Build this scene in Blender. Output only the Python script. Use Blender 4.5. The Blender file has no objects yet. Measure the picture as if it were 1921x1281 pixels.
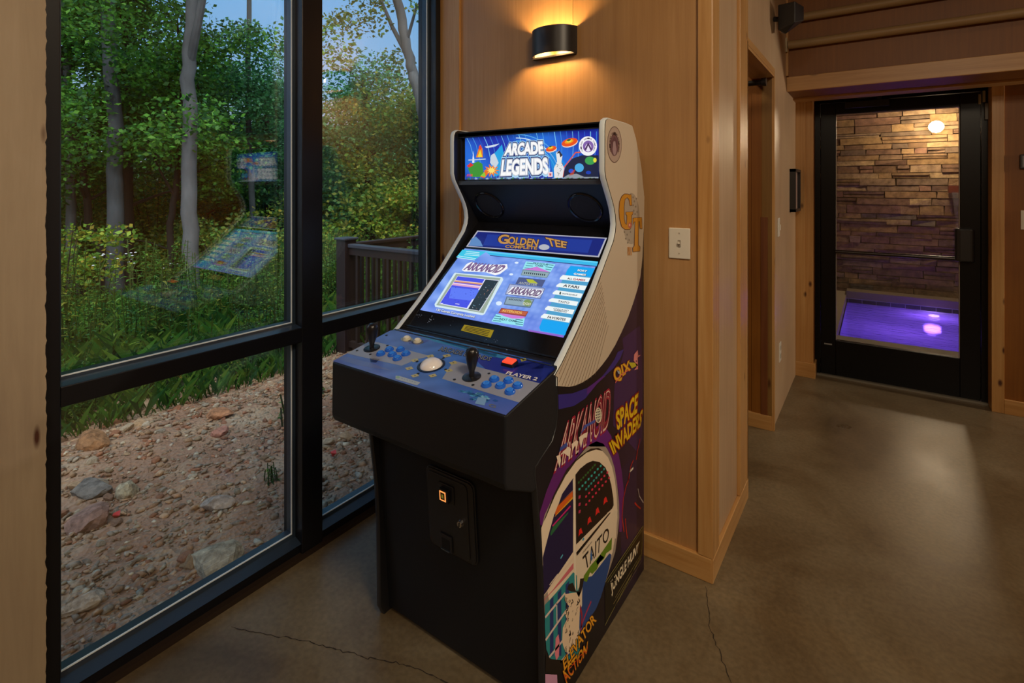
import bpy, bmesh, math, random
import numpy as np
from mathutils import Vector, Matrix

# ------------------------------------------------------------------ camera, sky, lights, exposure
S = bpy.context.scene
COL = S.collection
S.view_settings.view_transform = 'Standard'
S.view_settings.look = 'None'
S.view_settings.gamma = 1.0
S.view_settings.use_curve_mapping = False
S.view_settings.exposure = 0.0
cam_d = bpy.data.cameras.new('camera')
cam_d.sensor_fit = 'HORIZONTAL'; cam_d.sensor_width = 36.0
cam_d.lens = 36.0 * 970.0 / 1921.0
cam_d.shift_y = -(640.5 - 350.0) / 1921.0
cam_d.clip_start = 0.02; cam_d.clip_end = 300
cam = bpy.data.objects.new('camera', cam_d); COL.objects.link(cam)
cam.location = (0, 0, 1.43)
cam.rotation_euler = (math.pi / 2, 0, math.radians(35.0))
S.camera = cam
try:
    S.cycles.use_denoising = True
    S.cycles.max_bounces = 10
    S.cycles.diffuse_bounces = 4
    S.cycles.glossy_bounces = 5
    S.cycles.transparent_max_bounces = 24
    S.cycles.transmission_bounces = 6
    S.cycles.sample_clamp_indirect = 4.0
    S.cycles.caustics_reflective = False
    S.cycles.caustics_refractive = False
except Exception:
    pass

W = bpy.data.worlds.new('sky'); S.world = W; W.use_nodes = True
wn = W.node_tree; wn.nodes.clear()
wo = wn.nodes.new('ShaderNodeOutputWorld'); wb = wn.nodes.new('ShaderNodeBackground')
tc = wn.nodes.new('ShaderNodeTexCoord'); sp = wn.nodes.new('ShaderNodeSeparateXYZ'); rp = wn.nodes.new('ShaderNodeValToRGB')
wn.links.new(tc.outputs['Generated'], sp.inputs[0]); wn.links.new(sp.outputs['Z'], rp.inputs[0])
wn.links.new(rp.outputs[0], wb.inputs[0]); wn.links.new(wb.outputs[0], wo.inputs[0])
e = rp.color_ramp.elements
e[0].position = 0.0; e[0].color = (0.50, 0.54, 0.66, 1)
e[1].position = 0.9; e[1].color = (0.16, 0.34, 0.62, 1)
m_ = rp.color_ramp.elements.new(0.22); m_.color = (0.26, 0.48, 0.80, 1)
m_ = rp.color_ramp.elements.new(0.40); m_.color = (0.17, 0.45, 0.86, 1)
wb.inputs[1].default_value = 1.2

def area_lamp(name, loc, target, size, energy, color, spread=180):
    d = bpy.data.lights.new(name, 'AREA'); d.size = size; d.energy = energy; d.color = color
    d.spread = math.radians(spread)
    o = bpy.data.objects.new(name, d); COL.objects.link(o); o.location = loc
    v = Vector(target) - Vector(loc); o.rotation_euler = v.to_track_quat('-Z', 'Y').to_euler()
    return o
# soft afterglow of the evening sky over the house
sd = bpy.data.lights.new('evening_sky_glow', 'SUN'); sd.energy = 5.5; sd.angle = math.radians(70); sd.color = (1.0, .96, .86)
so = bpy.data.objects.new('evening_sky_glow', sd); COL.objects.link(so); so.rotation_euler = Vector((-.5, .35, -.8)).to_track_quat('-Z', 'Y').to_euler()
# warm ceiling lamps of the room, out of the frame overhead
area_lamp('ceiling_lamp_light', (0.75, 0.25, 2.9), (0.2, 0.9, 0), 0.5, 38.0, (1.0, 0.80, 0.56))
area_lamp('ceiling_lamp_light', (-0.35, -0.7, 2.9), (-0.6, 0.2, 0), 0.3, 7.0, (1.0, 0.80, 0.56))
area_lamp('ceiling_lamp_light', (1.3, 3.2, 2.9), (1.2, 3.0, 0), 0.3, 2.0, (1.0, 0.74, 0.46))
area_lamp('ceiling_lamp_light', (1.9, -1.6, 2.9), (1.6, -1.6, 0), 0.5, 40.0, (1.0, 0.80, 0.58))
area_lamp('hall_fill_light', (3.4, 4.37, 1.8), (-.48, 4.2, 1.2), 0.14, 46.0, (1.0, 0.84, 0.66))  # unseen fill light added down the hall to brighten the pier's side face
# light in the alcove behind the doorway
area_lamp('alcove_lamp_light', (-1.2, 2.7, 2.85), (-1.0, 2.9, 0), 0.3, 7.0, (1.0, 0.78, 0.5))

# ------------------------------------------------------------------ helpers
def lin(c):
    if isinstance(c, str):
        c = [int(c[i:i + 2], 16) / 255 for i in (0, 2, 4)]
        c = [x / 12.92 if x <= .04045 else ((x + .055) / 1.055) ** 2.4 for x in c]
    return tuple(c[:3])

def tag(o, label=None, cat=None, group=None, kind=None):
    if label: o['label'] = label
    if cat: o['category'] = cat
    if group: o['group'] = group
    if kind: o['kind'] = kind
    return o

def empty(name, loc, label, cat, group=None, kind=None):
    o = bpy.data.objects.new(name, None); o.empty_display_size = .1
    COL.objects.link(o); o.location = loc
    return tag(o, label, cat, group, kind)

def origin_of(p):
    v = Vector((0, 0, 0))
    while p is not None:
        v += Vector(p.location); p = p.parent
    return v

def link_mesh(name, me, parent=None):
    o = bpy.data.objects.new(name, me); COL.objects.link(o)
    if parent is not None: o.parent = parent
    return o

def mesh_obj(name, verts, faces, mat, parent=None, smooth=False, bevel=0, mats=None, fm=None, local=False, bseg=2):
    off = Vector((0, 0, 0)) if local else origin_of(parent)
    me = bpy.data.meshes.new(name)
    me.from_pydata([(v[0] - off.x, v[1] - off.y, v[2] - off.z) for v in verts], [], faces)
    if mats:
        for m in mats: me.materials.append(m)
        if fm: me.polygons.foreach_set('material_index', fm)
    elif mat: me.materials.append(mat)
    if smooth: me.polygons.foreach_set('use_smooth', [True] * len(me.polygons))
    me.validate(); me.update()
    bm = bmesh.new(); bm.from_mesh(me); bmesh.ops.recalc_face_normals(bm, faces=bm.faces); bm.to_mesh(me); bm.free()
    o = link_mesh(name, me, parent)
    if bevel:
        b = o.modifiers.new('bevel', 'BEVEL'); b.width = bevel; b.segments = bseg; b.limit_method = 'ANGLE'
    if smooth:
        me.set_sharp_from_angle(angle=math.radians(38))
    return o

class MB:
    def __init__(s): s.v = []; s.f = []
    def add(s, v, f):
        n = len(s.v); s.v += [tuple(x) for x in v]; s.f += [tuple(n + i for i in q) for q in f]; return s
    def box(s, x0, x1, y0, y1, z0, z1):
        return s.add([(x0, y0, z0), (x1, y0, z0), (x1, y1, z0), (x0, y1, z0), (x0, y0, z1), (x1, y0, z1), (x1, y1, z1), (x0, y1, z1)],
                     [(0, 3, 2, 1), (4, 5, 6, 7), (0, 1, 5, 4), (1, 2, 6, 5), (2, 3, 7, 6), (3, 0, 4, 7)])
    def prism_x(s, prof, x0, x1):      # profile of (y,z)
        n = len(prof)
        v = [(x0, a, b) for a, b in prof] + [(x1, a, b) for a, b in prof]
        return s.add(v, [tuple(range(n)), tuple(range(2 * n - 1, n - 1, -1))] + [(i, (i + 1) % n, n + (i + 1) % n, n + i) for i in range(n)])
    def prism_z(s, prof, z0, z1):
        n = len(prof)
        v = [(a, b, z0) for a, b in prof] + [(a, b, z1) for a, b in prof]
        return s.add(v, [tuple(range(n)), tuple(range(2 * n - 1, n - 1, -1))] + [(i, (i + 1) % n, n + (i + 1) % n, n + i) for i in range(n)])
    def lathe(s, prof, M=None, n=24):    # profile (r,h) along local z, M matrix
        M = M or Matrix.Identity(4); k = len(prof); v = []; f = []
        for r, h in prof:
            for i in range(n):
                a = 2 * math.pi * i / n; v.append(M @ Vector((r * math.cos(a), r * math.sin(a), h)))
        for j in range(k - 1):
            for i in range(n): f.append((j * n + i, j * n + (i + 1) % n, (j + 1) * n + (i + 1) % n, (j + 1) * n + i))
        f.append(tuple(range(n - 1, -1, -1))); f.append(tuple(range((k - 1) * n, k * n)))
        return s.add(v, f)
    def tube(s, pts, rad, n=8):
        pts = [Vector(p) for p in pts]; k = len(pts)
        if not hasattr(rad, '__len__'): rad = [rad] * k
        v = []; f = []; u = None
        for i in range(k):
            d = (pts[min(i + 1, k - 1)] - pts[max(i - 1, 0)]).normalized()
            if u is None: u = d.orthogonal().normalized()
            u = (u - d * u.dot(d)).normalized(); w = d.cross(u)
            for j in range(n):
                a = 2 * math.pi * j / n; v.append(pts[i] + rad[i] * (math.cos(a) * u + math.sin(a) * w))
        for i in range(k - 1):
            for j in range(n): f.append((i * n + j, i * n + (j + 1) % n, (i + 1) * n + (j + 1) % n, (i + 1) * n + j))
        f.append(tuple(range(n - 1, -1, -1))); f.append(tuple(range((k - 1) * n, k * n)))
        return s.add(v, f)
    def build(s, name, mat, parent=None, smooth=False, bevel=0, **k):
        return mesh_obj(name, s.v, s.f, mat, parent, smooth, bevel, **k)

def struct(o, name=None):
    o['kind'] = 'structure'; return o

# ------------------------------------------------------------------ materials
MATS = {}
def mat(name, col, rough=.5, metal=0, spec=.5, emit=None, es=0, bump=None, coat=0):
    if name in MATS: return MATS[name]
    m = bpy.data.materials.new(name); m.use_nodes = True; nt = m.node_tree; b = nt.nodes['Principled BSDF']
    b.inputs['Base Color'].default_value = (*lin(col), 1); b.inputs['Roughness'].default_value = rough
    b.inputs['Metallic'].default_value = metal; b.inputs['Specular IOR Level'].default_value = spec
    b.inputs['Coat Weight'].default_value = coat
    if emit: b.inputs['Emission Color'].default_value = (*lin(emit), 1); b.inputs['Emission Strength'].default_value = es
    if bump:
        t = nt.nodes.new('ShaderNodeTexCoord'); n = nt.nodes.new('ShaderNodeTexNoise'); n.inputs['Scale'].default_value = bump[0]; n.inputs['Detail'].default_value = 4
        u = nt.nodes.new('ShaderNodeBump'); u.inputs['Strength'].default_value = bump[1]; u.inputs['Distance'].default_value = bump[2]
        nt.links.new(t.outputs['Object'], n.inputs[0]); nt.links.new(n.outputs[0], u.inputs['Height']); nt.links.new(u.outputs[0], b.inputs['Normal'])
    MATS[name] = m; return m

def ramp(nt, stops):
    r = nt.nodes.new('ShaderNodeValToRGB'); el = r.color_ramp.elements
    el[0].position, el[0].color = stops[0][0], (*lin(stops[0][1]), 1)
    el[1].position, el[1].color = stops[-1][0], (*lin(stops[-1][1]), 1)
    for p, c in stops[1:-1]:
        q = el.new(p); q.color = (*lin(c), 1)
    return r

def wood(name, cols, scale, rough=.45, knots=None, seed=0.0, blotch=.5):
    """scale: noise scale per axis, small along the grain"""
    m = bpy.data.materials.new(name); m.use_nodes = True; nt = m.node_tree; N = nt.nodes; L = nt.links; b = N['Principled BSDF']
    tc = N.new('ShaderNodeTexCoord'); mp = N.new('ShaderNodeMapping'); mp.inputs['Scale'].default_value = scale; mp.inputs['Location'].default_value = (seed, seed * .7, seed * 1.3)
    n1 = N.new('ShaderNodeTexNoise'); n1.inputs['Scale'].default_value = 1; n1.inputs['Detail'].default_value = 6; n1.inputs['Roughness'].default_value = .65; n1.inputs['Distortion'].default_value = .4
    L.new(tc.outputs['Object'], mp.inputs[0]); L.new(mp.outputs[0], n1.inputs[0])
    n2 = N.new('ShaderNodeTexNoise'); n2.inputs['Scale'].default_value = 1.9; n2.inputs['Detail'].default_value = 3; L.new(tc.outputs['Object'], n2.inputs[0])
    mx = N.new('ShaderNodeMix'); mx.inputs[0].default_value = blotch * .6
    L.new(n1.outputs[0], mx.inputs[2]); L.new(n2.outputs[0], mx.inputs[3])
    r = ramp(nt, [(.30, cols[0]), (.5, cols[1]), (.70, cols[2])]); L.new(mx.outputs[0], r.inputs[0]); out = r.outputs[0]
    if knots:
        mk = N.new('ShaderNodeMapping'); mk.inputs['Scale'].default_value = knots; mk.inputs['Location'].default_value = (seed + 3.1, seed + 1.7, seed)
        vo = N.new('ShaderNodeTexVoronoi'); vo.inputs['Scale'].default_value = 1; L.new(tc.outputs['Object'], mk.inputs[0]); L.new(mk.outputs[0], vo.inputs[0])
        kr = N.new('ShaderNodeMapRange'); kr.inputs[1].default_value = .05; kr.inputs[2].default_value = .13; kr.inputs[3].default_value = 1; kr.inputs[4].default_value = 0
        L.new(vo.outputs['Distance'], kr.inputs[0]); mk2 = N.new('ShaderNodeMix'); mk2.data_type = 'RGBA'; mk2.inputs[7].default_value = (*lin('4a2410'), 1)
        L.new(kr.outputs[0], mk2.inputs[0]); L.new(out, mk2.inputs[6]); out = mk2.outputs[2]
    L.new(out, b.inputs['Base Color']); b.inputs['Roughness'].default_value = rough
    bu = N.new('ShaderNodeBump'); bu.inputs['Strength'].default_value = .12; bu.inputs['Distance'].default_value = .002; L.new(n1.outputs[0], bu.inputs['Height']); L.new(bu.outputs[0], b.inputs['Normal'])
    return m

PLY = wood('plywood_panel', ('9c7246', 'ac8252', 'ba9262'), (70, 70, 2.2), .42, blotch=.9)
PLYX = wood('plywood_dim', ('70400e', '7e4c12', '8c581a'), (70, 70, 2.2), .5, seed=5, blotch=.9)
PINE_V = wood('pine_upright', ('a4743c', 'b98b52', 'c8a068'), (38, 38, 1.3), .4, knots=(9, 9, 4.4), seed=2)
PINE_X = wood('pine_along_x', ('a4743c', 'b98b52', 'c8a068'), (1.3, 38, 38), .4, knots=(3.0, 9, 9), seed=4)
PINE_Y = wood('pine_along_y', ('a87a44', 'bd9058', 'cca46c'), (38, 1.3, 38), .4, knots=(9, 3.0, 9), seed=6)
TIMBER = wood('timber_post', ('92806a', 'a6947a', 'b4a28a'), (30, 30, 2.2), .75, knots=(15, 15, 3.6), seed=9, blotch=1.0)
REDWOOD = wood('stained_board', ('5a3018', '70401f', '80502c'), (38, 38, 1.3), .5, seed=12)

def col_mat(name, emission=0.0, rough=.35, translucent=0.0, gain=1.0, bump=0, spec=.4):
    m = bpy.data.materials.new(name); m.use_nodes = True; nt = m.node_tree; N = nt.nodes; L = nt.links; b = N['Principled BSDF']
    a = N.new('ShaderNodeVertexColor'); a.layer_name = 'Col'
    b.inputs['Roughness'].default_value = rough; b.inputs['Specular IOR Level'].default_value = spec
    if emission:
        b.inputs['Base Color'].default_value = (.01, .01, .012, 1)
        L.new(a.outputs[0], b.inputs['Emission Color']); b.inputs['Emission Strength'].default_value = emission
    else:
        L.new(a.outputs[0], b.inputs['Base Color'])
    if translucent:
        t = N.new('ShaderNodeBsdfTranslucent'); L.new(a.outputs[0], t.inputs[0]); mx = N.new('ShaderNodeMixShader'); mx.inputs[0].default_value = translucent
        L.new(b.outputs[0], mx.inputs[1]); L.new(t.outputs[0], mx.inputs[2]); L.new(mx.outputs[0], N['Material Output'].inputs[0])
    if bump:
        t = N.new('ShaderNodeTexCoord'); n = N.new('ShaderNodeTexNoise'); n.inputs['Scale'].default_value = bump; n.inputs['Detail'].default_value = 5
        u = N.new('ShaderNodeBump'); u.inputs['Strength'].default_value = .6; u.inputs['Distance'].default_value = .01
        L.new(t.outputs['Object'], n.inputs[0]); L.new(n.outputs[0], u.inputs['Height']); L.new(u.outputs[0], b.inputs['Normal'])
        n2 = N.new('ShaderNodeTexNoise'); n2.inputs['Scale'].default_value = bump * .45; n2.inputs['Detail'].default_value = 7; n2.inputs['Roughness'].default_value = .7; L.new(t.outputs['Object'], n2.inputs[0])
        r2 = ramp(nt, [(.32, (.42, .38, .34)), (.5, (.95, .93, .9)), (.66, (1.35, 1.32, 1.25))]); L.new(n2.outputs[0], r2.inputs[0])
        mm = N.new('ShaderNodeMix'); mm.data_type = 'RGBA'; mm.blend_type = 'MULTIPLY'; mm.inputs[0].default_value = 1; L.new(a.outputs[0], mm.inputs[6]); L.new(r2.outputs[0], mm.inputs[7]); L.new(mm.outputs[2], b.inputs['Base Color'])
    return m

def glass_mat(name, tint=(.985, .995, .99), rough=0.0, ior=1.7):
    m = bpy.data.materials.new(name); m.use_nodes = True; nt = m.node_tree; N = nt.nodes; L = nt.links; N.remove(N['Principled BSDF'])
    f = N.new('ShaderNodeFresnel'); ge = N.new('ShaderNodeNewGeometry'); mr = N.new('ShaderNodeMapRange'); mr.inputs[3].default_value = ior; mr.inputs[4].default_value = 1 / ior
    L.new(ge.outputs['Backfacing'], mr.inputs[0]); L.new(mr.outputs[0], f.inputs[0]); t = N.new('ShaderNodeBsdfTransparent'); t.inputs[0].default_value = (*tint, 1)
    g = N.new('ShaderNodeBsdfGlossy'); g.inputs['Roughness'].default_value = rough; mx = N.new('ShaderNodeMixShader')
    # outward and inward faces alike
    L.new(f.outputs[0], mx.inputs[0]); L.new(t.outputs[0], mx.inputs[1]); L.new(g.outputs[0], mx.inputs[2]); L.new(mx.outputs[0], N['Material Output'].inputs[0])
    return m
GLASS = glass_mat('window_glass')
BLACK = mat('black_laminate', (.009, .0105, .014), .42, spec=.3, bump=(380, .25, .001))
BLACKG = mat('black_gloss', (.008, .008, .01), .12)
BLACKP = mat('black_plastic', (.014, .014, .016), .35)
WHITEP = mat('white_plastic', 'd8d4c8', .4)
FRAME = mat('black_anodised_frame', (.006, .006, .008), .36, spec=.4)
FRAMEB = mat('frame_bead', (.022, .036, .058), .28, spec=.6)
CHROME = mat('chrome', (.75, .75, .76), .18, metal=1)

# ------------------------------------------------------------------ printed graphics
_tx = {}
def text_geo(s, b=0.0):
    k = (s, b)
    if k in _tx: return _tx[k]
    cu = bpy.data.curves.new('t', 'FONT'); cu.body = s; cu.offset = b; cu.resolution_u = 3; cu.space_character = 1.0
    ob = bpy.data.objects.new('t', cu); COL.objects.link(ob)
    dg = bpy.context.evaluated_depsgraph_get(); dg.update()
    me = bpy.data.meshes.new_from_object(ob.evaluated_get(dg))
    v = [(p.co.x, p.co.y) for p in me.vertices]; f = [tuple(p.vertices) for p in me.polygons]
    bpy.data.objects.remove(ob); bpy.data.curves.remove(cu); bpy.data.meshes.remove(me)
    if b == 0.0: bb = (min(p[0] for p in v), max(p[0] for p in v), 0.0 if not any(c.islower() for c in s) else -.15, max(p[1] for p in v))
    else: bb = text_geo(s, 0.0)[2]
    _tx[k] = (v, f, bb); return _tx[k]

class Art:
    """flat print: polygons in panel coordinates, one colour each"""
    def __init__(s, frame, gain=(1, 1, 1), notext=False): s.fr = frame; s.v = []; s.f = []; s.c = []; s.gain = gain; s.notext = notext
    def poly(s, pts, col, lay, cols=None):
        n = len(s.v); s.v += [s.fr(a, b, lay) for a, b in pts]; s.f.append(tuple(range(n, n + len(pts))))
        s.c += cols if cols else [s.shade(col)] * len(pts)
    def shade(s, col): return tuple(min(.95, c * g) for c, g in zip(lin(col), s.gain))
    def line(s, pts, w, col, lay):
        for i in range(len(pts) - 1):
            (a, b), (c, d) = pts[i], pts[i + 1]; l = math.hypot(c - a, d - b) or 1; nx, ny = -(d - b) / l * w / 2, (c - a) / l * w / 2
            s.poly([(a + nx, b + ny), (c + nx, d + ny), (c - nx, d - ny), (a - nx, b - ny)], col, lay)
    def text(s, st, q, col, lay, b):
        v, f, (x0, x1, y0, y1) = text_geo(st, b); TL, TR, BR, BL = q; n = len(s.v)
        for x, y in v:
            u = (x - x0) / (x1 - x0); t = (y - y0) / (y1 - y0)
            s.v.append(s.fr(*[(1 - u) * (1 - t) * BL[k] + u * (1 - t) * BR[k] + u * t * TR[k] + (1 - u) * t * TL[k] for k in (0, 1)], lay))
        c = s.shade(col)
        for q_ in f: s.f.append(tuple(n + i for i in q_)); s.c += [c] * len(q_)
    def arc(s, st, c, r, h, col, lay):
        k = len(st)
        for i, ch in enumerate(st):
            if ch == ' ': continue
            a = math.radians(215 - 250 * i / (k - 1)); w = h * .42
            u = (math.cos(a), math.sin(a)); t = (u[1], -u[0])
            P = lambda du, dr: (c[0] + u[0] * (r + dr) + t[0] * du, c[1] + u[1] * (r + dr) + t[1] * du)
            s.text(ch, [P(-w, h / 2), P(w, h / 2), P(w, -h / 2), P(-w, -h / 2)], col, lay, .03)
    def grid(s, q, nu, nv, fn, lay=0):
        TL, TR, BR, BL = q
        n = len(s.v)
        P = lambda u, t: [(1 - u) * (1 - t) * BL[k] + u * (1 - t) * BR[k] + u * t * TR[k] + (1 - u) * t * TL[k] for k in (0, 1)]
        for j in range(nv + 1):
            for i in range(nu + 1): s.v.append(s.fr(*P(i / nu, j / nv), lay))
        for j in range(nv):
            for i in range(nu):
                s.f.append((n + j * (nu + 1) + i, n + j * (nu + 1) + i + 1, n + (j + 1) * (nu + 1) + i + 1, n + (j + 1) * (nu + 1) + i))
                for du, dv in ((0, 0), (1, 0), (1, 1), (0, 1)): s.c.append(tuple(max(0, min(.95, x * g)) for x, g in zip(lin(fn((i + du) / nu, (j + dv) / nv)), s.gain)))
    def items(s, L):
        for it in L:
            if it[0] == 'p': s.poly(it[3], it[2], it[1])
            elif it[0] == 'l': s.line(it[4], it[3], it[2], it[1])
            elif it[0] == 't' and not s.notext: s.text(it[3], it[4], it[2], it[1], it[5])
            elif it[0] == 'arc' and not s.notext: s.arc(it[3], it[4], it[5], it[6], it[2], it[1])
        return s
    def build(s, name, m, parent):
        off = origin_of(parent)
        me = bpy.data.meshes.new(name); me.from_pydata([(a - off.x, b - off.y, c - off.z) for a, b, c in s.v], [], s.f)
        ca = me.color_attributes.new('Col', 'FLOAT_COLOR', 'CORNER')
        ca.data.foreach_set('color', np.array([(*c, 1) for c in s.c], dtype=np.float32).ravel())
        me.materials.append(m); me.update(); return link_mesh(name, me, parent)

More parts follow.
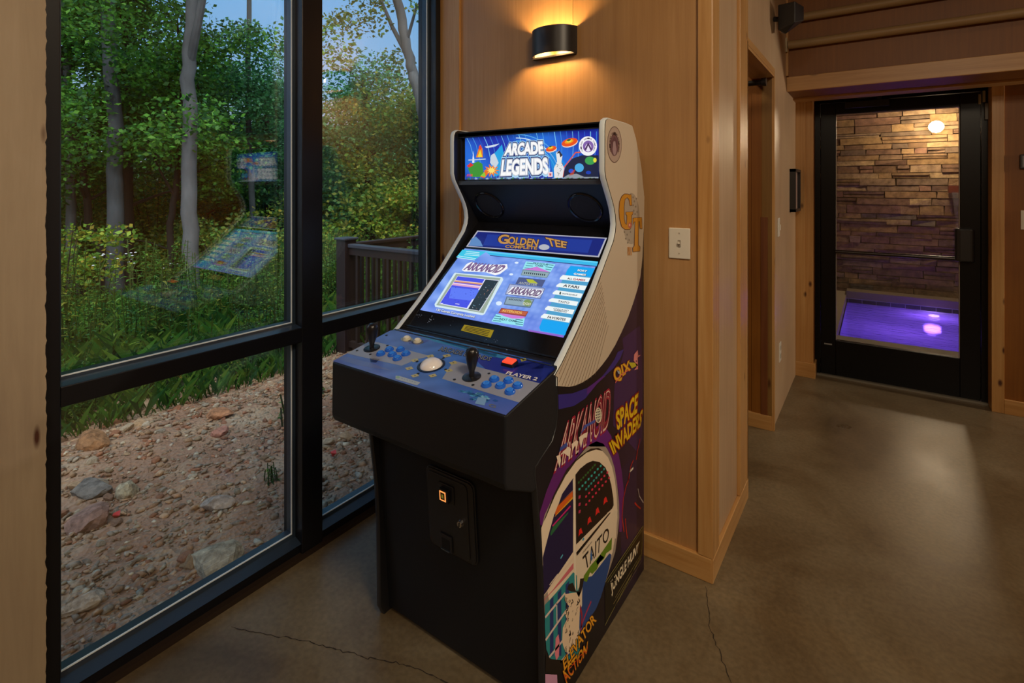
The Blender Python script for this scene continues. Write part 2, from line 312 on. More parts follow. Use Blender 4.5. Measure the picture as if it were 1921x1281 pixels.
def mixc(a, b, t): a = lin(a); b = lin(b); return tuple(x + (y - x) * t for x, y in zip(a, b))
def vnoise(x, y, s=0):
    return .5 + .25 * math.sin(x * 7.3 + 2.1 * math.sin(y * 5.1 + s)) + .25 * math.sin(y * 9.7 + 1.7 * math.sin(x * 6.2 - s))
SIDE_ART=[
('p',1,'2b2170',[(1.2254,0.8639),(1.307,0.8405),(1.3989,0.8267),(1.4484,0.8273),(1.5007,0.8301),(1.5304,0.8361),(1.5661,0.8473),(1.5978,0.8582),(1.625,0.8754),(1.6757,0.8712),(1.6472,0.8492),(1.5925,0.8311),(1.5154,0.8246),(1.4671,0.8184),(1.3858,0.7992),(1.315,0.802),(1.2272,0.823)]),
('p',2,'4a1f72',[(1.3989,0.8267),(1.4484,0.8273),(1.5007,0.8301),(1.5304,0.8233),(1.5056,0.8223),(1.4671,0.8184),(1.4211,0.8075),(1.3945,0.8082)]),
('p',3,'5b1a6e',[(1.3602,0.6709),(1.4211,0.6904),(1.4766,0.6856),(1.5304,0.6567),(1.5713,0.6149),(1.5871,0.5736),(1.4211,0.6419)]),
('t', 5, '8c1433', 'ARKANOID', [(1.2583, 0.7672), (1.5706, 0.7711), (1.5499, 0.6534), (1.2058, 0.6665)], 0.05),
('t', 6, 'c8b8a8', 'ARKANOID', [(1.2583, 0.7672), (1.5706, 0.7711), (1.5499, 0.6534), (1.2058, 0.6665)], 0.012),
('t', 7, '70152c', 'ARKANOID', [(1.2644, 0.7679), (1.5706, 0.7693), (1.5499, 0.6586), (1.2114, 0.6697)], 0.0),
('p',8,'d8c8b0',[(1.4978,0.7091),(1.4971,0.7039),(1.4953,0.6995),(1.4923,0.6961),(1.4883,0.6937),(1.4835,0.6926),(1.4783,0.6928),(1.4728,0.6943),(1.4673,0.6969),(1.4622,0.7006),(1.4575,0.7051),(1.4537,0.7103),(1.4508,0.7158),(1.4491,0.7215),(1.4484,0.7269),(1.4491,0.732),(1.4508,0.7363),(1.4537,0.7398),(1.4575,0.7422),(1.4622,0.7434),(1.4673,0.7433),(1.4728,0.742),(1.4783,0.7395),(1.4835,0.7358),(1.4883,0.7313),(1.4923,0.7261),(1.4953,0.7205),(1.4971,0.7147)]),
('p',9,'2a1030',[(1.4919,0.7112),(1.4915,0.7067),(1.49,0.7028),(1.4877,0.6997),(1.4847,0.6975),(1.4811,0.6964),(1.477,0.6963),(1.4728,0.6974),(1.4686,0.6995),(1.4646,0.7025),(1.461,0.7063),(1.4581,0.7106),(1.4559,0.7153),(1.4545,0.7202),(1.454,0.7249),(1.4545,0.7293),(1.4559,0.7332),(1.4581,0.7363),(1.461,0.7385),(1.4646,0.7397),(1.4686,0.7398),(1.4728,0.7389),(1.477,0.7369),(1.4811,0.7339),(1.4847,0.7301),(1.4877,0.7258),(1.49,0.721),(1.4915,0.716)]),
('l',10,'e0d0b8',0.004,[(1.4531,0.7376),(1.4934,0.7285)]),
('l',10,'e0d0b8',0.004,[(1.4531,0.7294),(1.4934,0.7201)]),
('l',10,'e0d0b8',0.004,[(1.4531,0.7212),(1.4934,0.7117)]),
('l',10,'e0d0b8',0.004,[(1.4531,0.7129),(1.4934,0.7033)]),
('l',10,'e0d0b8',0.004,[(1.4643,0.7398),(1.4643,0.7016)]),
('l',10,'e0d0b8',0.004,[(1.4766,0.7355),(1.4766,0.697)]),
('l',10,'e0d0b8',0.004,[(1.4871,0.7317),(1.4871,0.6931)]),
('p',8,'3a4c96',[(1.3518,0.7055),(1.3772,0.7231),(1.4531,0.7129),(1.4484,0.7044),(1.3945,0.7126)]),
('p',8,'34468c',[(1.229,0.7063),(1.2345,0.7168),(1.2719,0.7162),(1.2757,0.7035)]),
('p',8,'d8c4b0',[(1.2128,0.7023),(1.2308,0.6619),(1.2382,0.6787),(1.2345,0.6967)]),
('p',8,'d8c4b0',[(1.2455,0.6993),(1.2892,0.6659),(1.2951,0.688),(1.2796,0.7)]),
('p',8,'d8c4b0',[(1.299,0.6996),(1.303,0.6771),(1.319,0.6876),(1.3311,0.6711),(1.3393,0.6909),(1.327,0.6997)]),
('p',8,'d8c4b0',[(1.3434,0.7009),(1.3559,0.6647),(1.3729,0.6872),(1.3945,0.6806),(1.401,0.694),(1.3771,0.6993)]),
('p',8,'d8c4b0',[(1.4211,0.6842),(1.4256,0.6743),(1.4301,0.6827)]),
('p',2,'551a62',[(1.1184,0.5657),(1.1312,0.5931),(1.1642,0.6321),(1.1986,0.6584),(1.2418,0.6716),(1.3109,0.6757),(1.3945,0.6726),(1.4301,0.6746),(1.5506,0.6229),(1.6304,0.5309),(1.6584,0.4578),(1.6756,0.3814),(1.6584,0.2534),(1.636,0.2657),(1.6304,0.4032),(1.5871,0.512),(1.5104,0.5986),(1.4392,0.6465),(1.3771,0.652),(1.2951,0.6408),(1.2345,0.6201),(1.1916,0.5798),(1.1642,0.5411)]),
('p',3,'8f8478',[(1.1345,0.5399),(1.1542,0.5743),(1.2092,0.6068),(1.2643,0.6358),(1.327,0.6421),(1.3858,0.6503),(1.4211,0.6498),(1.4624,0.6413),(1.5104,0.6145),(1.5404,0.5841),(1.5713,0.5451),(1.5978,0.4984),(1.6194,0.4308),(1.6332,0.3682),(1.636,0.3149),(1.6249,0.2718),(1.6031,0.2173),(1.5353,0.1709),(1.4765,0.145),(1.3518,0.1486),(1.1345,0.3338)]),
('p',4,'241810',[(1.1476,0.5587),(1.1986,0.603),(1.2719,0.6399),(1.3518,0.643),(1.4211,0.6357),(1.4765,0.6148),(1.5055,0.5943),(1.4577,0.618),(1.3945,0.6348),(1.327,0.6382),(1.2643,0.6247),(1.2092,0.5996),(1.1575,0.5621)]),
('p',4,'cfc0a8',[(1.1371,0.5488),(1.1575,0.5654),(1.2092,0.5978),(1.2643,0.6247),(1.327,0.6382),(1.3945,0.6348),(1.4577,0.618),(1.5055,0.5922),(1.5455,0.5561),(1.5765,0.5122),(1.5978,0.4631),(1.614,0.4),(1.6205,0.323),(1.6085,0.2807),(1.5818,0.2297),(1.5154,0.1833),(1.4392,0.1694),(1.1986,0.2549),(1.1443,0.4481)]),
('p',5,'120a0c',[(1.4346,0.5931),(1.4813,0.569),(1.5253,0.5328),(1.5506,0.4957),(1.5713,0.4536),(1.5871,0.4022),(1.5897,0.3789),(1.5765,0.3747),(1.327,0.3981),(1.323,0.6016),(1.3518,0.6061),(1.3945,0.6029)]),
('p',5,'150d38',[(1.3109,0.5976),(1.3089,0.3875),(1.1476,0.3665),(1.1426,0.4664),(1.1744,0.5128),(1.2022,0.5494),(1.2236,0.5636),(1.2455,0.5838),(1.2951,0.5955)]),
('p',6,'d8ccb8',[(1.3077,0.5934),(1.3133,0.5946),(1.3173,0.4991),(1.327,0.2617),(1.319,0.2669),(1.3109,0.5005)]),
('p',6,'c2581a',[(1.2236,0.5655),(1.307,0.5634),(1.307,0.5463),(1.2092,0.5439),(1.2057,0.5521)]),
('p',6,'d8a01c',[(1.2092,0.5439),(1.307,0.5472),(1.307,0.5406),(1.2039,0.5422)]),
('p',6,'b0206a',[(1.2308,0.5271),(1.2912,0.5295),(1.2951,0.5238),(1.1951,0.521),(1.1916,0.5264)]),
('p',6,'205a38',[(1.1813,0.5108),(1.1951,0.521),(1.2796,0.5167),(1.2796,0.513),(1.1847,0.5018)]),
('p',6,'9a7478',[(1.2272,0.5655),(1.307,0.5653),(1.307,0.5624),(1.2236,0.5627)]),
('p',6,'4aa8c0',[(1.2345,0.414),(1.2493,0.4163),(1.2504,0.412),(1.2382,0.4091)]),
('p',6,'2a5a2a',[(1.3377,0.5683),(1.3385,0.5741),(1.3493,0.571),(1.3484,0.5648)]),
('p',6,'2a5a2a',[(1.3519,0.5688),(1.3527,0.5747),(1.3636,0.5716),(1.3628,0.5653)]),
('p',6,'2a5a2a',[(1.3663,0.5694),(1.3672,0.5753),(1.3783,0.5722),(1.3774,0.5658)]),
('p',6,'2a5a2a',[(1.381,0.57),(1.3818,0.5759),(1.3931,0.5728),(1.3922,0.5664)]),
('p',6,'2a5a2a',[(1.3958,0.5705),(1.3967,0.5765),(1.4082,0.5734),(1.4073,0.5669)]),
('p',6,'2a5a2a',[(1.411,0.5711),(1.4119,0.5772),(1.4235,0.574),(1.4226,0.5675)]),
('p',6,'2a5a2a',[(1.4263,0.5717),(1.4272,0.5778),(1.4391,0.5746),(1.4382,0.5681)]),
('p',6,'2a5a2a',[(1.442,0.5723),(1.4429,0.5784),(1.4549,0.5752),(1.454,0.5686)]),
('p',6,'2aa098',[(1.3418,0.547),(1.3426,0.5528),(1.3534,0.5496),(1.3526,0.5434)]),
('p',6,'2aa098',[(1.3609,0.5476),(1.3617,0.5535),(1.3727,0.5502),(1.3719,0.5439)]),
('p',6,'2aa098',[(1.3803,0.5482),(1.3812,0.5541),(1.3925,0.5509),(1.3916,0.5445)]),
('p',6,'2aa098',[(1.4002,0.5488),(1.4011,0.5548),(1.4126,0.5515),(1.4117,0.5451)]),
('p',6,'2aa098',[(1.4205,0.5495),(1.4214,0.5555),(1.4332,0.5522),(1.4323,0.5457)]),
('p',6,'2aa098',[(1.4413,0.5502),(1.4422,0.5563),(1.4542,0.5529),(1.4533,0.5463)]),
('p',6,'2aa098',[(1.4625,0.5508),(1.4634,0.557),(1.4757,0.5536),(1.4748,0.547)]),
('p',6,'2aa098',[(1.4842,0.5515),(1.4851,0.5578),(1.4977,0.5543),(1.4967,0.5476)]),
('p',6,'258a8a',[(1.384,0.5267),(1.3849,0.5326),(1.3962,0.5292),(1.3953,0.5228)]),
('p',6,'258a8a',[(1.4009,0.5271),(1.4017,0.5331),(1.4133,0.5297),(1.4124,0.5233)]),
('p',6,'258a8a',[(1.418,0.5276),(1.4189,0.5337),(1.4306,0.5302),(1.4297,0.5237)]),
('p',6,'258a8a',[(1.4354,0.5281),(1.4363,0.5342),(1.4483,0.5307),(1.4473,0.5242)]),
('p',6,'258a8a',[(1.4532,0.5286),(1.4541,0.5348),(1.4663,0.5312),(1.4653,0.5246)]),
('p',6,'258a8a',[(1.4713,0.5291),(1.4722,0.5353),(1.4846,0.5318),(1.4836,0.5251)]),
('p',6,'258a8a',[(1.4897,0.5296),(1.4906,0.5359),(1.5033,0.5323),(1.5023,0.5256)]),
('p',6,'258a8a',[(1.5085,0.5302),(1.5094,0.5365),(1.5223,0.5329),(1.5213,0.5261)]),
('p',6,'c02848',[(1.384,0.5049),(1.3849,0.5108),(1.3962,0.5073),(1.3953,0.5009)]),
('p',6,'c02848',[(1.404,0.5053),(1.4049,0.5113),(1.4164,0.5077),(1.4156,0.5013)]),
('p',6,'c02848',[(1.4244,0.5058),(1.4253,0.5118),(1.4371,0.5082),(1.4362,0.5017)]),
('p',6,'c02848',[(1.4452,0.5063),(1.4462,0.5124),(1.4582,0.5087),(1.4573,0.5022)]),
('p',6,'c02848',[(1.4665,0.5068),(1.4675,0.5129),(1.4798,0.5093),(1.4789,0.5026)]),
('p',6,'c02848',[(1.4883,0.5073),(1.4893,0.5135),(1.5019,0.5098),(1.5009,0.5031)]),
('p',6,'c02848',[(1.5106,0.5078),(1.5115,0.5141),(1.5244,0.5103),(1.5234,0.5036)]),
('p',6,'c02848',[(1.5333,0.5083),(1.5343,0.5147),(1.5475,0.5109),(1.5465,0.504)]),
('p',6,'c02848',[(1.384,0.4811),(1.3849,0.487),(1.3962,0.4833),(1.3953,0.477)]),
('p',6,'c02848',[(1.4056,0.4817),(1.4065,0.4876),(1.418,0.4839),(1.4171,0.4775)]),
('p',6,'c02848',[(1.4276,0.4822),(1.4285,0.4883),(1.4404,0.4845),(1.4395,0.478)]),
('p',6,'c02848',[(1.4502,0.4828),(1.4511,0.4889),(1.4632,0.4851),(1.4623,0.4786)]),
('p',6,'c02848',[(1.4733,0.4834),(1.4742,0.4896),(1.4867,0.4858),(1.4857,0.4791)]),
('p',6,'c02848',[(1.4969,0.4841),(1.4979,0.4903),(1.5106,0.4864),(1.5096,0.4797)]),
('p',6,'c02848',[(1.5212,0.4847),(1.5222,0.491),(1.5352,0.4871),(1.5342,0.4803)]),
('p',6,'c02848',[(1.546,0.4853),(1.547,0.4917),(1.5604,0.4878),(1.5593,0.4809)]),
('p',6,'a82c50',[(1.341,0.523),(1.3434,0.5315),(1.3559,0.5269),(1.3534,0.5188)]),
('p',6,'a82c50',[(1.341,0.5017),(1.3434,0.5101),(1.3559,0.5055),(1.3534,0.4974)]),
('p',6,'a82c50',[(1.341,0.4804),(1.3434,0.4888),(1.3559,0.484),(1.3534,0.4759)]),
('p',6,'c82020',[(1.5104,0.4189),(1.5154,0.4376),(1.5303,0.4377),(1.5424,0.4135),(1.5303,0.4196),(1.5203,0.4203)]),
('p',6,'c82020',[(1.453,0.415),(1.4577,0.4332),(1.4718,0.4332),(1.4832,0.4097),(1.4718,0.4156),(1.4624,0.4163)]),
('p',6,'c82020',[(1.3988,0.4153),(1.4032,0.433),(1.4166,0.433),(1.4274,0.4102),(1.4166,0.4159),(1.4077,0.4166)]),
('p',6,'c82020',[(1.3414,0.4132),(1.3455,0.4303),(1.358,0.4304),(1.3682,0.4082),(1.358,0.4138),(1.3497,0.4145)]),
('p',6,'3888a8',[(1.3644,0.3905),(1.3729,0.3937),(1.3793,0.3861),(1.3707,0.384)]),
('p',6,'cabda6',[(1.327,0.3692),(1.5871,0.3581),(1.6205,0.3498),(1.6085,0.2584),(1.5765,0.2806),(1.3771,0.2729),(1.3352,0.2602)]),
('p',7,'1c1210',[(1.327,0.3749),(1.5506,0.3726),(1.5661,0.369),(1.5609,0.3662),(1.3311,0.3629)]),
('p',7,'cabda6',[(1.3254,0.373),(1.5455,0.3796),(1.5609,0.3738),(1.327,0.3692)]),
('t', 8, '16100e', 'TAIT', [(1.3665, 0.3383), (1.5006, 0.3354), (1.4885, 0.2897), (1.3858, 0.2894)], 0.012),
('t', 8, '16100e', 'O', [(1.5031, 0.3372), (1.5532, 0.3292), (1.548, 0.2856), (1.508, 0.2954)], 0.012),
('p',9,'2c5c9c',[(1.4166,0.317),(1.4247,0.3285),(1.4324,0.2956),(1.4247,0.2921)]),
('t', 8, '5a4c40', 'LICENSED BY', [(1.3665, 0.354), (1.4301, 0.3517), (1.4301, 0.3467), (1.3686, 0.3479)], 0.02),
('p',6,'1f3f78',[(1.3644,0.2218),(1.3686,0.2742),(1.4301,0.2442),(1.5557,0.2402),(1.5713,0.2269),(1.5506,0.1915),(1.5253,0.1663),(1.4909,0.1395),(1.4577,0.1263),(1.327,0.1272),(1.3352,0.1792),(1.3644,0.1985)]),
('p',7,'567818',[(1.5765,0.2806),(1.5713,0.2443),(1.5303,0.255),(1.5154,0.2467),(1.4813,0.2543),(1.4624,0.2449),(1.4301,0.2503),(1.4166,0.2646),(1.3945,0.2482),(1.3686,0.2683),(1.3771,0.2788),(1.4211,0.2821),(1.4861,0.2765)]),
('p',7,'8a6a20',[(1.4861,0.2765),(1.5154,0.251),(1.4671,0.2545),(1.4577,0.2725)]),
('l',7,'a02848',0.008,[(1.4236,0.1714),(1.3905,0.1591),(1.3675,0.1473),(1.354,0.1317)]),
('l',7,'8a1c30',0.008,[(1.3495,0.2075),(1.363,0.1693),(1.3585,0.1369)]),
('p',6,'cbb8a2',[(1.1509,0.3677),(1.3109,0.3728),(1.3109,0.3652),(1.1642,0.3661),(1.1476,0.3647)]),
('p',6,'b8606a',[(1.1509,0.3556),(1.1916,0.3521),(1.3109,0.3557),(1.3109,0.3386),(1.2418,0.3437),(1.1609,0.3525),(1.1476,0.3508)]),
('p',6,'c0b0a0',[(1.1761,0.3778),(1.22,0.38),(1.2236,0.376),(1.1795,0.3739)]),
('p',5,'1f7a80',[(1.1545,0.3387),(1.2059,0.3335),(1.3103,0.3291),(1.3451,0.2913),(1.3495,0.06),(1.2769,0.104),(1.2059,0.1553),(1.1798,0.1805),(1.1617,0.2183),(1.1545,0.2793)]),
('p',6,'1c2c66',[(1.1798,0.3333),(1.1984,0.3326),(1.1984,0.1723),(1.1798,0.1899)]),
('p',6,'1c2c66',[(1.2212,0.3275),(1.2407,0.3267),(1.2407,0.1409),(1.2212,0.1593)]),
('p',6,'1c2c66',[(1.2646,0.3213),(1.2851,0.3205),(1.2851,0.1079),(1.2646,0.1271)]),
('p',7,'c8b6ac',[(1.1545,0.309),(1.2606,0.3041),(1.2638,0.2965),(1.1574,0.3015)]),
('p',7,'c8b6ac',[(1.1563,0.2483),(1.2646,0.252),(1.2679,0.2442),(1.1592,0.2406)]),
('p',7,'c8b6ac',[(1.1743,0.1902),(1.2687,0.1797),(1.272,0.1718),(1.1773,0.1824)]),
('p',7,'c8b6ac',[(1.2348,0.1317),(1.3103,0.1196),(1.3138,0.1114),(1.2379,0.1234)]),
('p',7,'d07888',[(1.2097,0.2119),(1.225,0.2126),(1.2309,0.1871),(1.227,0.1511),(1.2135,0.1495),(1.2059,0.1706)]),
('p',7,'b8a8b0',[(1.2127,0.304),(1.2173,0.3029),(1.2193,0.2495),(1.2143,0.2491)]),
('p',7,'0d0708',[(1.1581,0.2041),(1.1872,0.1731),(1.2526,0.1203),(1.2526,0.0888),(1.1872,0.1314),(1.1563,0.1664)]),
('p',7,'b888a8',[(1.1563,0.1571),(1.2173,0.1081),(1.2212,0.0587),(1.1563,0.1106)]),
('p',8,'d0bca0',[(1.2606,0.2982),(1.3019,0.2756),(1.354,0.2442),(1.363,0.2258),(1.3495,0.2055),(1.3451,0.1462),(1.3495,0.1306),(1.3276,0.1174),(1.3103,0.1095),(1.3019,0.0995),(1.2606,0.1399),(1.2446,0.1772),(1.2486,0.2136),(1.2728,0.2206),(1.2566,0.2514),(1.2851,0.2483),(1.2606,0.2804)]),
('p',8,'1a1210',[(1.2719,0.3045),(1.2834,0.3121),(1.307,0.3011),(1.327,0.2635),(1.3434,0.255),(1.3518,0.2847),(1.3771,0.2709),(1.3686,0.2546),(1.3601,0.2443),(1.3434,0.2354),(1.327,0.2616),(1.2951,0.284)]),
('l',9,'2a1c18',0.0019463332104950977,[(1.283,0.267),(1.2819,0.2638),(1.2805,0.2633)]),
('l',9,'2a1c18',0.0022882419865186986,[(1.2961,0.1252),(1.3004,0.1139),(1.2904,0.1175)]),
('l',9,'2a1c18',0.002271680951673616,[(1.3069,0.2228),(1.3045,0.2214),(1.3046,0.2195)]),
('l',9,'2a1c18',0.002225558359642328,[(1.339,0.1088),(1.3438,0.0968),(1.3329,0.1007)]),
('l',9,'2a1c18',0.0037361116529946387,[(1.2888,0.1779),(1.2923,0.1662),(1.2827,0.1694)]),
('l',9,'2a1c18',0.0021911383833297256,[(1.2713,0.1936),(1.273,0.1857),(1.2671,0.1876)]),
('l',9,'2a1c18',0.0030048055130915186,[(1.3018,0.2569),(1.3087,0.2448),(1.2956,0.248)]),
('l',9,'2a1c18',0.003665696994091996,[(1.288,0.1326),(1.2887,0.1221),(1.2818,0.1241)]),
('l',9,'2a1c18',0.0021549053334675387,[(1.3046,0.2018),(1.3054,0.1949),(1.3006,0.1962)]),
('l',9,'2a1c18',0.0031779716401877877,[(1.2884,0.148),(1.2859,0.1478),(1.2864,0.1452)]),
('l',9,'2a1c18',0.003994013523178647,[(1.2865,0.1946),(1.2858,0.1895),(1.283,0.1897)]),
('l',9,'2a1c18',0.002407870636911303,[(1.2798,0.2189),(1.2751,0.2156),(1.2749,0.2119)]),
('l',9,'2a1c18',0.003789493223367447,[(1.2924,0.1558),(1.2895,0.151),(1.2878,0.1494)]),
('l',9,'2a1c18',0.0031539505652831337,[(1.2724,0.2806),(1.2675,0.2762),(1.2669,0.2725)]),
('l',9,'2a1c18',0.0018941846131204432,[(1.2831,0.2299),(1.279,0.2275),(1.279,0.2242)]),
('l',9,'2a1c18',0.003911708701548493,[(1.32,0.1115),(1.3265,0.1001),(1.3143,0.1039)]),
('l',9,'2a1c18',0.002702940898351526,[(1.266,0.2482),(1.2725,0.2373),(1.2605,0.2402)]),
('l',9,'2a1c18',0.0022211134505792265,[(1.3403,0.1428),(1.3431,0.1361),(1.3369,0.1382)]),
('l',9,'2a1c18',0.0025288759042382102,[(1.2995,0.2507),(1.2963,0.2425),(1.2928,0.2412)]),
('l',9,'2a1c18',0.0025979933872357576,[(1.2654,0.2879),(1.2596,0.2845),(1.2598,0.2797)]),
('l',9,'2a1c18',0.002257417051866353,[(1.2873,0.2652),(1.2919,0.2577),(1.2834,0.2596)]),
('l',9,'2a1c18',0.0021292091767068093,[(1.2692,0.2837),(1.264,0.2806),(1.2641,0.2763)]),
('l',9,'2a1c18',0.002069001166795723,[(1.2678,0.2146),(1.2622,0.209),(1.2611,0.2051)]),
('l',9,'2a1c18',0.0028510763186506928,[(1.3063,0.1415),(1.3036,0.1326),(1.2994,0.1321)]),
('l',9,'2a1c18',0.0023468891428735737,[(1.2834,0.2168),(1.2784,0.2164),(1.2796,0.2113)]),
('l',9,'2a1c18',0.002359666055123897,[(1.3358,0.1108),(1.3356,0.1078),(1.3338,0.1081)]),
('l',9,'2a1c18',0.0021117438891159815,[(1.2835,0.2496),(1.2781,0.2448),(1.2773,0.2408)]),
('l',9,'2a1c18',0.002686516545102458,[(1.2686,0.1437),(1.2691,0.1324),(1.2619,0.1345)]),
('l',9,'2a1c18',0.00288743364999026,[(1.3368,0.1397),(1.3411,0.1284),(1.331,0.1319)]),
('l',9,'2a1c18',0.003834070217341201,[(1.2718,0.2569),(1.2777,0.2446),(1.2656,0.2479)]),
('l',9,'2a1c18',0.003592617576747955,[(1.2909,0.1715),(1.2947,0.1616),(1.2859,0.1646)]),
('l',9,'2a1c18',0.00383015991794169,[(1.3062,0.1611),(1.3076,0.1552),(1.303,0.1568)]),
('l',9,'2a1c18',0.0032703741417882343,[(1.3414,0.2336),(1.3497,0.2202),(1.3344,0.2238)]),
('l',9,'2a1c18',0.003267817818253402,[(1.2681,0.1487),(1.2607,0.1462),(1.2615,0.1397)]),
('l',9,'2a1c18',0.0034422880253806524,[(1.2693,0.2656),(1.2706,0.2575),(1.2647,0.259)]),
('l',9,'2a1c18',0.001828842609688787,[(1.339,0.211),(1.3297,0.2111),(1.3322,0.2017)]),
('l',9,'2a1c18',0.0037313313148106472,[(1.3348,0.231),(1.3395,0.2194),(1.3287,0.2226)]),
('l',9,'2a1c18',0.002527414855365039,[(1.308,0.123),(1.303,0.1197),(1.3028,0.1159)]),
('l',9,'2a1c18',0.0018580656094385395,[(1.336,0.1202),(1.3351,0.1136),(1.3314,0.1141)]),
('l',9,'2a1c18',0.003137875326745571,[(1.2673,0.1983),(1.2664,0.1891),(1.2613,0.1897)]),
('l',9,'2a1c18',0.0018232127908860485,[(1.2754,0.2301),(1.2783,0.2216),(1.271,0.2238)]),
('l',9,'2a1c18',0.0026385476563258164,[(1.3315,0.1145),(1.3258,0.1135),(1.3268,0.1082)]),
('l',9,'2a1c18',0.003925812937916275,[(1.3274,0.2033),(1.3235,0.2),(1.323,0.1973)]),
('l',9,'2a1c18',0.0029274442270330213,[(1.272,0.2724),(1.2735,0.2615),(1.2658,0.2634)]),
('l',9,'2a1c18',0.003738914865773729,[(1.2987,0.1332),(1.3001,0.1291),(1.2966,0.1303)]),
('l',9,'2a1c18',0.0035563675152379317,[(1.2798,0.2368),(1.2831,0.2292),(1.276,0.2313)]),
('t', 10, '3a1c10', 'ELEVATOR', [(1.2486, 0.1232), (1.4333, 0.1281), (1.4579, 0.0894), (1.2566, 0.0896)], 0.07),
('t', 10, '3a1c10', 'ACTION', [(1.2367, 0.0951), (1.3998, 0.0674), (1.3905, 0.038), (1.2687, 0.0444)], 0.07),
('t', 11, 'd8941c', 'ELEVATOR', [(1.2486, 0.1232), (1.4333, 0.1281), (1.4579, 0.0894), (1.2566, 0.0896)], 0.02),
('t', 11, 'd8941c', 'ACTION', [(1.2367, 0.0951), (1.3998, 0.0674), (1.3905, 0.038), (1.2687, 0.0444)], 0.02),
('t', 12, 'c84c18', 'ACTION', [(1.2407, 0.0842), (1.3989, 0.0532), (1.3928, 0.0385), (1.2667, 0.0492)], 0.0),
('p',5,'0e0c08',[(1.5203,0.1694),(1.8569,0.1696),(1.8501,0.0595),(1.5253,0.0279)]),
('l',6,'7c7440',0.003,[(1.5228,0.1658),(1.8555,0.1691),(1.8367,0.0685),(1.5228,0.0296)]),
('l',6,'5c5c34',0.003,[(1.5404,0.1547),(1.8401,0.1589)]),
('l',6,'6c6038',0.003,[(1.6031,0.0665),(1.8301,0.0761)]),
('l',6,'6c6038',0.003,[(1.5871,0.0552),(1.8367,0.0599)]),
('l',6,'6c6038',0.002,[(1.5978,0.0393),(1.8367,0.0476)]),
('t', 7, '4a4840', 'JUNGLE HUNT', [(1.5609, 0.1419), (1.8169, 0.1325), (1.8039, 0.1034), (1.5713, 0.1027)], 0.07),
('t', 8, 'd4c8ac', 'JUNGLE HUNT', [(1.5609, 0.1419), (1.8169, 0.1325), (1.8039, 0.1034), (1.5713, 0.1027)], 0.025),
('p',9,'12100c',[(1.5609,0.1419),(1.6085,0.1342),(1.6031,0.122),(1.5818,0.1288)]),
('t', 8, '7a1408', 'SPACE', [(1.6059, 0.6777), (1.804, 0.677), (1.7911, 0.6149), (1.6195, 0.6171)], 0.1),
('t', 8, '7a1408', 'INVADERS', [(1.554, 0.5982), (1.8508, 0.6024), (1.8294, 0.5511), (1.5875, 0.5495)], 0.1),
('t', 9, 'c8a818', 'SPACE', [(1.6059, 0.6777), (1.804, 0.677), (1.7911, 0.6149), (1.6195, 0.6171)], 0.035),
('t', 9, 'c8a818', 'INVADERS', [(1.554, 0.5982), (1.8508, 0.6024), (1.8294, 0.5511), (1.5875, 0.5495)], 0.035),
('t', 8, '6a2418', 'QIX', [(1.5831, 0.8277), (1.7194, 0.8197), (1.7296, 0.7853), (1.6011, 0.7815)], 0.08),
('t', 9, 'c89c28', 'QIX', [(1.5831, 0.8277), (1.7194, 0.8197), (1.7296, 0.7853), (1.6011, 0.7815)], 0.03),
('p',10,'a8a028',[(1.7127,0.8163),(1.7784,0.7967),(1.8035,0.7802),(1.7433,0.7866)]),
('p',10,'c07878',[(1.7642,0.8302),(1.7999,0.837),(1.8054,0.8151),(1.8293,0.8115),(1.7999,0.8084),(1.8035,0.7665),(1.7642,0.7739),(1.7891,0.7788),(1.7748,0.7991),(1.7607,0.8083)]),
('p',11,'3a1c40',[(1.7784,0.8035),(1.7909,0.8027),(1.7927,0.7941)]),
('l',10,'c86058',0.004,[(1.6011,0.7802),(1.6475,0.7913),(1.716,0.7892)]),
('p',10,'88909c',[(1.6133,0.819),(1.6381,0.8067),(1.6381,0.7966),(1.6225,0.805)]),
('p',1,'301a48',[(1.6642,0.9106),(1.8236,0.9212),(1.8435,0.8428),(1.8502,0.7175),(1.8502,0.495),(1.7975,0.4676),(1.5871,0.6438),(1.5978,0.7722),(1.6757,0.8621)]),
('p',1,'241433',[(1.6304,0.4704),(1.8637,0.4645),(1.8637,0.0418),(1.6699,0.0418),(1.6416,0.3077)]),
('l',6,'a02018',0.006,[(1.7228,0.41),(1.6931,0.3914),(1.6699,0.3613),(1.6584,0.3032),(1.6756,0.2441)]),
('l',6,'a02018',0.006,[(1.7595,0.4549),(1.7349,0.4421),(1.7108,0.3969)]),
('l',6,'a02018',0.006,[(1.772,0.2965),(1.7975,0.2717),(1.8301,0.2454)]),
('l',6,'a02018',0.006,[(1.6872,0.2837),(1.6931,0.246),(1.7048,0.2049)]),
('l',6,'a02018',0.006,[(1.8235,0.5054),(1.7975,0.4675),(1.7847,0.444)]),
('l',6,'b0a8a8',0.004,[(1.8039,0.3315),(1.8169,0.2984),(1.8569,0.2541)]),
('l',6,'c0b8a8',0.008,[(1.7228,0.4287),(1.7595,0.4264)]),
]
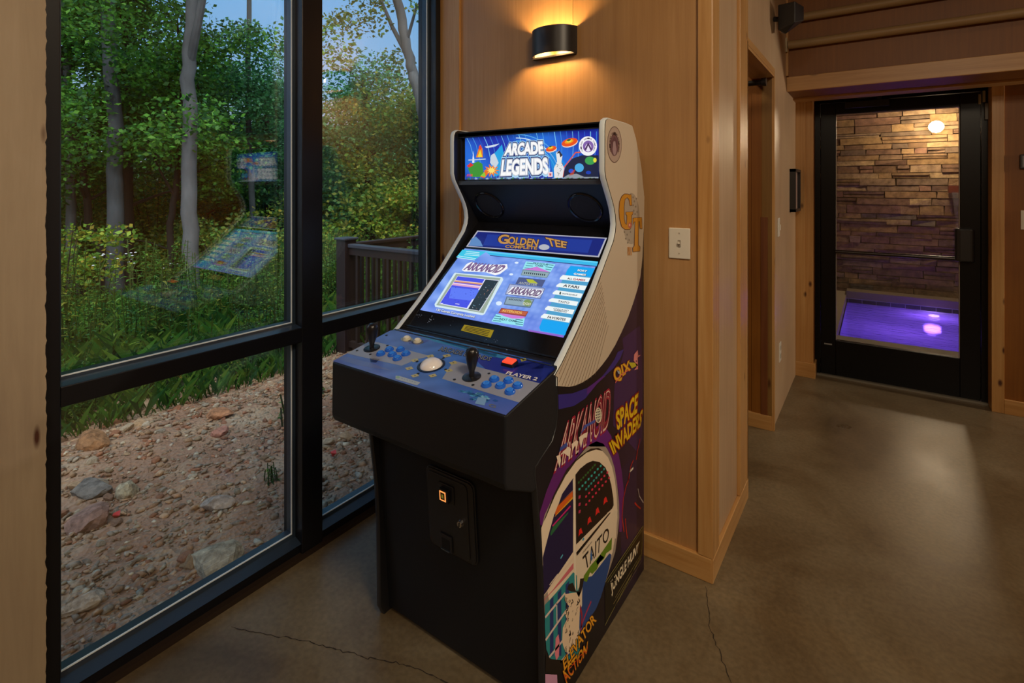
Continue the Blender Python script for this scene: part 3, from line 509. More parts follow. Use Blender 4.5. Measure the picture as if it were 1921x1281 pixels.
WHITE_ART=[
('l',1,'7c6248',0.0022,[(1.4862,1.1437),(1.2265,0.9198)]),
('l',1,'7c6248',0.0022,[(1.491,1.1304),(1.2265,0.898)]),
('l',1,'7c6248',0.0022,[(1.4958,1.1192),(1.2419,0.8832)]),
('l',1,'7c6248',0.0022,[(1.5007,1.11),(1.2586,0.8762)]),
('l',1,'7c6248',0.0022,[(1.5056,1.0966),(1.2758,0.8703)]),
('l',1,'7c6248',0.0022,[(1.508,1.0856),(1.2932,0.8648)]),
('l',1,'7c6248',0.0022,[(1.5105,1.0746),(1.311,0.8601)]),
('l',1,'7c6248',0.0022,[(1.5154,1.0632),(1.3312,0.8556)]),
('l',1,'7c6248',0.0022,[(1.5204,1.0474),(1.3518,0.8523)]),
('l',1,'7c6248',0.0022,[(1.5254,1.0294),(1.3729,0.85)]),
('l',1,'7c6248',0.0022,[(1.5304,1.0156),(1.3945,0.8492)]),
('l',1,'7c6248',0.0022,[(1.5354,0.9974),(1.4211,0.8502)]),
('l',1,'7c6248',0.0022,[(1.5455,0.9824),(1.4484,0.8509)]),
('p',1,'a89c8c',[(1.817,1.313),(1.8149,1.2922),(1.8089,1.2728),(1.7993,1.2558),(1.7866,1.2421),(1.7716,1.2324),(1.7551,1.2271),(1.738,1.2263),(1.7211,1.2301),(1.7054,1.2382),(1.6914,1.25),(1.6799,1.2649),(1.6713,1.2822),(1.666,1.3011),(1.6642,1.3207),(1.666,1.3401),(1.6713,1.3585),(1.6799,1.375),(1.6914,1.3887),(1.7054,1.3991),(1.7211,1.4055),(1.738,1.4076),(1.7551,1.4052),(1.7716,1.3982),(1.7866,1.3869),(1.7993,1.3719),(1.8089,1.354),(1.8149,1.334)]),
('p',2,'7c7060',[(1.7596,1.392),(1.7577,1.3893),(1.7533,1.3883),(1.749,1.3895),(1.7472,1.3922),(1.749,1.3948),(1.7533,1.3959),(1.7577,1.3947)]),
('p',2,'7c7060',[(1.7721,1.3774),(1.7702,1.3747),(1.7658,1.3737),(1.7614,1.375),(1.7596,1.3777),(1.7614,1.3803),(1.7658,1.3814),(1.7702,1.3801)]),
('p',2,'7c7060',[(1.7596,1.3634),(1.7577,1.3608),(1.7533,1.3598),(1.749,1.3611),(1.7472,1.3638),(1.749,1.3664),(1.7533,1.3674),(1.7577,1.3662)]),
('p',2,'7c7060',[(1.7847,1.3579),(1.7829,1.3552),(1.7784,1.3542),(1.7739,1.3555),(1.7721,1.3583),(1.7739,1.3609),(1.7784,1.3619),(1.7829,1.3607)]),
('p',2,'7c7060',[(1.7975,1.3381),(1.7956,1.3355),(1.7911,1.3345),(1.7866,1.3359),(1.7847,1.3387),(1.7866,1.3413),(1.7911,1.3423),(1.7956,1.3409)]),
('p',2,'7c7060',[(1.7658,1.3442),(1.764,1.3416),(1.7596,1.3406),(1.7552,1.3419),(1.7533,1.3447),(1.7552,1.3473),(1.7596,1.3482),(1.764,1.3469)]),
('p',2,'7c7060',[(1.6815,1.274),(1.6798,1.2715),(1.6757,1.2707),(1.6716,1.2721),(1.6699,1.2748),(1.6716,1.2772),(1.6757,1.278),(1.6798,1.2767)]),
('p',2,'7c7060',[(1.7049,1.263),(1.7032,1.2605),(1.699,1.2597),(1.6948,1.2611),(1.6931,1.2639),(1.6948,1.2664),(1.699,1.2671),(1.7032,1.2657)]),
('p',2,'7c7060',[(1.6931,1.25),(1.6914,1.2476),(1.6873,1.2468),(1.6832,1.2483),(1.6815,1.251),(1.6832,1.2535),(1.6873,1.2542),(1.6914,1.2528)]),
('p',2,'7c7060',[(1.7228,1.2429),(1.7211,1.2404),(1.7168,1.2397),(1.7126,1.2412),(1.7108,1.2439),(1.7126,1.2464),(1.7168,1.2472),(1.7211,1.2457)]),
('p',2,'7c7060',[(1.7349,1.2701),(1.7332,1.2676),(1.7289,1.2668),(1.7246,1.2682),(1.7228,1.271),(1.7246,1.2735),(1.7289,1.2743),(1.7332,1.2729)]),
('p',2,'7c7060',[(1.7108,1.2346),(1.7091,1.2322),(1.7049,1.2315),(1.7007,1.2329),(1.699,1.2357),(1.7007,1.2382),(1.7049,1.2389),(1.7091,1.2374)]),
('p',2,'7c7060',[(1.7911,1.3866),(1.7892,1.3839),(1.7847,1.3829),(1.7802,1.3841),(1.7784,1.3868),(1.7802,1.3895),(1.7847,1.3906),(1.7892,1.3894)]),
('p',2,'7c7060',[(1.7784,1.3317),(1.7765,1.3291),(1.7721,1.3282),(1.7676,1.3295),(1.7658,1.3323),(1.7676,1.3349),(1.7721,1.3358),(1.7765,1.3345)]),
('p',3,'5a2410',[(1.7365,1.4061),(1.7438,1.3624),(1.7223,1.3629),(1.712,1.3848),(1.6988,1.3909),(1.6831,1.3853),(1.6751,1.3658),(1.6751,1.3204),(1.6854,1.3026),(1.6932,1.3002),(1.6943,1.3298),(1.6856,1.3325),(1.6864,1.3429),(1.7544,1.3413),(1.7519,1.3305),(1.7428,1.3287),(1.7403,1.2881),(1.7257,1.2784),(1.6797,1.2813),(1.6486,1.2933),(1.6311,1.3221),(1.6255,1.3495),(1.6312,1.3789),(1.6487,1.3972),(1.6738,1.4056),(1.706,1.4053),(1.7244,1.4016)]),
('p',4,'c88a1c',[(1.7349,1.4041),(1.7398,1.364),(1.7258,1.3644),(1.7168,1.3857),(1.699,1.393),(1.6786,1.3864),(1.6699,1.3661),(1.6699,1.3204),(1.6815,1.3015),(1.6961,1.2983),(1.699,1.3305),(1.6902,1.3332),(1.6902,1.3413),(1.7503,1.34),(1.7472,1.3319),(1.738,1.3299),(1.7349,1.2889),(1.7228,1.2803),(1.6815,1.2831),(1.6528,1.2941),(1.636,1.3221),(1.6305,1.3493),(1.636,1.3783),(1.6528,1.396),(1.6757,1.4037),(1.7049,1.4033),(1.7258,1.3995)]),
('p',5,'5a2410',[(1.7494,1.3191),(1.8374,1.3173),(1.8421,1.2731),(1.8159,1.2763),(1.8117,1.3019),(1.8081,1.3022),(1.8061,1.2173),(1.8225,1.2097),(1.82,1.193),(1.7485,1.1973),(1.745,1.2134),(1.7605,1.2191),(1.7691,1.304),(1.7651,1.3023),(1.7497,1.2916)]),
('p',6,'c88a1c',[(1.7533,1.3174),(1.8335,1.3158),(1.8381,1.275),(1.8203,1.2774),(1.8157,1.3033),(1.804,1.3039),(1.8007,1.217),(1.817,1.2094),(1.8157,1.1949),(1.7521,1.1985),(1.7503,1.2122),(1.7658,1.2178),(1.7721,1.3057),(1.7608,1.3039),(1.7503,1.2927)]),
('p',5,'c07c28',[(1.7014,1.2193),(1.7097,1.2208),(1.712,1.1926),(1.7049,1.1888)]),
('p',5,'c07c28',[(1.7132,1.2181),(1.7216,1.2197),(1.724,1.1914),(1.7168,1.1875)]),
('p',5,'c07c28',[(1.7283,1.2167),(1.7368,1.2182),(1.7392,1.1897),(1.7319,1.1858)]),
('p',5,'c05848',[(1.7398,1.2933),(1.7365,1.2873),(1.728,1.284),(1.7176,1.2847),(1.7093,1.2891),(1.7061,1.2954),(1.7093,1.3013),(1.7176,1.3047),(1.728,1.3041),(1.7365,1.2998)]),
('p',6,'e0b090',[(1.727,1.2953),(1.7249,1.2921),(1.7198,1.2911),(1.7147,1.2927),(1.7126,1.2962),(1.7147,1.2993),(1.7198,1.3004),(1.7249,1.2987)]),
('p',1,'5c4038',[(1.6528,1.5728),(1.6513,1.5589),(1.6467,1.5455),(1.6394,1.5333),(1.6297,1.5231),(1.6182,1.5153),(1.6056,1.5103),(1.5925,1.5083),(1.5795,1.5093),(1.5673,1.5133),(1.5565,1.5199),(1.5476,1.5289),(1.5409,1.5398),(1.5368,1.552),(1.5354,1.565),(1.5368,1.5782),(1.5409,1.591),(1.5476,1.6027),(1.5565,1.6129),(1.5673,1.621),(1.5795,1.6266),(1.5925,1.6293),(1.6056,1.629),(1.6182,1.6257),(1.6297,1.6194),(1.6394,1.6105),(1.6467,1.5994),(1.6513,1.5866)]),
('p',2,'b09c90',[(1.6495,1.5726),(1.648,1.5593),(1.6437,1.5465),(1.6368,1.5349),(1.6276,1.5251),(1.6168,1.5177),(1.6049,1.5129),(1.5925,1.5109),(1.5802,1.5119),(1.5687,1.5157),(1.5584,1.522),(1.55,1.5306),(1.5437,1.541),(1.5397,1.5527),(1.5384,1.5652),(1.5397,1.5778),(1.5437,1.5901),(1.55,1.6013),(1.5584,1.6111),(1.5687,1.6188),(1.5802,1.6241),(1.5925,1.6267),(1.6049,1.6264),(1.6168,1.6232),(1.6276,1.6172),(1.6368,1.6086),(1.6437,1.5979),(1.648,1.5857)]),
('p',3,'6a4850',[(1.6261,1.5699),(1.6252,1.5615),(1.6226,1.5534),(1.6184,1.5461),(1.6129,1.5399),(1.6063,1.5351),(1.599,1.532),(1.5914,1.5307),(1.5838,1.5312),(1.5767,1.5336),(1.5704,1.5376),(1.5651,1.5431),(1.5611,1.5498),(1.5587,1.5574),(1.5578,1.5654),(1.5587,1.5736),(1.5611,1.5814),(1.5651,1.5886),(1.5704,1.5948),(1.5767,1.5997),(1.5838,1.603),(1.5914,1.6046),(1.599,1.6043),(1.6063,1.6021),(1.6129,1.5982),(1.6184,1.5928),(1.6226,1.586),(1.6252,1.5782)]),
('p',4,'a08890',[(1.6086,1.5588),(1.6082,1.5533),(1.607,1.5481),(1.6051,1.5434),(1.6025,1.5394),(1.5994,1.5363),(1.596,1.5344),(1.5925,1.5336),(1.5889,1.534),(1.5855,1.5356),(1.5825,1.5384),(1.58,1.542),(1.5781,1.5465),(1.577,1.5515),(1.5766,1.5568),(1.577,1.5622),(1.5781,1.5674),(1.58,1.572),(1.5825,1.576),(1.5855,1.5791),(1.5889,1.5811),(1.5925,1.582),(1.596,1.5817),(1.5994,1.5801),(1.6025,1.5774),(1.6051,1.5738),(1.607,1.5693),(1.6082,1.5642)]),
('p',5,'5a3844',[(1.5661,1.5757),(1.5925,1.5952),(1.6167,1.5793),(1.6086,1.5543),(1.5978,1.5802),(1.5819,1.579),(1.5766,1.5525)]),
('arc', 4, '4c3434', 'CHICAGO GAMING COMPANY', (1.5925, 1.5688), 0.0363, 0.01),
]
MQ_ART=[
('l',1,'4a9ae0',0.0018,[(-0.2851,1.4511),(-0.2907,1.5279),(-0.3187,1.5974),(-0.3587,1.6514)]),
('l',1,'2a6ad0',0.0026,[(-0.2587,1.451),(-0.263,1.5271),(-0.289,1.596),(-0.3266,1.6494)]),
('l',1,'7ac8f0',0.0018,[(-0.2326,1.4508),(-0.2359,1.5264),(-0.2598,1.5946),(-0.2951,1.6475)]),
('l',1,'4a9ae0',0.0026,[(-0.207,1.4507),(-0.2091,1.5256),(-0.231,1.5933),(-0.2641,1.6456)]),
('l',1,'2a6ad0',0.0018,[(-0.1817,1.4505),(-0.1827,1.5249),(-0.2027,1.592),(-0.2337,1.6438)]),
('l',1,'7ac8f0',0.0026,[(-0.1568,1.4504),(-0.1568,1.5242),(-0.1749,1.5907),(-0.2038,1.6419)]),
('l',1,'4a9ae0',0.0018,[(-0.1322,1.4502),(-0.1312,1.5235),(-0.1475,1.5894),(-0.1744,1.6401)]),
('l',1,'2a6ad0',0.0026,[(-0.108,1.4501),(-0.106,1.5228),(-0.1206,1.5881),(-0.1455,1.6384)]),
('l',1,'7ac8f0',0.0018,[(-0.0841,1.4499),(-0.0812,1.5221),(-0.094,1.5869),(-0.117,1.6366)]),
('l',1,'4a9ae0',0.0026,[(-0.0606,1.4498),(-0.0567,1.5214),(-0.0679,1.5857),(-0.0891,1.6349)]),
('l',1,'2a6ad0',0.0018,[(-0.0374,1.4497),(-0.0326,1.5208),(-0.0422,1.5845),(-0.0616,1.6332)]),
('l',1,'7ac8f0',0.0026,[(-0.0145,1.4495),(-0.0088,1.5201),(-0.0169,1.5833),(-0.0345,1.6316)]),
('l',1,'4a9ae0',0.0018,[(0.0081,1.4494),(0.0146,1.5195),(0.0081,1.5821),(-0.0079,1.6299)]),
('l',1,'2a6ad0',0.0026,[(0.0303,1.4492),(0.0377,1.5188),(0.0326,1.581),(0.0183,1.6283)]),
('l',1,'7ac8f0',0.0018,[(0.0523,1.4491),(0.0604,1.5182),(0.0568,1.5798),(0.0441,1.6268)]),
('l',1,'4a9ae0',0.0026,[(0.0739,1.449),(0.0829,1.5176),(0.0806,1.5787),(0.0694,1.6252)]),
('l',1,'2a6ad0',0.0018,[(0.0953,1.4489),(0.105,1.517),(0.1041,1.5776),(0.0944,1.6237)]),
('l',1,'7ac8f0',0.0026,[(0.1164,1.4487),(0.1268,1.5164),(0.1272,1.5765),(0.119,1.6222)]),
('l',1,'4a9ae0',0.0018,[(0.1372,1.4486),(0.1483,1.5158),(0.15,1.5755),(0.1432,1.6207)]),
('l',1,'2a6ad0',0.0026,[(0.1577,1.4485),(0.1696,1.5152),(0.1725,1.5744),(0.167,1.6192)]),
('l',1,'7ac8f0',0.0018,[(0.178,1.4484),(0.1905,1.5146),(0.1946,1.5734),(0.1905,1.6178)]),
('l',1,'4a9ae0',0.0026,[(0.198,1.4482),(0.2111,1.5141),(0.2165,1.5724),(0.2136,1.6164)]),
('l',1,'2a6ad0',0.0018,[(0.2177,1.4481),(0.2315,1.5135),(0.238,1.5714),(0.2364,1.615)]),
('l',1,'7ac8f0',0.0026,[(0.2372,1.448),(0.2516,1.5129),(0.2592,1.5704),(0.2588,1.6136)]),
('l',1,'4a9ae0',0.0018,[(0.2564,1.4479),(0.2715,1.5124),(0.2801,1.5694),(0.2809,1.6123)]),
('l',1,'2a6ad0',0.0026,[(0.2754,1.4478),(0.2911,1.5119),(0.3008,1.5684),(0.3027,1.6109)]),
('l',2,'d8ecf4',0.003,[(0.1406,1.4784),(0.1364,1.4929),(0.1305,1.5072),(0.1229,1.5209),(0.1138,1.5341),(0.1032,1.5465),(0.0912,1.558),(0.0778,1.5687),(0.0632,1.5782),(0.0475,1.5866),(0.0307,1.5938),(0.0132,1.5996),(-0.0051,1.604),(-0.0239,1.6069),(-0.043,1.6082)]),
('l',2,'60c0ea',0.003,[(0.1288,1.4764),(0.1248,1.4901),(0.1193,1.5033),(0.1122,1.5162),(0.1037,1.5284),(0.0937,1.54),(0.0825,1.5507),(0.07,1.5606),(0.0563,1.5695),(0.0417,1.5773),(0.0261,1.5839),(0.0097,1.5892),(-0.0073,1.5933),(-0.0248,1.5959),(-0.0426,1.5971)]),
('l',2,'58a8e8',0.003,[(0.154,1.4805),(0.1495,1.4962),(0.1431,1.5115),(0.1351,1.5263),(0.1253,1.5405),(0.1139,1.5539),(0.101,1.5664),(0.0867,1.5778),(0.071,1.5882),(0.0541,1.5973),(0.0361,1.6051),(0.0172,1.6114),(-0.0025,1.6162),(-0.0228,1.6194),(-0.0435,1.6209)]),
('p',2,'1a86d8',[(0.0962,1.5628),(0.1398,1.5385),(0.2111,1.4482),(0.1181,1.4487)]),
('p',2,'20a0e0',[(-0.1568,1.5406),(-0.106,1.5875),(-0.096,1.5467),(-0.111,1.4744),(-0.1465,1.4667)]),
('p',4,'ece0d0',[(0.2116,1.5847),(0.2114,1.5804),(0.2082,1.5759),(0.2025,1.5717),(0.1947,1.5681),(0.1855,1.5655),(0.1758,1.5641),(0.1666,1.5642),(0.1589,1.5656),(0.1533,1.5684),(0.1504,1.5721),(0.1507,1.5765),(0.1539,1.581),(0.1598,1.5853),(0.1679,1.5889),(0.1771,1.5915),(0.1868,1.5927),(0.1958,1.5926),(0.2034,1.5911),(0.2088,1.5884)]),
('p',5,'e8501c',[(0.2103,1.5877),(0.2101,1.5834),(0.207,1.5789),(0.2013,1.5747),(0.1934,1.5711),(0.1842,1.5685),(0.1746,1.5671),(0.1654,1.5672),(0.1576,1.5687),(0.152,1.5714),(0.1492,1.5751),(0.1494,1.5795),(0.1526,1.5841),(0.1586,1.5884),(0.1666,1.5919),(0.1759,1.5945),(0.1855,1.5957),(0.1946,1.5956),(0.2022,1.5941),(0.2076,1.5914)]),
('p',6,'f0a020',[(0.1951,1.5879),(0.195,1.5858),(0.1932,1.5835),(0.1899,1.5813),(0.1856,1.5794),(0.1805,1.578),(0.1752,1.5773),(0.1701,1.5772),(0.1659,1.5779),(0.1629,1.5792),(0.1614,1.5811),(0.1616,1.5833),(0.1635,1.5856),(0.1668,1.5878),(0.1712,1.5897),(0.1763,1.591),(0.1816,1.5918),(0.1866,1.5918),(0.1907,1.5911),(0.1937,1.5898)]),
('p',7,'f0e850',[(0.1875,1.5879),(0.1875,1.5866),(0.1865,1.5852),(0.1848,1.5839),(0.1824,1.5829),(0.1796,1.5821),(0.1767,1.5817),(0.174,1.5817),(0.1717,1.5822),(0.17,1.583),(0.1692,1.5841),(0.1692,1.5854),(0.1702,1.5868),(0.172,1.5881),(0.1743,1.5891),(0.1771,1.5899),(0.18,1.5903),(0.1828,1.5902),(0.1851,1.5898),(0.1867,1.589)]),
('p',8,'3a6030',[(0.1852,1.5905),(0.1852,1.5893),(0.1844,1.5881),(0.183,1.587),(0.181,1.586),(0.1787,1.5854),(0.1763,1.585),(0.174,1.5851),(0.172,1.5856),(0.1706,1.5864),(0.1699,1.5874),(0.1699,1.5886),(0.1706,1.5899),(0.1721,1.591),(0.1741,1.592),(0.1764,1.5926),(0.1788,1.5929),(0.1811,1.5929),(0.183,1.5924),(0.1845,1.5916)]),
('p',4,'ece0d0',[(0.1296,1.563),(0.1294,1.5601),(0.1271,1.5571),(0.123,1.5543),(0.1175,1.552),(0.1111,1.5504),(0.1044,1.5496),(0.0981,1.5498),(0.0928,1.5509),(0.089,1.5528),(0.0871,1.5554),(0.0873,1.5584),(0.0897,1.5614),(0.0938,1.5642),(0.0994,1.5666),(0.1059,1.5682),(0.1126,1.5689),(0.1188,1.5687),(0.1241,1.5675),(0.1278,1.5656)]),
('p',5,'e8501c',[(0.1283,1.5661),(0.1281,1.5632),(0.1258,1.5602),(0.1217,1.5574),(0.1162,1.5551),(0.1098,1.5534),(0.1031,1.5527),(0.0968,1.5529),(0.0914,1.554),(0.0876,1.5559),(0.0858,1.5585),(0.086,1.5615),(0.0883,1.5645),(0.0925,1.5673),(0.0981,1.5697),(0.1046,1.5713),(0.1113,1.572),(0.1175,1.5717),(0.1228,1.5706),(0.1265,1.5687)]),
('p',6,'f0a020',[(0.1171,1.5675),(0.1169,1.566),(0.1156,1.5645),(0.1133,1.5631),(0.1103,1.5619),(0.1067,1.561),(0.103,1.5606),(0.0996,1.5606),(0.0967,1.5611),(0.0947,1.5621),(0.0937,1.5634),(0.0938,1.5649),(0.0952,1.5664),(0.0975,1.5678),(0.1006,1.5691),(0.1041,1.5699),(0.1078,1.5703),(0.1112,1.5703),(0.1141,1.5697),(0.1161,1.5688)]),
('p',7,'f0e850',[(0.1118,1.5681),(0.1117,1.5672),(0.111,1.5663),(0.1098,1.5655),(0.1081,1.5648),(0.1062,1.5643),(0.1042,1.5641),(0.1023,1.5641),(0.1007,1.5645),(0.0996,1.5651),(0.099,1.5658),(0.0991,1.5667),(0.0998,1.5676),(0.101,1.5685),(0.1027,1.5692),(0.1046,1.5696),(0.1067,1.5699),(0.1085,1.5698),(0.1101,1.5694),(0.1112,1.5689)]),
('p',8,'3a6030',[(0.1099,1.571),(0.1098,1.5701),(0.1093,1.5693),(0.1083,1.5686),(0.1069,1.5679),(0.1053,1.5675),(0.1036,1.5674),(0.102,1.5675),(0.1007,1.5678),(0.0997,1.5684),(0.0992,1.5691),(0.0992,1.5699),(0.0998,1.5707),(0.1008,1.5715),(0.1022,1.5721),(0.1038,1.5725),(0.1055,1.5727),(0.1071,1.5726),(0.1084,1.5723),(0.1094,1.5717)]),
('t', 6, 'a8d4f0', 'ARCADE', [(-0.0822, 1.5863), (0.0703, 1.5884), (0.0757, 1.5476), (-0.093, 1.5478)], 0.17),
('t', 6, 'a8d4f0', 'LEGENDS', [(-0.102, 1.5267), (0.0909, 1.5288), (0.0953, 1.4774), (-0.11, 1.4735)], 0.17),
('t', 7, '142a6a', 'ARCADE', [(-0.0822, 1.5863), (0.0703, 1.5884), (0.0757, 1.5476), (-0.093, 1.5478)], 0.13),
('t', 7, '142a6a', 'LEGENDS', [(-0.102, 1.5267), (0.0909, 1.5288), (0.0953, 1.4774), (-0.11, 1.4735)], 0.13),
('t', 8, 'c8ccd4', 'ARCADE', [(-0.0822, 1.5863), (0.0703, 1.5884), (0.0757, 1.5476), (-0.093, 1.5478)], 0.075),
('t', 8, 'c8ccd4', 'LEGENDS', [(-0.102, 1.5267), (0.0909, 1.5288), (0.0953, 1.4774), (-0.11, 1.4735)], 0.075),
('t', 9, 'fafcff', 'ARCADE', [(-0.0822, 1.5863), (0.0703, 1.5884), (0.0757, 1.5476), (-0.093, 1.5478)], 0.03),
('t', 9, 'fafcff', 'LEGENDS', [(-0.102, 1.5267), (0.0909, 1.5288), (0.0953, 1.4774), (-0.11, 1.4735)], 0.03),
('p',5,'f4f2f6',[(0.2829,1.5639),(0.2821,1.5568),(0.2796,1.5501),(0.2757,1.5441),(0.2705,1.5392),(0.2642,1.5356),(0.2571,1.5334),(0.2496,1.5329),(0.2421,1.5339),(0.235,1.5366),(0.2285,1.5407),(0.2231,1.5461),(0.2191,1.5525),(0.2165,1.5596),(0.2157,1.5669),(0.2165,1.5742),(0.2191,1.581),(0.2231,1.5871),(0.2285,1.592),(0.235,1.5955),(0.2421,1.5975),(0.2496,1.5979),(0.2571,1.5967),(0.2642,1.5939),(0.2705,1.5897),(0.2757,1.5843),(0.2796,1.578),(0.2821,1.5711)]),
('p',6,'8060a8',[(0.2707,1.5634),(0.2702,1.5591),(0.2687,1.555),(0.2664,1.5515),(0.2633,1.5485),(0.2595,1.5463),(0.2553,1.5451),(0.2508,1.5448),(0.2464,1.5454),(0.2421,1.547),(0.2383,1.5495),(0.2351,1.5527),(0.2327,1.5566),(0.2312,1.5608),(0.2307,1.5652),(0.2312,1.5695),(0.2327,1.5736),(0.2351,1.5772),(0.2383,1.5801),(0.2421,1.5823),(0.2464,1.5835),(0.2508,1.5838),(0.2553,1.5831),(0.2595,1.5814),(0.2633,1.5789),(0.2664,1.5757),(0.2687,1.5719),(0.2702,1.5677)]),
('p',7,'e8e0f0',[(0.262,1.5594),(0.2617,1.5566),(0.2609,1.5539),(0.2596,1.5515),(0.2578,1.5495),(0.2557,1.548),(0.2533,1.5471),(0.2508,1.5469),(0.2484,1.5473),(0.246,1.5484),(0.2438,1.55),(0.2421,1.5522),(0.2407,1.5547),(0.2399,1.5575),(0.2396,1.5604),(0.2399,1.5633),(0.2407,1.566),(0.2421,1.5684),(0.2438,1.5704),(0.246,1.5719),(0.2484,1.5727),(0.2508,1.5729),(0.2533,1.5725),(0.2557,1.5714),(0.2578,1.5698),(0.2596,1.5676),(0.2609,1.5651),(0.2617,1.5623)]),
('p',8,'4a3060',[(0.2364,1.5533),(0.2508,1.578),(0.2656,1.5521),(0.2588,1.5517),(0.2508,1.5672),(0.2436,1.5523)]),
('arc', 8, '40304c', 'CHICAGO GAMING COMPANY', (0.2496, 1.5654), 0.0256, 0.0048),
('p',4,'1c2440',[(0.1526,1.4672),(0.1653,1.5005),(0.1905,1.5257),(0.2275,1.5355),(0.2872,1.5334),(0.2911,1.4548),(0.1569,1.4559)]),
('l',5,'e0583c',0.004,[(0.1534,1.4634),(0.159,1.4969),(0.1822,1.5222),(0.2029,1.5455),(0.2214,1.5459)]),
('p',6,'e4e4e4',[(0.1203,1.46),(0.1181,1.494),(0.1311,1.5163),(0.1268,1.5465),(0.1398,1.5554),(0.1526,1.5381),(0.1483,1.5158),(0.159,1.4932),(0.1526,1.4597)]),
('p',7,'303040',[(0.129,1.5445),(0.1398,1.5554),(0.1534,1.538),(0.144,1.5309),(0.1398,1.546)]),
('l',7,'404050',0.0015,[(0.1268,1.5089),(0.1354,1.5056),(0.1303,1.4975)]),
('l',7,'404050',0.0015,[(0.1398,1.4935),(0.1483,1.4904),(0.1432,1.4823)]),
('l',7,'404050',0.0015,[(0.1311,1.4787),(0.1398,1.4756),(0.1346,1.4674)]),
('l',7,'404050',0.0015,[(0.1462,1.5121),(0.1547,1.5089),(0.1496,1.5008)]),
('p',6,'b04020',[(0.178,1.4669),(0.1905,1.4851),(0.2029,1.4886),(0.1946,1.4703)]),
('p',6,'9098a0',[(0.1526,1.459),(0.1738,1.4706),(0.207,1.4739),(0.2356,1.4625),(0.2891,1.462),(0.2891,1.4531),(0.1526,1.453)]),
('p',6,'4aa8e0',[(0.2344,1.4934),(0.2339,1.4902),(0.2327,1.4872),(0.2307,1.4844),(0.228,1.4822),(0.2247,1.4805),(0.2211,1.4795),(0.2173,1.4792),(0.2135,1.4796),(0.2098,1.4808),(0.2066,1.4826),(0.2038,1.4849),(0.2017,1.4877),(0.2005,1.4909),(0.2,1.4942),(0.2005,1.4974),(0.2017,1.5005),(0.2038,1.5032),(0.2066,1.5055),(0.2098,1.5071),(0.2135,1.5081),(0.2173,1.5084),(0.2211,1.5079),(0.2247,1.5068),(0.228,1.505),(0.2307,1.5026),(0.2327,1.4998),(0.2339,1.4967)]),
('p',6,'3c9c50',[(0.2766,1.5158),(0.2761,1.5128),(0.2747,1.51),(0.2725,1.5075),(0.2695,1.5054),(0.2659,1.5038),(0.2619,1.5029),(0.2576,1.5027),(0.2534,1.5031),(0.2493,1.5042),(0.2457,1.506),(0.2426,1.5082),(0.2403,1.5109),(0.2389,1.5139),(0.2384,1.5169),(0.2389,1.52),(0.2403,1.5229),(0.2426,1.5254),(0.2457,1.5275),(0.2493,1.529),(0.2534,1.5299),(0.2576,1.5301),(0.2619,1.5296),(0.2659,1.5284),(0.2695,1.5267),(0.2725,1.5244),(0.2747,1.5218),(0.2761,1.5189)]),
('p',7,'e8dc40',[(0.2817,1.5175),(0.2805,1.5129),(0.2774,1.5101),(0.2735,1.5102),(0.2703,1.5132),(0.2691,1.5178),(0.2703,1.5224),(0.2735,1.5252),(0.2774,1.5251),(0.2805,1.5221)]),
('p',6,'2050c8',[(0.1963,1.4832),(0.1961,1.4816),(0.1953,1.48),(0.1941,1.4786),(0.1926,1.4775),(0.1907,1.4767),(0.1886,1.4761),(0.1863,1.476),(0.1841,1.4762),(0.182,1.4768),(0.1801,1.4777),(0.1785,1.4789),(0.1773,1.4803),(0.1765,1.4819),(0.1763,1.4835),(0.1765,1.4852),(0.1773,1.4867),(0.1785,1.4881),(0.1801,1.4893),(0.182,1.4901),(0.1841,1.4906),(0.1863,1.4908),(0.1886,1.4905),(0.1907,1.4899),(0.1926,1.489),(0.1941,1.4878),(0.1953,1.4864),(0.1961,1.4848)]),
('p',7,'1840b0',[(0.2612,1.4767),(0.261,1.4754),(0.2603,1.4742),(0.2591,1.4731),(0.2576,1.4722),(0.2558,1.4716),(0.2538,1.4712),(0.2516,1.471),(0.2495,1.4712),(0.2475,1.4717),(0.2457,1.4724),(0.2441,1.4733),(0.243,1.4744),(0.2423,1.4757),(0.242,1.477),(0.2423,1.4783),(0.243,1.4795),(0.2441,1.4806),(0.2457,1.4814),(0.2475,1.4821),(0.2495,1.4825),(0.2516,1.4826),(0.2538,1.4824),(0.2558,1.482),(0.2576,1.4812),(0.2591,1.4803),(0.2603,1.4792),(0.261,1.478)]),
('p',5,'3c9030',[(-0.2713,1.5019),(-0.2467,1.5183),(-0.2197,1.528),(-0.1985,1.517),(-0.1932,1.4837),(-0.2091,1.4673),(-0.2521,1.4678)]),
('p',6,'d83028',[(-0.2768,1.5105),(-0.2576,1.5228),(-0.2413,1.5139),(-0.263,1.5039)]),
('p',6,'88c838',[(-0.2091,1.4715),(-0.188,1.4857),(-0.1827,1.467)]),
('p',6,'e87820',[(-0.1145,1.4906),(-0.1357,1.4872),(-0.122,1.4759),(-0.1427,1.4811),(-0.1418,1.4669),(-0.1542,1.4789),(-0.1666,1.4671),(-0.1657,1.4814),(-0.187,1.4767),(-0.1729,1.4878),(-0.1948,1.4921),(-0.1729,1.4955),(-0.187,1.5071),(-0.1657,1.5017),(-0.1666,1.516),(-0.1542,1.5038),(-0.1418,1.5154),(-0.1427,1.5012),(-0.122,1.5056),(-0.1357,1.4948)]),
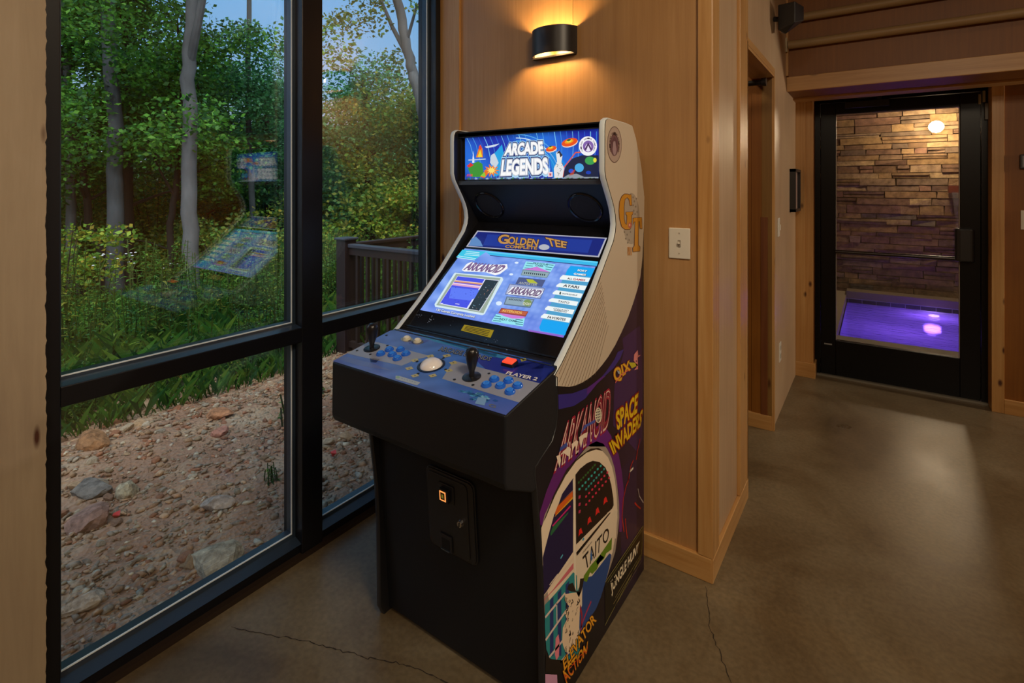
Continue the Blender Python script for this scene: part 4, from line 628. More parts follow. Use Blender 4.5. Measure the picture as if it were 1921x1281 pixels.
('p',7,'f8e078',[(-0.1303,1.4909),(-0.1431,1.4888),(-0.1348,1.482),(-0.1473,1.4852),(-0.1468,1.4766),(-0.1542,1.4839),(-0.1616,1.4768),(-0.1611,1.4854),(-0.1738,1.4826),(-0.1654,1.4892),(-0.1784,1.4918),(-0.1654,1.4939),(-0.1738,1.5008),(-0.1611,1.4975),(-0.1616,1.5061),(-0.1542,1.4988),(-0.1468,1.5058),(-0.1473,1.4972),(-0.1348,1.5),(-0.1431,1.4934)]),
('p',5,'e86818',[(-0.2091,1.4673),(-0.1775,1.5),(-0.1671,1.4833),(-0.188,1.463)]),
('p',6,'e87c20',[(-0.2305,1.543),(-0.2171,1.576),(-0.2091,1.5923),(-0.1985,1.5752),(-0.1959,1.5419)]),
('p',7,'f0d830',[(-0.2224,1.5448),(-0.2091,1.5715),(-0.1996,1.5441)]),
('p',7,'e04030',[(-0.2017,1.5795),(-0.2031,1.5746),(-0.2068,1.5718),(-0.2114,1.572),(-0.2151,1.5751),(-0.2165,1.5801),(-0.2151,1.5849),(-0.2114,1.5878),(-0.2068,1.5876),(-0.2031,1.5844)]),
('p',6,'d0dcec',[(-0.188,1.583),(-0.1363,1.5889),(-0.116,1.5912),(-0.1363,1.5815),(-0.1775,1.5764)]),
('p',6,'c8d4e0',[(-0.1619,1.5202),(-0.1568,1.5488),(-0.1414,1.5564),(-0.1312,1.5398),(-0.1211,1.5192),(-0.1363,1.4992)]),
('p',6,'e8f0f8',[(-0.2494,1.5225),(-0.244,1.5687),(-0.2386,1.5223)]),
('p',6,'b8c8e0',[(-0.2685,1.5358),(-0.1827,1.5373),(-0.1827,1.5332),(-0.2685,1.5315)]),
('t', 9, 'e83838', 'ATARI', [(-0.2757, 1.4787), (-0.2478, 1.4787), (-0.2478, 1.4703), (-0.2768, 1.4702)], 0.03),
('p',8,'f0d0d8',[(0.094,1.4808),(0.1129,1.4816),(0.1137,1.4646),(0.0953,1.4641)]),
('p',9,'c05868',[(0.0997,1.4762),(0.1085,1.4764),(0.1085,1.4685),(0.1006,1.4686)]),
('p',7,'3a7040',[(-0.274,1.4629),(-0.2619,1.4654),(-0.2587,1.4586),(-0.2718,1.457)]),
('p',7,'48586a',[(-0.2554,1.4628),(-0.2434,1.4652),(-0.2402,1.4584),(-0.2532,1.4568)]),
('p',7,'90a8c0',[(-0.2369,1.4626),(-0.2251,1.465),(-0.2219,1.4583),(-0.2348,1.4567)]),
('p',7,'3a7040',[(-0.2187,1.4624),(-0.207,1.4648),(-0.2038,1.4581),(-0.2165,1.4566)]),
('p',7,'48586a',[(-0.2006,1.4623),(-0.189,1.4646),(-0.1859,1.458),(-0.1985,1.4564)]),
('p',7,'90a8c0',[(-0.1827,1.4621),(-0.1713,1.4645),(-0.1681,1.4578),(-0.1806,1.4563)]),
('p',7,'3a7040',[(-0.165,1.4619),(-0.1537,1.4643),(-0.1506,1.4577),(-0.163,1.4562)]),
('p',7,'48586a',[(-0.1475,1.4618),(-0.1363,1.4641),(-0.1332,1.4576),(-0.1455,1.456)]),
('p',7,'90a8c0',[(-0.1302,1.4616),(-0.119,1.4639),(-0.116,1.4574),(-0.1281,1.4559)]),
('p',7,'3a7040',[(-0.113,1.4614),(-0.102,1.4638),(-0.099,1.4573),(-0.111,1.4558)]),
('p',7,'48586a',[(-0.096,1.4613),(-0.0851,1.4636),(-0.0822,1.4571),(-0.094,1.4556)]),
('p',7,'90a8c0',[(-0.0792,1.4611),(-0.0684,1.4634),(-0.0655,1.457),(-0.0772,1.4555)]),
('p',7,'3a7040',[(-0.0625,1.461),(-0.0519,1.4633),(-0.049,1.4569),(-0.0606,1.4554)]),
('p',7,'48586a',[(-0.0461,1.4608),(-0.0355,1.4631),(-0.0326,1.4567),(-0.0441,1.4552)]),
('p',7,'90a8c0',[(-0.0297,1.4607),(-0.0193,1.4629),(-0.0164,1.4566),(-0.0278,1.4551)]),
('p',7,'3a7040',[(-0.0136,1.4605),(-0.0032,1.4628),(-0.0004,1.4565),(-0.0117,1.455)]),
('p',7,'48586a',[(0.0024,1.4604),(0.0127,1.4626),(0.0155,1.4563),(0.0043,1.4549)]),
('p',7,'90a8c0',[(0.0183,1.4602),(0.0285,1.4624),(0.0312,1.4562),(0.0201,1.4548)]),
('p',7,'3a7040',[(0.034,1.4601),(0.0441,1.4623),(0.0468,1.4561),(0.0358,1.4546)]),
('p',7,'48586a',[(0.0495,1.4599),(0.0595,1.4621),(0.0622,1.456),(0.0514,1.4545)]),
('p',7,'90a8c0',[(0.0649,1.4598),(0.0748,1.462),(0.0775,1.4558),(0.0667,1.4544)]),
('p',7,'3a7040',[(0.0802,1.4596),(0.09,1.4618),(0.0926,1.4557),(0.082,1.4543)]),
('p',7,'48586a',[(0.0953,1.4595),(0.105,1.4617),(0.1076,1.4556),(0.0971,1.4542)]),
('p',7,'90a8c0',[(0.1102,1.4594),(0.1199,1.4615),(0.1225,1.4555),(0.112,1.4541)]),
('p',7,'3a7040',[(0.1251,1.4592),(0.1346,1.4614),(0.1372,1.4554),(0.1268,1.4539)]),
('p',7,'48586a',[(0.1398,1.4591),(0.1492,1.4612),(0.1517,1.4552),(0.1415,1.4538)]),
('p',7,'90a8c0',[(0.1543,1.4589),(0.1636,1.4611),(0.1662,1.4551),(0.156,1.4537)]),
('p',7,'3a7040',[(0.1687,1.4588),(0.178,1.4609),(0.1805,1.455),(0.1704,1.4536)]),
('p',7,'48586a',[(0.183,1.4587),(0.1922,1.4608),(0.1946,1.4549),(0.1847,1.4535)]),
('p',7,'90a8c0',[(0.1971,1.4585),(0.2062,1.4607),(0.2087,1.4548),(0.1988,1.4534)]),
('p',7,'3a7040',[(0.2111,1.4584),(0.2202,1.4605),(0.2226,1.4547),(0.2128,1.4533)]),
('p',7,'48586a',[(0.225,1.4583),(0.234,1.4604),(0.2364,1.4546),(0.2267,1.4532)]),
('p',7,'90a8c0',[(0.2388,1.4582),(0.2476,1.4602),(0.25,1.4544),(0.2404,1.4531)]),
('p',7,'3a7040',[(0.2524,1.458),(0.2612,1.4601),(0.2636,1.4543),(0.254,1.453)]),
('p',7,'48586a',[(0.266,1.4579),(0.2746,1.46),(0.277,1.4542),(0.2675,1.4529)]),
('p',7,'90a8c0',[(0.2794,1.4578),(0.288,1.4598),(0.2903,1.4541),(0.2809,1.4528)]),
]
BANNER_ART=[
('p',1,'c8c8d8',[(-0.2828,0.4084),(0.2836,0.4126),(0.2867,0.3206),(-0.2837,0.3177)]),
('p',2,'1a2a86',[(-0.2753,0.4022),(0.278,0.4076),(0.2804,0.3263),(-0.2761,0.3216)]),
('p',3,'2440a8',[(-0.2204,0.3915),(0.2345,0.3972),(0.2402,0.3362),(-0.2073,0.3311)]),
('p',3,'6a9ad8',[(-0.2839,0.36),(-0.269,0.3744),(-0.2312,0.3514),(-0.2037,0.3251),(-0.2724,0.3232)]),
('t', 4, '3a2418', 'G', [(-0.1636, 0.3925), (-0.1172, 0.3942), (-0.0981, 0.3492), (-0.1437, 0.3476)], 0.08),
('t', 4, '3a2418', 'OLDEN', [(-0.1126, 0.3856), (0.024, 0.3806), (0.0325, 0.3472), (-0.0981, 0.3492)], 0.08),
('t', 4, '3a2418', 'TEE', [(0.0479, 0.3936), (0.1415, 0.3787), (0.1488, 0.3506), (0.0807, 0.3547)], 0.08),
('t', 4, '3a2418', 'COMPLETE', [(-0.1036, 0.3424), (0.0334, 0.3455), (0.0385, 0.3319), (-0.1, 0.3281)], 0.08),
('t', 5, 'd8a058', 'G', [(-0.1636, 0.3925), (-0.1172, 0.3942), (-0.0981, 0.3492), (-0.1437, 0.3476)], 0.03),
('t', 5, 'd8a058', 'OLDEN', [(-0.1126, 0.3856), (0.024, 0.3806), (0.0325, 0.3472), (-0.0981, 0.3492)], 0.03),
('t', 5, 'd8a058', 'TEE', [(0.0479, 0.3936), (0.1415, 0.3787), (0.1488, 0.3506), (0.0807, 0.3547)], 0.03),
('t', 5, 'd8a058', 'COMPLETE', [(-0.1036, 0.3424), (0.0334, 0.3455), (0.0385, 0.3319), (-0.1, 0.3281)], 0.03),
('p',6,'c8ccd8',[(0.0842,0.3479),(0.085,0.3449),(0.0848,0.3419),(0.0834,0.3392),(0.081,0.3367),(0.0777,0.3347),(0.0737,0.3333),(0.0691,0.3325),(0.0642,0.3324),(0.0591,0.3329),(0.0543,0.3341),(0.0499,0.3359),(0.0461,0.3383),(0.0431,0.3409),(0.0411,0.3439),(0.0402,0.347),(0.0404,0.35),(0.0418,0.3527),(0.0442,0.3552),(0.0476,0.3573),(0.0517,0.3587),(0.0564,0.3595),(0.0614,0.3596),(0.0665,0.359),(0.0713,0.3577),(0.0757,0.3558),(0.0794,0.3536),(0.0823,0.3509)]),
]
SCREEN_ART=[
('p',2,'38b4e4',[(-0.1851,0.3038),(0.2908,0.3016),(0.2928,0.2826),(-0.1465,0.2857)]),
('p',3,'6ad0f0',[(-0.1811,0.3017),(0.2905,0.3),(0.2904,0.2958),(-0.17,0.2973)]),
('l',3,'20306c',0.003,[(-0.1452,0.2835),(0.2943,0.2807)]),
('p',2,'3cc0e0',[(-0.29,0.2997),(-0.1724,0.3014),(-0.1858,0.2816),(-0.1994,0.2535),(-0.2949,0.2577)]),
('l',3,'e8f8ff',0.0022,[(-0.2661,0.2919),(-0.2008,0.2923)]),
('l',3,'e8f8ff',0.0022,[(-0.2654,0.2832),(-0.1958,0.2842)]),
('l',3,'e8f8ff',0.0022,[(-0.2647,0.2746),(-0.1909,0.2762)]),
('l',3,'d8f4ff',0.0025,[(-0.2917,0.2662),(-0.1983,0.2608)]),
('l',3,'d8f4ff',0.0025,[(-0.2886,0.257),(-0.1994,0.2535)]),
('p',3,'f0f0f4',[(-0.228,0.199),(-0.2247,0.2308),(-0.208,0.2447),(-0.1827,0.2357),(-0.1495,0.2354),(-0.08,0.2448),(-0.0483,0.2514),(-0.0356,0.2321),(-0.0531,0.202),(-0.0693,0.1943),(-0.1191,0.203),(-0.2122,0.1941)]),
('t', 4, '54406c', 'ARKANOID', [(-0.2135, 0.2399), (-0.0448, 0.2422), (-0.0614, 0.2076), (-0.2196, 0.2036)], 0.05),
('t', 5, '7c5c8c', 'ARKANOID', [(-0.2135, 0.2399), (-0.0448, 0.2422), (-0.0614, 0.2076), (-0.2196, 0.2036)], 0.02),
('p',3,'d0e4ec',[(-0.2507,0.1833),(-0.0362,0.1899),(-0.0253,0.1795),(-0.018,0.0302),(-0.0242,0.0243),(-0.2358,0.0239),(-0.2458,0.0338),(-0.2524,0.1771)]),
('p',4,'98a898',[(-0.2418,0.1786),(-0.0395,0.184),(-0.0242,0.0325),(-0.2355,0.0314)]),
('p',5,'dce0f4',[(-0.2286,0.1698),(-0.04,0.1743),(-0.0432,0.037),(-0.2259,0.0383)]),
('p',6,'4650e0',[(-0.2265,0.1684),(-0.1023,0.1706),(-0.1012,0.0407),(-0.2243,0.0406)]),
('p',7,'5c78f0',[(-0.2222,0.1161),(-0.0959,0.1212),(-0.094,0.0849),(-0.1069,0.0724),(-0.1529,0.0702),(-0.2002,0.0678)]),
('p',7,'f0c8a0',[(-0.2258,0.1497),(-0.0995,0.1529),(-0.0988,0.1492),(-0.226,0.1458)]),
('p',7,'d89040',[(-0.2256,0.1452),(-0.099,0.1486),(-0.0985,0.1443),(-0.2268,0.1411)]),
('p',7,'d8a0c8',[(-0.2268,0.1377),(-0.1019,0.1397),(-0.101,0.1279),(-0.225,0.1251)]),
('p',8,'eee6f8',[(-0.2268,0.136),(-0.1026,0.1373),(-0.102,0.1347),(-0.2266,0.1333)]),
('p',6,'26343c',[(-0.0978,0.1701),(-0.0412,0.1719),(-0.0461,0.0384),(-0.0936,0.0387)]),
('p',7,'80b0c8',[(-0.0839,0.0574),(-0.0793,0.0577),(-0.08,0.0544)]),
('p',7,'c8d0d8',[(-0.0796,0.0461),(-0.075,0.0463),(-0.0773,0.0441)]),
('p',7,'c08870',[(-0.0669,0.1053),(-0.0631,0.1054),(-0.0631,0.1033)]),
('p',7,'80b0c8',[(-0.0791,0.1364),(-0.0731,0.1367),(-0.0745,0.1337)]),
('p',7,'c08870',[(-0.0641,0.1268),(-0.0591,0.127),(-0.0594,0.1235)]),
('p',7,'c08870',[(-0.0688,0.1108),(-0.0654,0.1108),(-0.0654,0.1082)]),
('p',7,'c08870',[(-0.0466,0.1246),(-0.0446,0.1243),(-0.0433,0.1213)]),
('p',7,'7088a0',[(-0.0834,0.0541),(-0.0809,0.0541),(-0.0785,0.0518)]),
('p',7,'80b0c8',[(-0.0514,0.157),(-0.0483,0.1568),(-0.0483,0.1553)]),
('p',7,'c8d0d8',[(-0.0512,0.0921),(-0.0463,0.0925),(-0.046,0.089)]),
('p',7,'c08870',[(-0.0848,0.0921),(-0.0804,0.0924),(-0.0801,0.0912)]),
('p',7,'80b0c8',[(-0.0492,0.0471),(-0.045,0.0474),(-0.0447,0.0446)]),
('p',7,'7088a0',[(-0.0633,0.0642),(-0.0581,0.0646),(-0.0584,0.0613)]),
('p',7,'80b0c8',[(-0.0813,0.104),(-0.0783,0.1039),(-0.0784,0.102)]),
('p',7,'c08870',[(-0.0627,0.0448),(-0.059,0.0449),(-0.0579,0.0433)]),
('p',7,'7088a0',[(-0.0718,0.0927),(-0.0693,0.0925),(-0.0675,0.0899)]),
('p',7,'c08870',[(-0.0638,0.1205),(-0.0595,0.1206),(-0.0615,0.1191)]),
('p',7,'7088a0',[(-0.0471,0.0471),(-0.043,0.0474),(-0.0444,0.0459)]),
('p',7,'c08870',[(-0.0808,0.1372),(-0.0752,0.1374),(-0.0765,0.1357)]),
('p',7,'c8d0d8',[(-0.0816,0.1275),(-0.0791,0.1273),(-0.0765,0.1248)]),
('p',7,'7088a0',[(-0.0664,0.0488),(-0.0647,0.0487),(-0.0629,0.0461)]),
('p',7,'c8d0d8',[(-0.082,0.0487),(-0.0799,0.0485),(-0.0787,0.0453)]),
('p',7,'80b0c8',[(-0.0783,0.056),(-0.0736,0.0562),(-0.0733,0.053)]),
('p',7,'7088a0',[(-0.0514,0.0783),(-0.0469,0.0786),(-0.0469,0.0761)]),
('p',7,'7088a0',[(-0.0693,0.1463),(-0.0655,0.1463),(-0.067,0.1446)]),
('p',7,'c08870',[(-0.0517,0.1346),(-0.0478,0.1347),(-0.0486,0.1324)]),
('p',8,'3038b8',[(-0.2049,0.117),(-0.1997,0.1166),(-0.2004,0.1143)]),
('p',8,'3038b8',[(-0.1112,0.101),(-0.1063,0.1006),(-0.107,0.0984)]),
('p',8,'3038b8',[(-0.1454,0.0985),(-0.1405,0.0983),(-0.1411,0.0961)]),
('p',8,'3038b8',[(-0.1329,0.1157),(-0.1279,0.1153),(-0.1286,0.1131)]),
('p',8,'3038b8',[(-0.2095,0.0737),(-0.2043,0.0734),(-0.205,0.0712)]),
('p',8,'3038b8',[(-0.2228,0.1032),(-0.2175,0.1029),(-0.2182,0.1006)]),
('p',8,'3038b8',[(-0.221,0.05),(-0.2158,0.0498),(-0.2165,0.0476)]),
('p',8,'3038b8',[(-0.1607,0.0536),(-0.1557,0.0535),(-0.1564,0.0513)]),
('p',8,'3038b8',[(-0.1701,0.0651),(-0.1651,0.0648),(-0.1658,0.0626)]),
('p',8,'3038b8',[(-0.1232,0.0699),(-0.1183,0.0696),(-0.119,0.0674)]),
('p',8,'3038b8',[(-0.143,0.0961),(-0.138,0.0958),(-0.1387,0.0936)]),
('p',8,'3038b8',[(-0.2031,0.0799),(-0.1979,0.0797),(-0.1986,0.0774)]),
('p',8,'3038b8',[(-0.2015,0.0843),(-0.1963,0.0841),(-0.197,0.0817)]),
('p',8,'3038b8',[(-0.1198,0.0949),(-0.1149,0.0945),(-0.1156,0.0923)]),
('p',8,'3038b8',[(-0.1163,0.0588),(-0.1115,0.0587),(-0.1122,0.0565)]),
('p',8,'3038b8',[(-0.1746,0.0646),(-0.1695,0.0643),(-0.1702,0.0621)]),
('p',8,'3038b8',[(-0.1292,0.1058),(-0.1242,0.1056),(-0.1249,0.1033)]),
('p',8,'3038b8',[(-0.1556,0.0601),(-0.1506,0.0599),(-0.1513,0.0577)]),
('p',8,'3038b8',[(-0.1543,0.0614),(-0.1493,0.0613),(-0.15,0.0591)]),
('p',8,'3038b8',[(-0.167,0.0574),(-0.162,0.0571),(-0.1627,0.0551)]),
('p',8,'3038b8',[(-0.1309,0.1158),(-0.1259,0.1156),(-0.1266,0.1134)]),
('p',8,'3038b8',[(-0.1963,0.0968),(-0.1912,0.0966),(-0.1918,0.0944)]),
('p',8,'3038b8',[(-0.2096,0.0454),(-0.2045,0.0452),(-0.2052,0.0429)]),
('p',8,'3038b8',[(-0.2197,0.0961),(-0.2145,0.0958),(-0.2151,0.0934)]),
('p',8,'3038b8',[(-0.1669,0.0482),(-0.1619,0.048),(-0.1626,0.0458)]),
('p',8,'3038b8',[(-0.1171,0.1087),(-0.1122,0.1084),(-0.1129,0.1062)]),
('p',8,'3038b8',[(-0.2184,0.0806),(-0.2132,0.0803),(-0.2138,0.078)]),
('p',8,'3038b8',[(-0.1279,0.0677),(-0.123,0.0674),(-0.1237,0.0652)]),
('p',8,'3038b8',[(-0.2183,0.0683),(-0.2131,0.0681),(-0.2138,0.0657)]),
('p',8,'3038b8',[(-0.1838,0.0748),(-0.1787,0.0746),(-0.1794,0.0724)]),
('p',8,'e8e0f8',[(-0.1591,0.0514),(-0.1405,0.0514),(-0.1399,0.0489),(-0.1585,0.0489)]),
('p',8,'e8e0f8',[(-0.2216,0.0432),(-0.2107,0.0433),(-0.21,0.0409),(-0.221,0.0406)]),
('t', 5, '203050', '130 Games Currently Loaded', [(-0.2213, 0.0172), (-0.0502, 0.0163), (-0.0472, 0.0066), (-0.2165, 0.0051)], 0.05),
('t', 6, 'f4f8ff', '130 Games Currently Loaded', [(-0.2225, 0.018), (-0.0516, 0.0169), (-0.0482, 0.0074), (-0.2184, 0.0062)], 0.01),
('p',3,'90e0ec',[(0.0221,0.272),(0.1426,0.2733),(0.1397,0.2364),(0.0265,0.236)]),
('p',4,'c878d0',[(0.0286,0.2347),(0.0773,0.2531),(0.1401,0.2354)]),
('l',4,'205c70',0.0025,[(0.0302,0.2643),(0.0555,0.2641)]),
('l',4,'205c70',0.0025,[(0.1058,0.2668),(0.1376,0.2669)]),
('l',4,'205c70',0.0025,[(0.031,0.2533),(0.0606,0.2537)]),
('l',4,'205c70',0.0025,[(0.1106,0.2565),(0.1379,0.2561)]),
('l',4,'205c70',0.0025,[(0.0316,0.2422),(0.0657,0.2432)]),
('l',4,'205c70',0.0025,[(0.1154,0.2464),(0.1381,0.2455)]),
('t', 5, '2a4c60', 'PREVIOUS', [(0.0548, 0.271), (0.1146, 0.271), (0.1159, 0.2624), (0.0563, 0.2623)], 0.02),
('t', 5, '2a4c60', 'GAME', [(0.0678, 0.2615), (0.1004, 0.2612), (0.1009, 0.2544), (0.0698, 0.2544)], 0.02),
('p',4,'708ca0',[(0.0286,0.2347),(0.1401,0.2354),(0.1383,0.2084),(0.0329,0.2072)]),
('p',5,'90a8b0',[(0.0337,0.23),(0.1358,0.2308),(0.1354,0.2119),(0.0354,0.2107)]),
('l',6,'26323c',0.004,[(0.0424,0.2239),(0.0443,0.2158)]),
('l',6,'26323c',0.004,[(0.0506,0.224),(0.0525,0.2159)]),
('l',6,'26323c',0.004,[(0.0588,0.2241),(0.0606,0.216)]),
('l',6,'26323c',0.004,[(0.0669,0.2242),(0.0687,0.2162)]),
('l',6,'26323c',0.004,[(0.075,0.2244),(0.0768,0.2164)]),
('l',6,'26323c',0.004,[(0.0831,0.2245),(0.0848,0.2166)]),
('l',6,'26323c',0.004,[(0.0911,0.2246),(0.0928,0.2167)]),
('l',6,'26323c',0.004,[(0.099,0.2248),(0.1007,0.2168)]),
('l',6,'26323c',0.004,[(0.107,0.2249),(0.1086,0.217)]),
('l',6,'26323c',0.004,[(0.1148,0.225),(0.1165,0.2171)]),
('l',6,'26323c',0.004,[(0.1227,0.2252),(0.1243,0.2172)]),
('p',4,'4c5884',[(0.0305,0.1986),(0.1369,0.2002),(0.1373,0.1692),(0.032,0.1669)]),
('p',5,'b0b838',[(0.0628,0.1946),(0.0894,0.1952),(0.1173,0.1813),(0.087,0.1786),(0.0735,0.184)]),
('t', 6, 'b0b4b0', 'ANTEATER', [(0.0431, 0.1797), (0.1148, 0.181), (0.1158, 0.1709), (0.0431, 0.1693)], 0.01),
('p',5,'5c6c98',[(0.0092,0.1654),(0.1446,0.1674),(0.1528,0.1635),(0.1539,0.121),(0.0152,0.119)]),
('p',6,'a8b0d0',[(0.0128,0.1629),(0.1458,0.1648),(0.151,0.1618),(0.1505,0.1239),(0.0168,0.1221)]),
('p',7,'eceef4',[(0.0209,0.1262),(0.0267,0.1536),(0.0636,0.156),(0.0788,0.1524),(0.1433,0.1592),(0.1519,0.1464),(0.1394,0.1248),(0.1021,0.1274),(0.0276,0.1214)]),
('t', 8, '4c3c60', 'ARKANOID', [(0.0305, 0.1541), (0.1482, 0.1542), (0.1416, 0.1308), (0.0247, 0.1268)], 0.05),
('t', 9, '806488', 'ARKANOID', [(0.0305, 0.1541), (0.1482, 0.1542), (0.1416, 0.1308), (0.0247, 0.1268)], 0.0),
('p',4,'5c7088',[(0.0257,0.1124),(0.1343,0.1171),(0.1352,0.0817),(0.0324,0.0781)]),
('p',5,'8ca4b4',[(0.0311,0.1091),(0.1308,0.1138),(0.1304,0.0863),(0.0355,0.0823)]),
('t', 6, '20242c', 'ARKANOID', [(0.0388, 0.1059), (0.0934, 0.1085), (0.0939, 0.1014), (0.0402, 0.0994)], 0.02),
('p',6,'7c9458',[(0.131,0.1014),(0.1321,0.0984),(0.1324,0.0955),(0.1319,0.0927),(0.1306,0.0903),(0.1286,0.0882),(0.126,0.0868),(0.123,0.0859),(0.1196,0.0856),(0.116,0.0862),(0.1124,0.0872),(0.109,0.0889),(0.106,0.0911),(0.1035,0.0937),(0.1016,0.0966),(0.1005,0.0996),(0.1001,0.1026),(0.1006,0.1054),(0.1019,0.1079),(0.1039,0.11),(0.1065,0.1114),(0.1097,0.1123),(0.1131,0.1124),(0.1168,0.1121),(0.1204,0.1109),(0.1237,0.1092),(0.1267,0.107),(0.1292,0.1042)]),
('t', 7, 'd0d0c0', 'DOH', [(0.1008, 0.0992), (0.1284, 0.1005), (0.1306, 0.091), (0.1029, 0.0899)], 0.03),
('p',4,'8c3c30',[(0.0309,0.0639),(0.1359,0.0677),(0.135,0.0471),(0.0302,0.0437)]),
('p',5,'b85c40',[(0.0364,0.0613),(0.1334,0.0651),(0.132,0.0506),(0.0332,0.047)]),
('t', 6, 'e8c060', 'ASTEROIDS', [(0.0399, 0.0599), (0.1143, 0.0629), (0.1163, 0.0541), (0.0408, 0.051)], 0.02),
('p',4,'c878d0',[(0.0304,0.0432),(0.1353,0.0465),(0.1272,0.0379),(0.0923,0.0315),(0.0561,0.0355)]),
('p',3,'90e0ec',[(0.0247,0.0381),(0.1357,0.0407),(0.1436,0.0108),(0.0224,0.0079)]),
('l',4,'205c70',0.0025,[(0.0246,0.0299),(0.0482,0.0307)]),
('l',4,'205c70',0.0025,[(0.1052,0.0312),(0.1325,0.0324)]),
('l',4,'205c70',0.0025,[(0.026,0.021),(0.0529,0.0224)]),
('l',4,'205c70',0.0025,[(0.1095,0.0232),(0.1366,0.0243)]),
('l',4,'205c70',0.0025,[(0.0274,0.0126),(0.0572,0.0147)]),
('l',4,'205c70',0.0025,[(0.1135,0.0156),(0.1405,0.0169)]),
('t', 5, '2a4c60', 'NEXT GAME', [(0.0482, 0.0262), (0.1118, 0.0285), (0.1132, 0.021), (0.0498, 0.0184)], 0.02),
('p',4,'d8e8fc',[(-0.0043,0.2625),(-0.0041,0.26),(-0.0062,0.2578),(-0.0099,0.2568),(-0.0143,0.2569),(-0.0183,0.2583),(-0.0206,0.2607),(-0.0209,0.2633),(-0.0188,0.2654),(-0.0151,0.2665),(-0.0106,0.2663),(-0.0067,0.2649)]),
('p',4,'d8e8fc',[(0.0018,0.2078),(0.002,0.2054),(0.0,0.2033),(-0.0036,0.2021),(-0.0079,0.2023),(-0.0118,0.2036),(-0.0141,0.2058),(-0.0143,0.2082),(-0.0123,0.2103),(-0.0086,0.2115),(-0.0043,0.2114),(-0.0005,0.2101)]),
('p',4,'d8e8fc',[(0.0236,0.0823),(0.0244,0.0778),(0.0219,0.0742),(0.0167,0.0721),(0.0104,0.0722),(0.0044,0.0746),(0.0005,0.0785),(-0.0003,0.0828),(0.0022,0.0865),(0.0074,0.0886),(0.0138,0.0885),(0.0197,0.0862)]),
('p',3,'4c9cc8',[(0.1966,0.2555),(0.2019,0.2727),(0.2908,0.2716),(0.2911,0.0072),(0.2097,0.0066),(0.1994,0.0182)]),
('p',4,'10a0ec',[(0.1966,0.2495),(0.201,0.272),(0.2904,0.2715),(0.2901,0.2347),(0.1996,0.2308)]),
('t', 5, '203048', 'SORT', [(0.235, 0.2594), (0.2686, 0.2586), (0.2695, 0.2512), (0.2355, 0.2521)], 0.08),
('t', 6, 'f4f8ff', 'SORT', [(0.234, 0.2602), (0.2676, 0.2594), (0.2685, 0.2518), (0.2345, 0.2529)], 0.03),
('t', 5, '203048', 'GAMES', [(0.2275, 0.2429), (0.2711, 0.2427), (0.2715, 0.2356), (0.228, 0.2356)], 0.08),
('t', 6, 'f4f8ff', 'GAMES', [(0.2264, 0.2436), (0.2701, 0.2434), (0.2705, 0.2362), (0.227, 0.2364)], 0.03),
('p',5,'e8f0f0',[(0.1901,0.2295),(0.2907,0.2298),(0.2894,0.212),(0.1863,0.2094),(0.1847,0.2164)]),
('p',5,'e8f0f0',[(0.1938,0.1951),(0.2908,0.1964),(0.2898,0.1778),(0.1877,0.1779),(0.1861,0.1848)]),
('p',5,'e8f0f0',[(0.1937,0.1645),(0.2894,0.1642),(0.2895,0.1465),(0.1879,0.1472),(0.1863,0.1538)]),
('p',5,'e8f0f0',[(0.1936,0.1318),(0.2873,0.132),(0.2873,0.1151),(0.1869,0.1169),(0.1854,0.1234)]),
('p',5,'e8f0f0',[(0.1925,0.0996),(0.2866,0.1),(0.2868,0.0829),(0.1889,0.0836),(0.1874,0.0899)]),
('p',5,'e8f0f0',[(0.1932,0.0694),(0.2877,0.0698),(0.2883,0.0521),(0.1883,0.0525),(0.1868,0.0586)]),
('t', 6, '14101c', 'ALL', [(0.2125, 0.2207), (0.2297, 0.2207), (0.2308, 0.214), (0.213, 0.2138)], 0.03),
('t', 6, 'a83040', 'GAMES', [(0.2331, 0.2215), (0.276, 0.2222), (0.2766, 0.2146), (0.234, 0.2133)], 0.03),
('t', 6, '20242c', 'ATARI', [(0.2117, 0.192), (0.2658, 0.1913), (0.2661, 0.1817), (0.2111, 0.1819)], 0.03),
('t', 6, '4c5460', 'INCREDIBLE', [(0.2203, 0.1568), (0.2733, 0.158), (0.2738, 0.1527), (0.2209, 0.1515)], 0.02),
('p',6,'304038',[(0.2089,0.1606),(0.214,0.1601),(0.2174,0.1495),(0.2112,0.1499)]),
('t', 6, '20242c', 'TAITO', [(0.219, 0.1266), (0.2584, 0.1262), (0.2591, 0.119), (0.2194, 0.1192)], 0.02),
('t', 6, '404850', 'CHICAGO', [(0.216, 0.0955), (0.2687, 0.0961), (0.2688, 0.0915), (0.2165, 0.0907)], 0.02),
('t', 6, '404850', 'GAMING', [(0.2196, 0.0902), (0.2641, 0.0906), (0.2644, 0.0856), (0.2196, 0.085)], 0.02),
('t', 6, '14161c', 'FAVORITES', [(0.2108, 0.0635), (0.2729, 0.0643), (0.2725, 0.0558), (0.2107, 0.0549)], 0.03),
('p',5,'10a0ec',[(0.1971,0.0482),(0.2885,0.0501),(0.2929,0.0082),(0.2099,0.0062),(0.1997,0.0176)]),
('l',3,'9060c8',0.006,[(0.1687,0.0008),(0.289,0.0023)]),
]
BEZEL_ART=[
('p',1,'c8bc24',[(-0.0713,-0.0226),(0.0501,-0.0211),(0.0531,-0.0498),(-0.0709,-0.0461)]),
('l',2,'2c280c',0.0022,[(-0.0612,-0.0273),(0.0382,-0.0276)]),
('l',2,'2c280c',0.0022,[(-0.0612,-0.032),(0.0388,-0.0333)]),
('l',2,'2c280c',0.0022,[(-0.0611,-0.0367),(0.0395,-0.0392)]),
('l',2,'2c280c',0.0022,[(-0.0611,-0.0414),(0.0401,-0.0449)]),
]
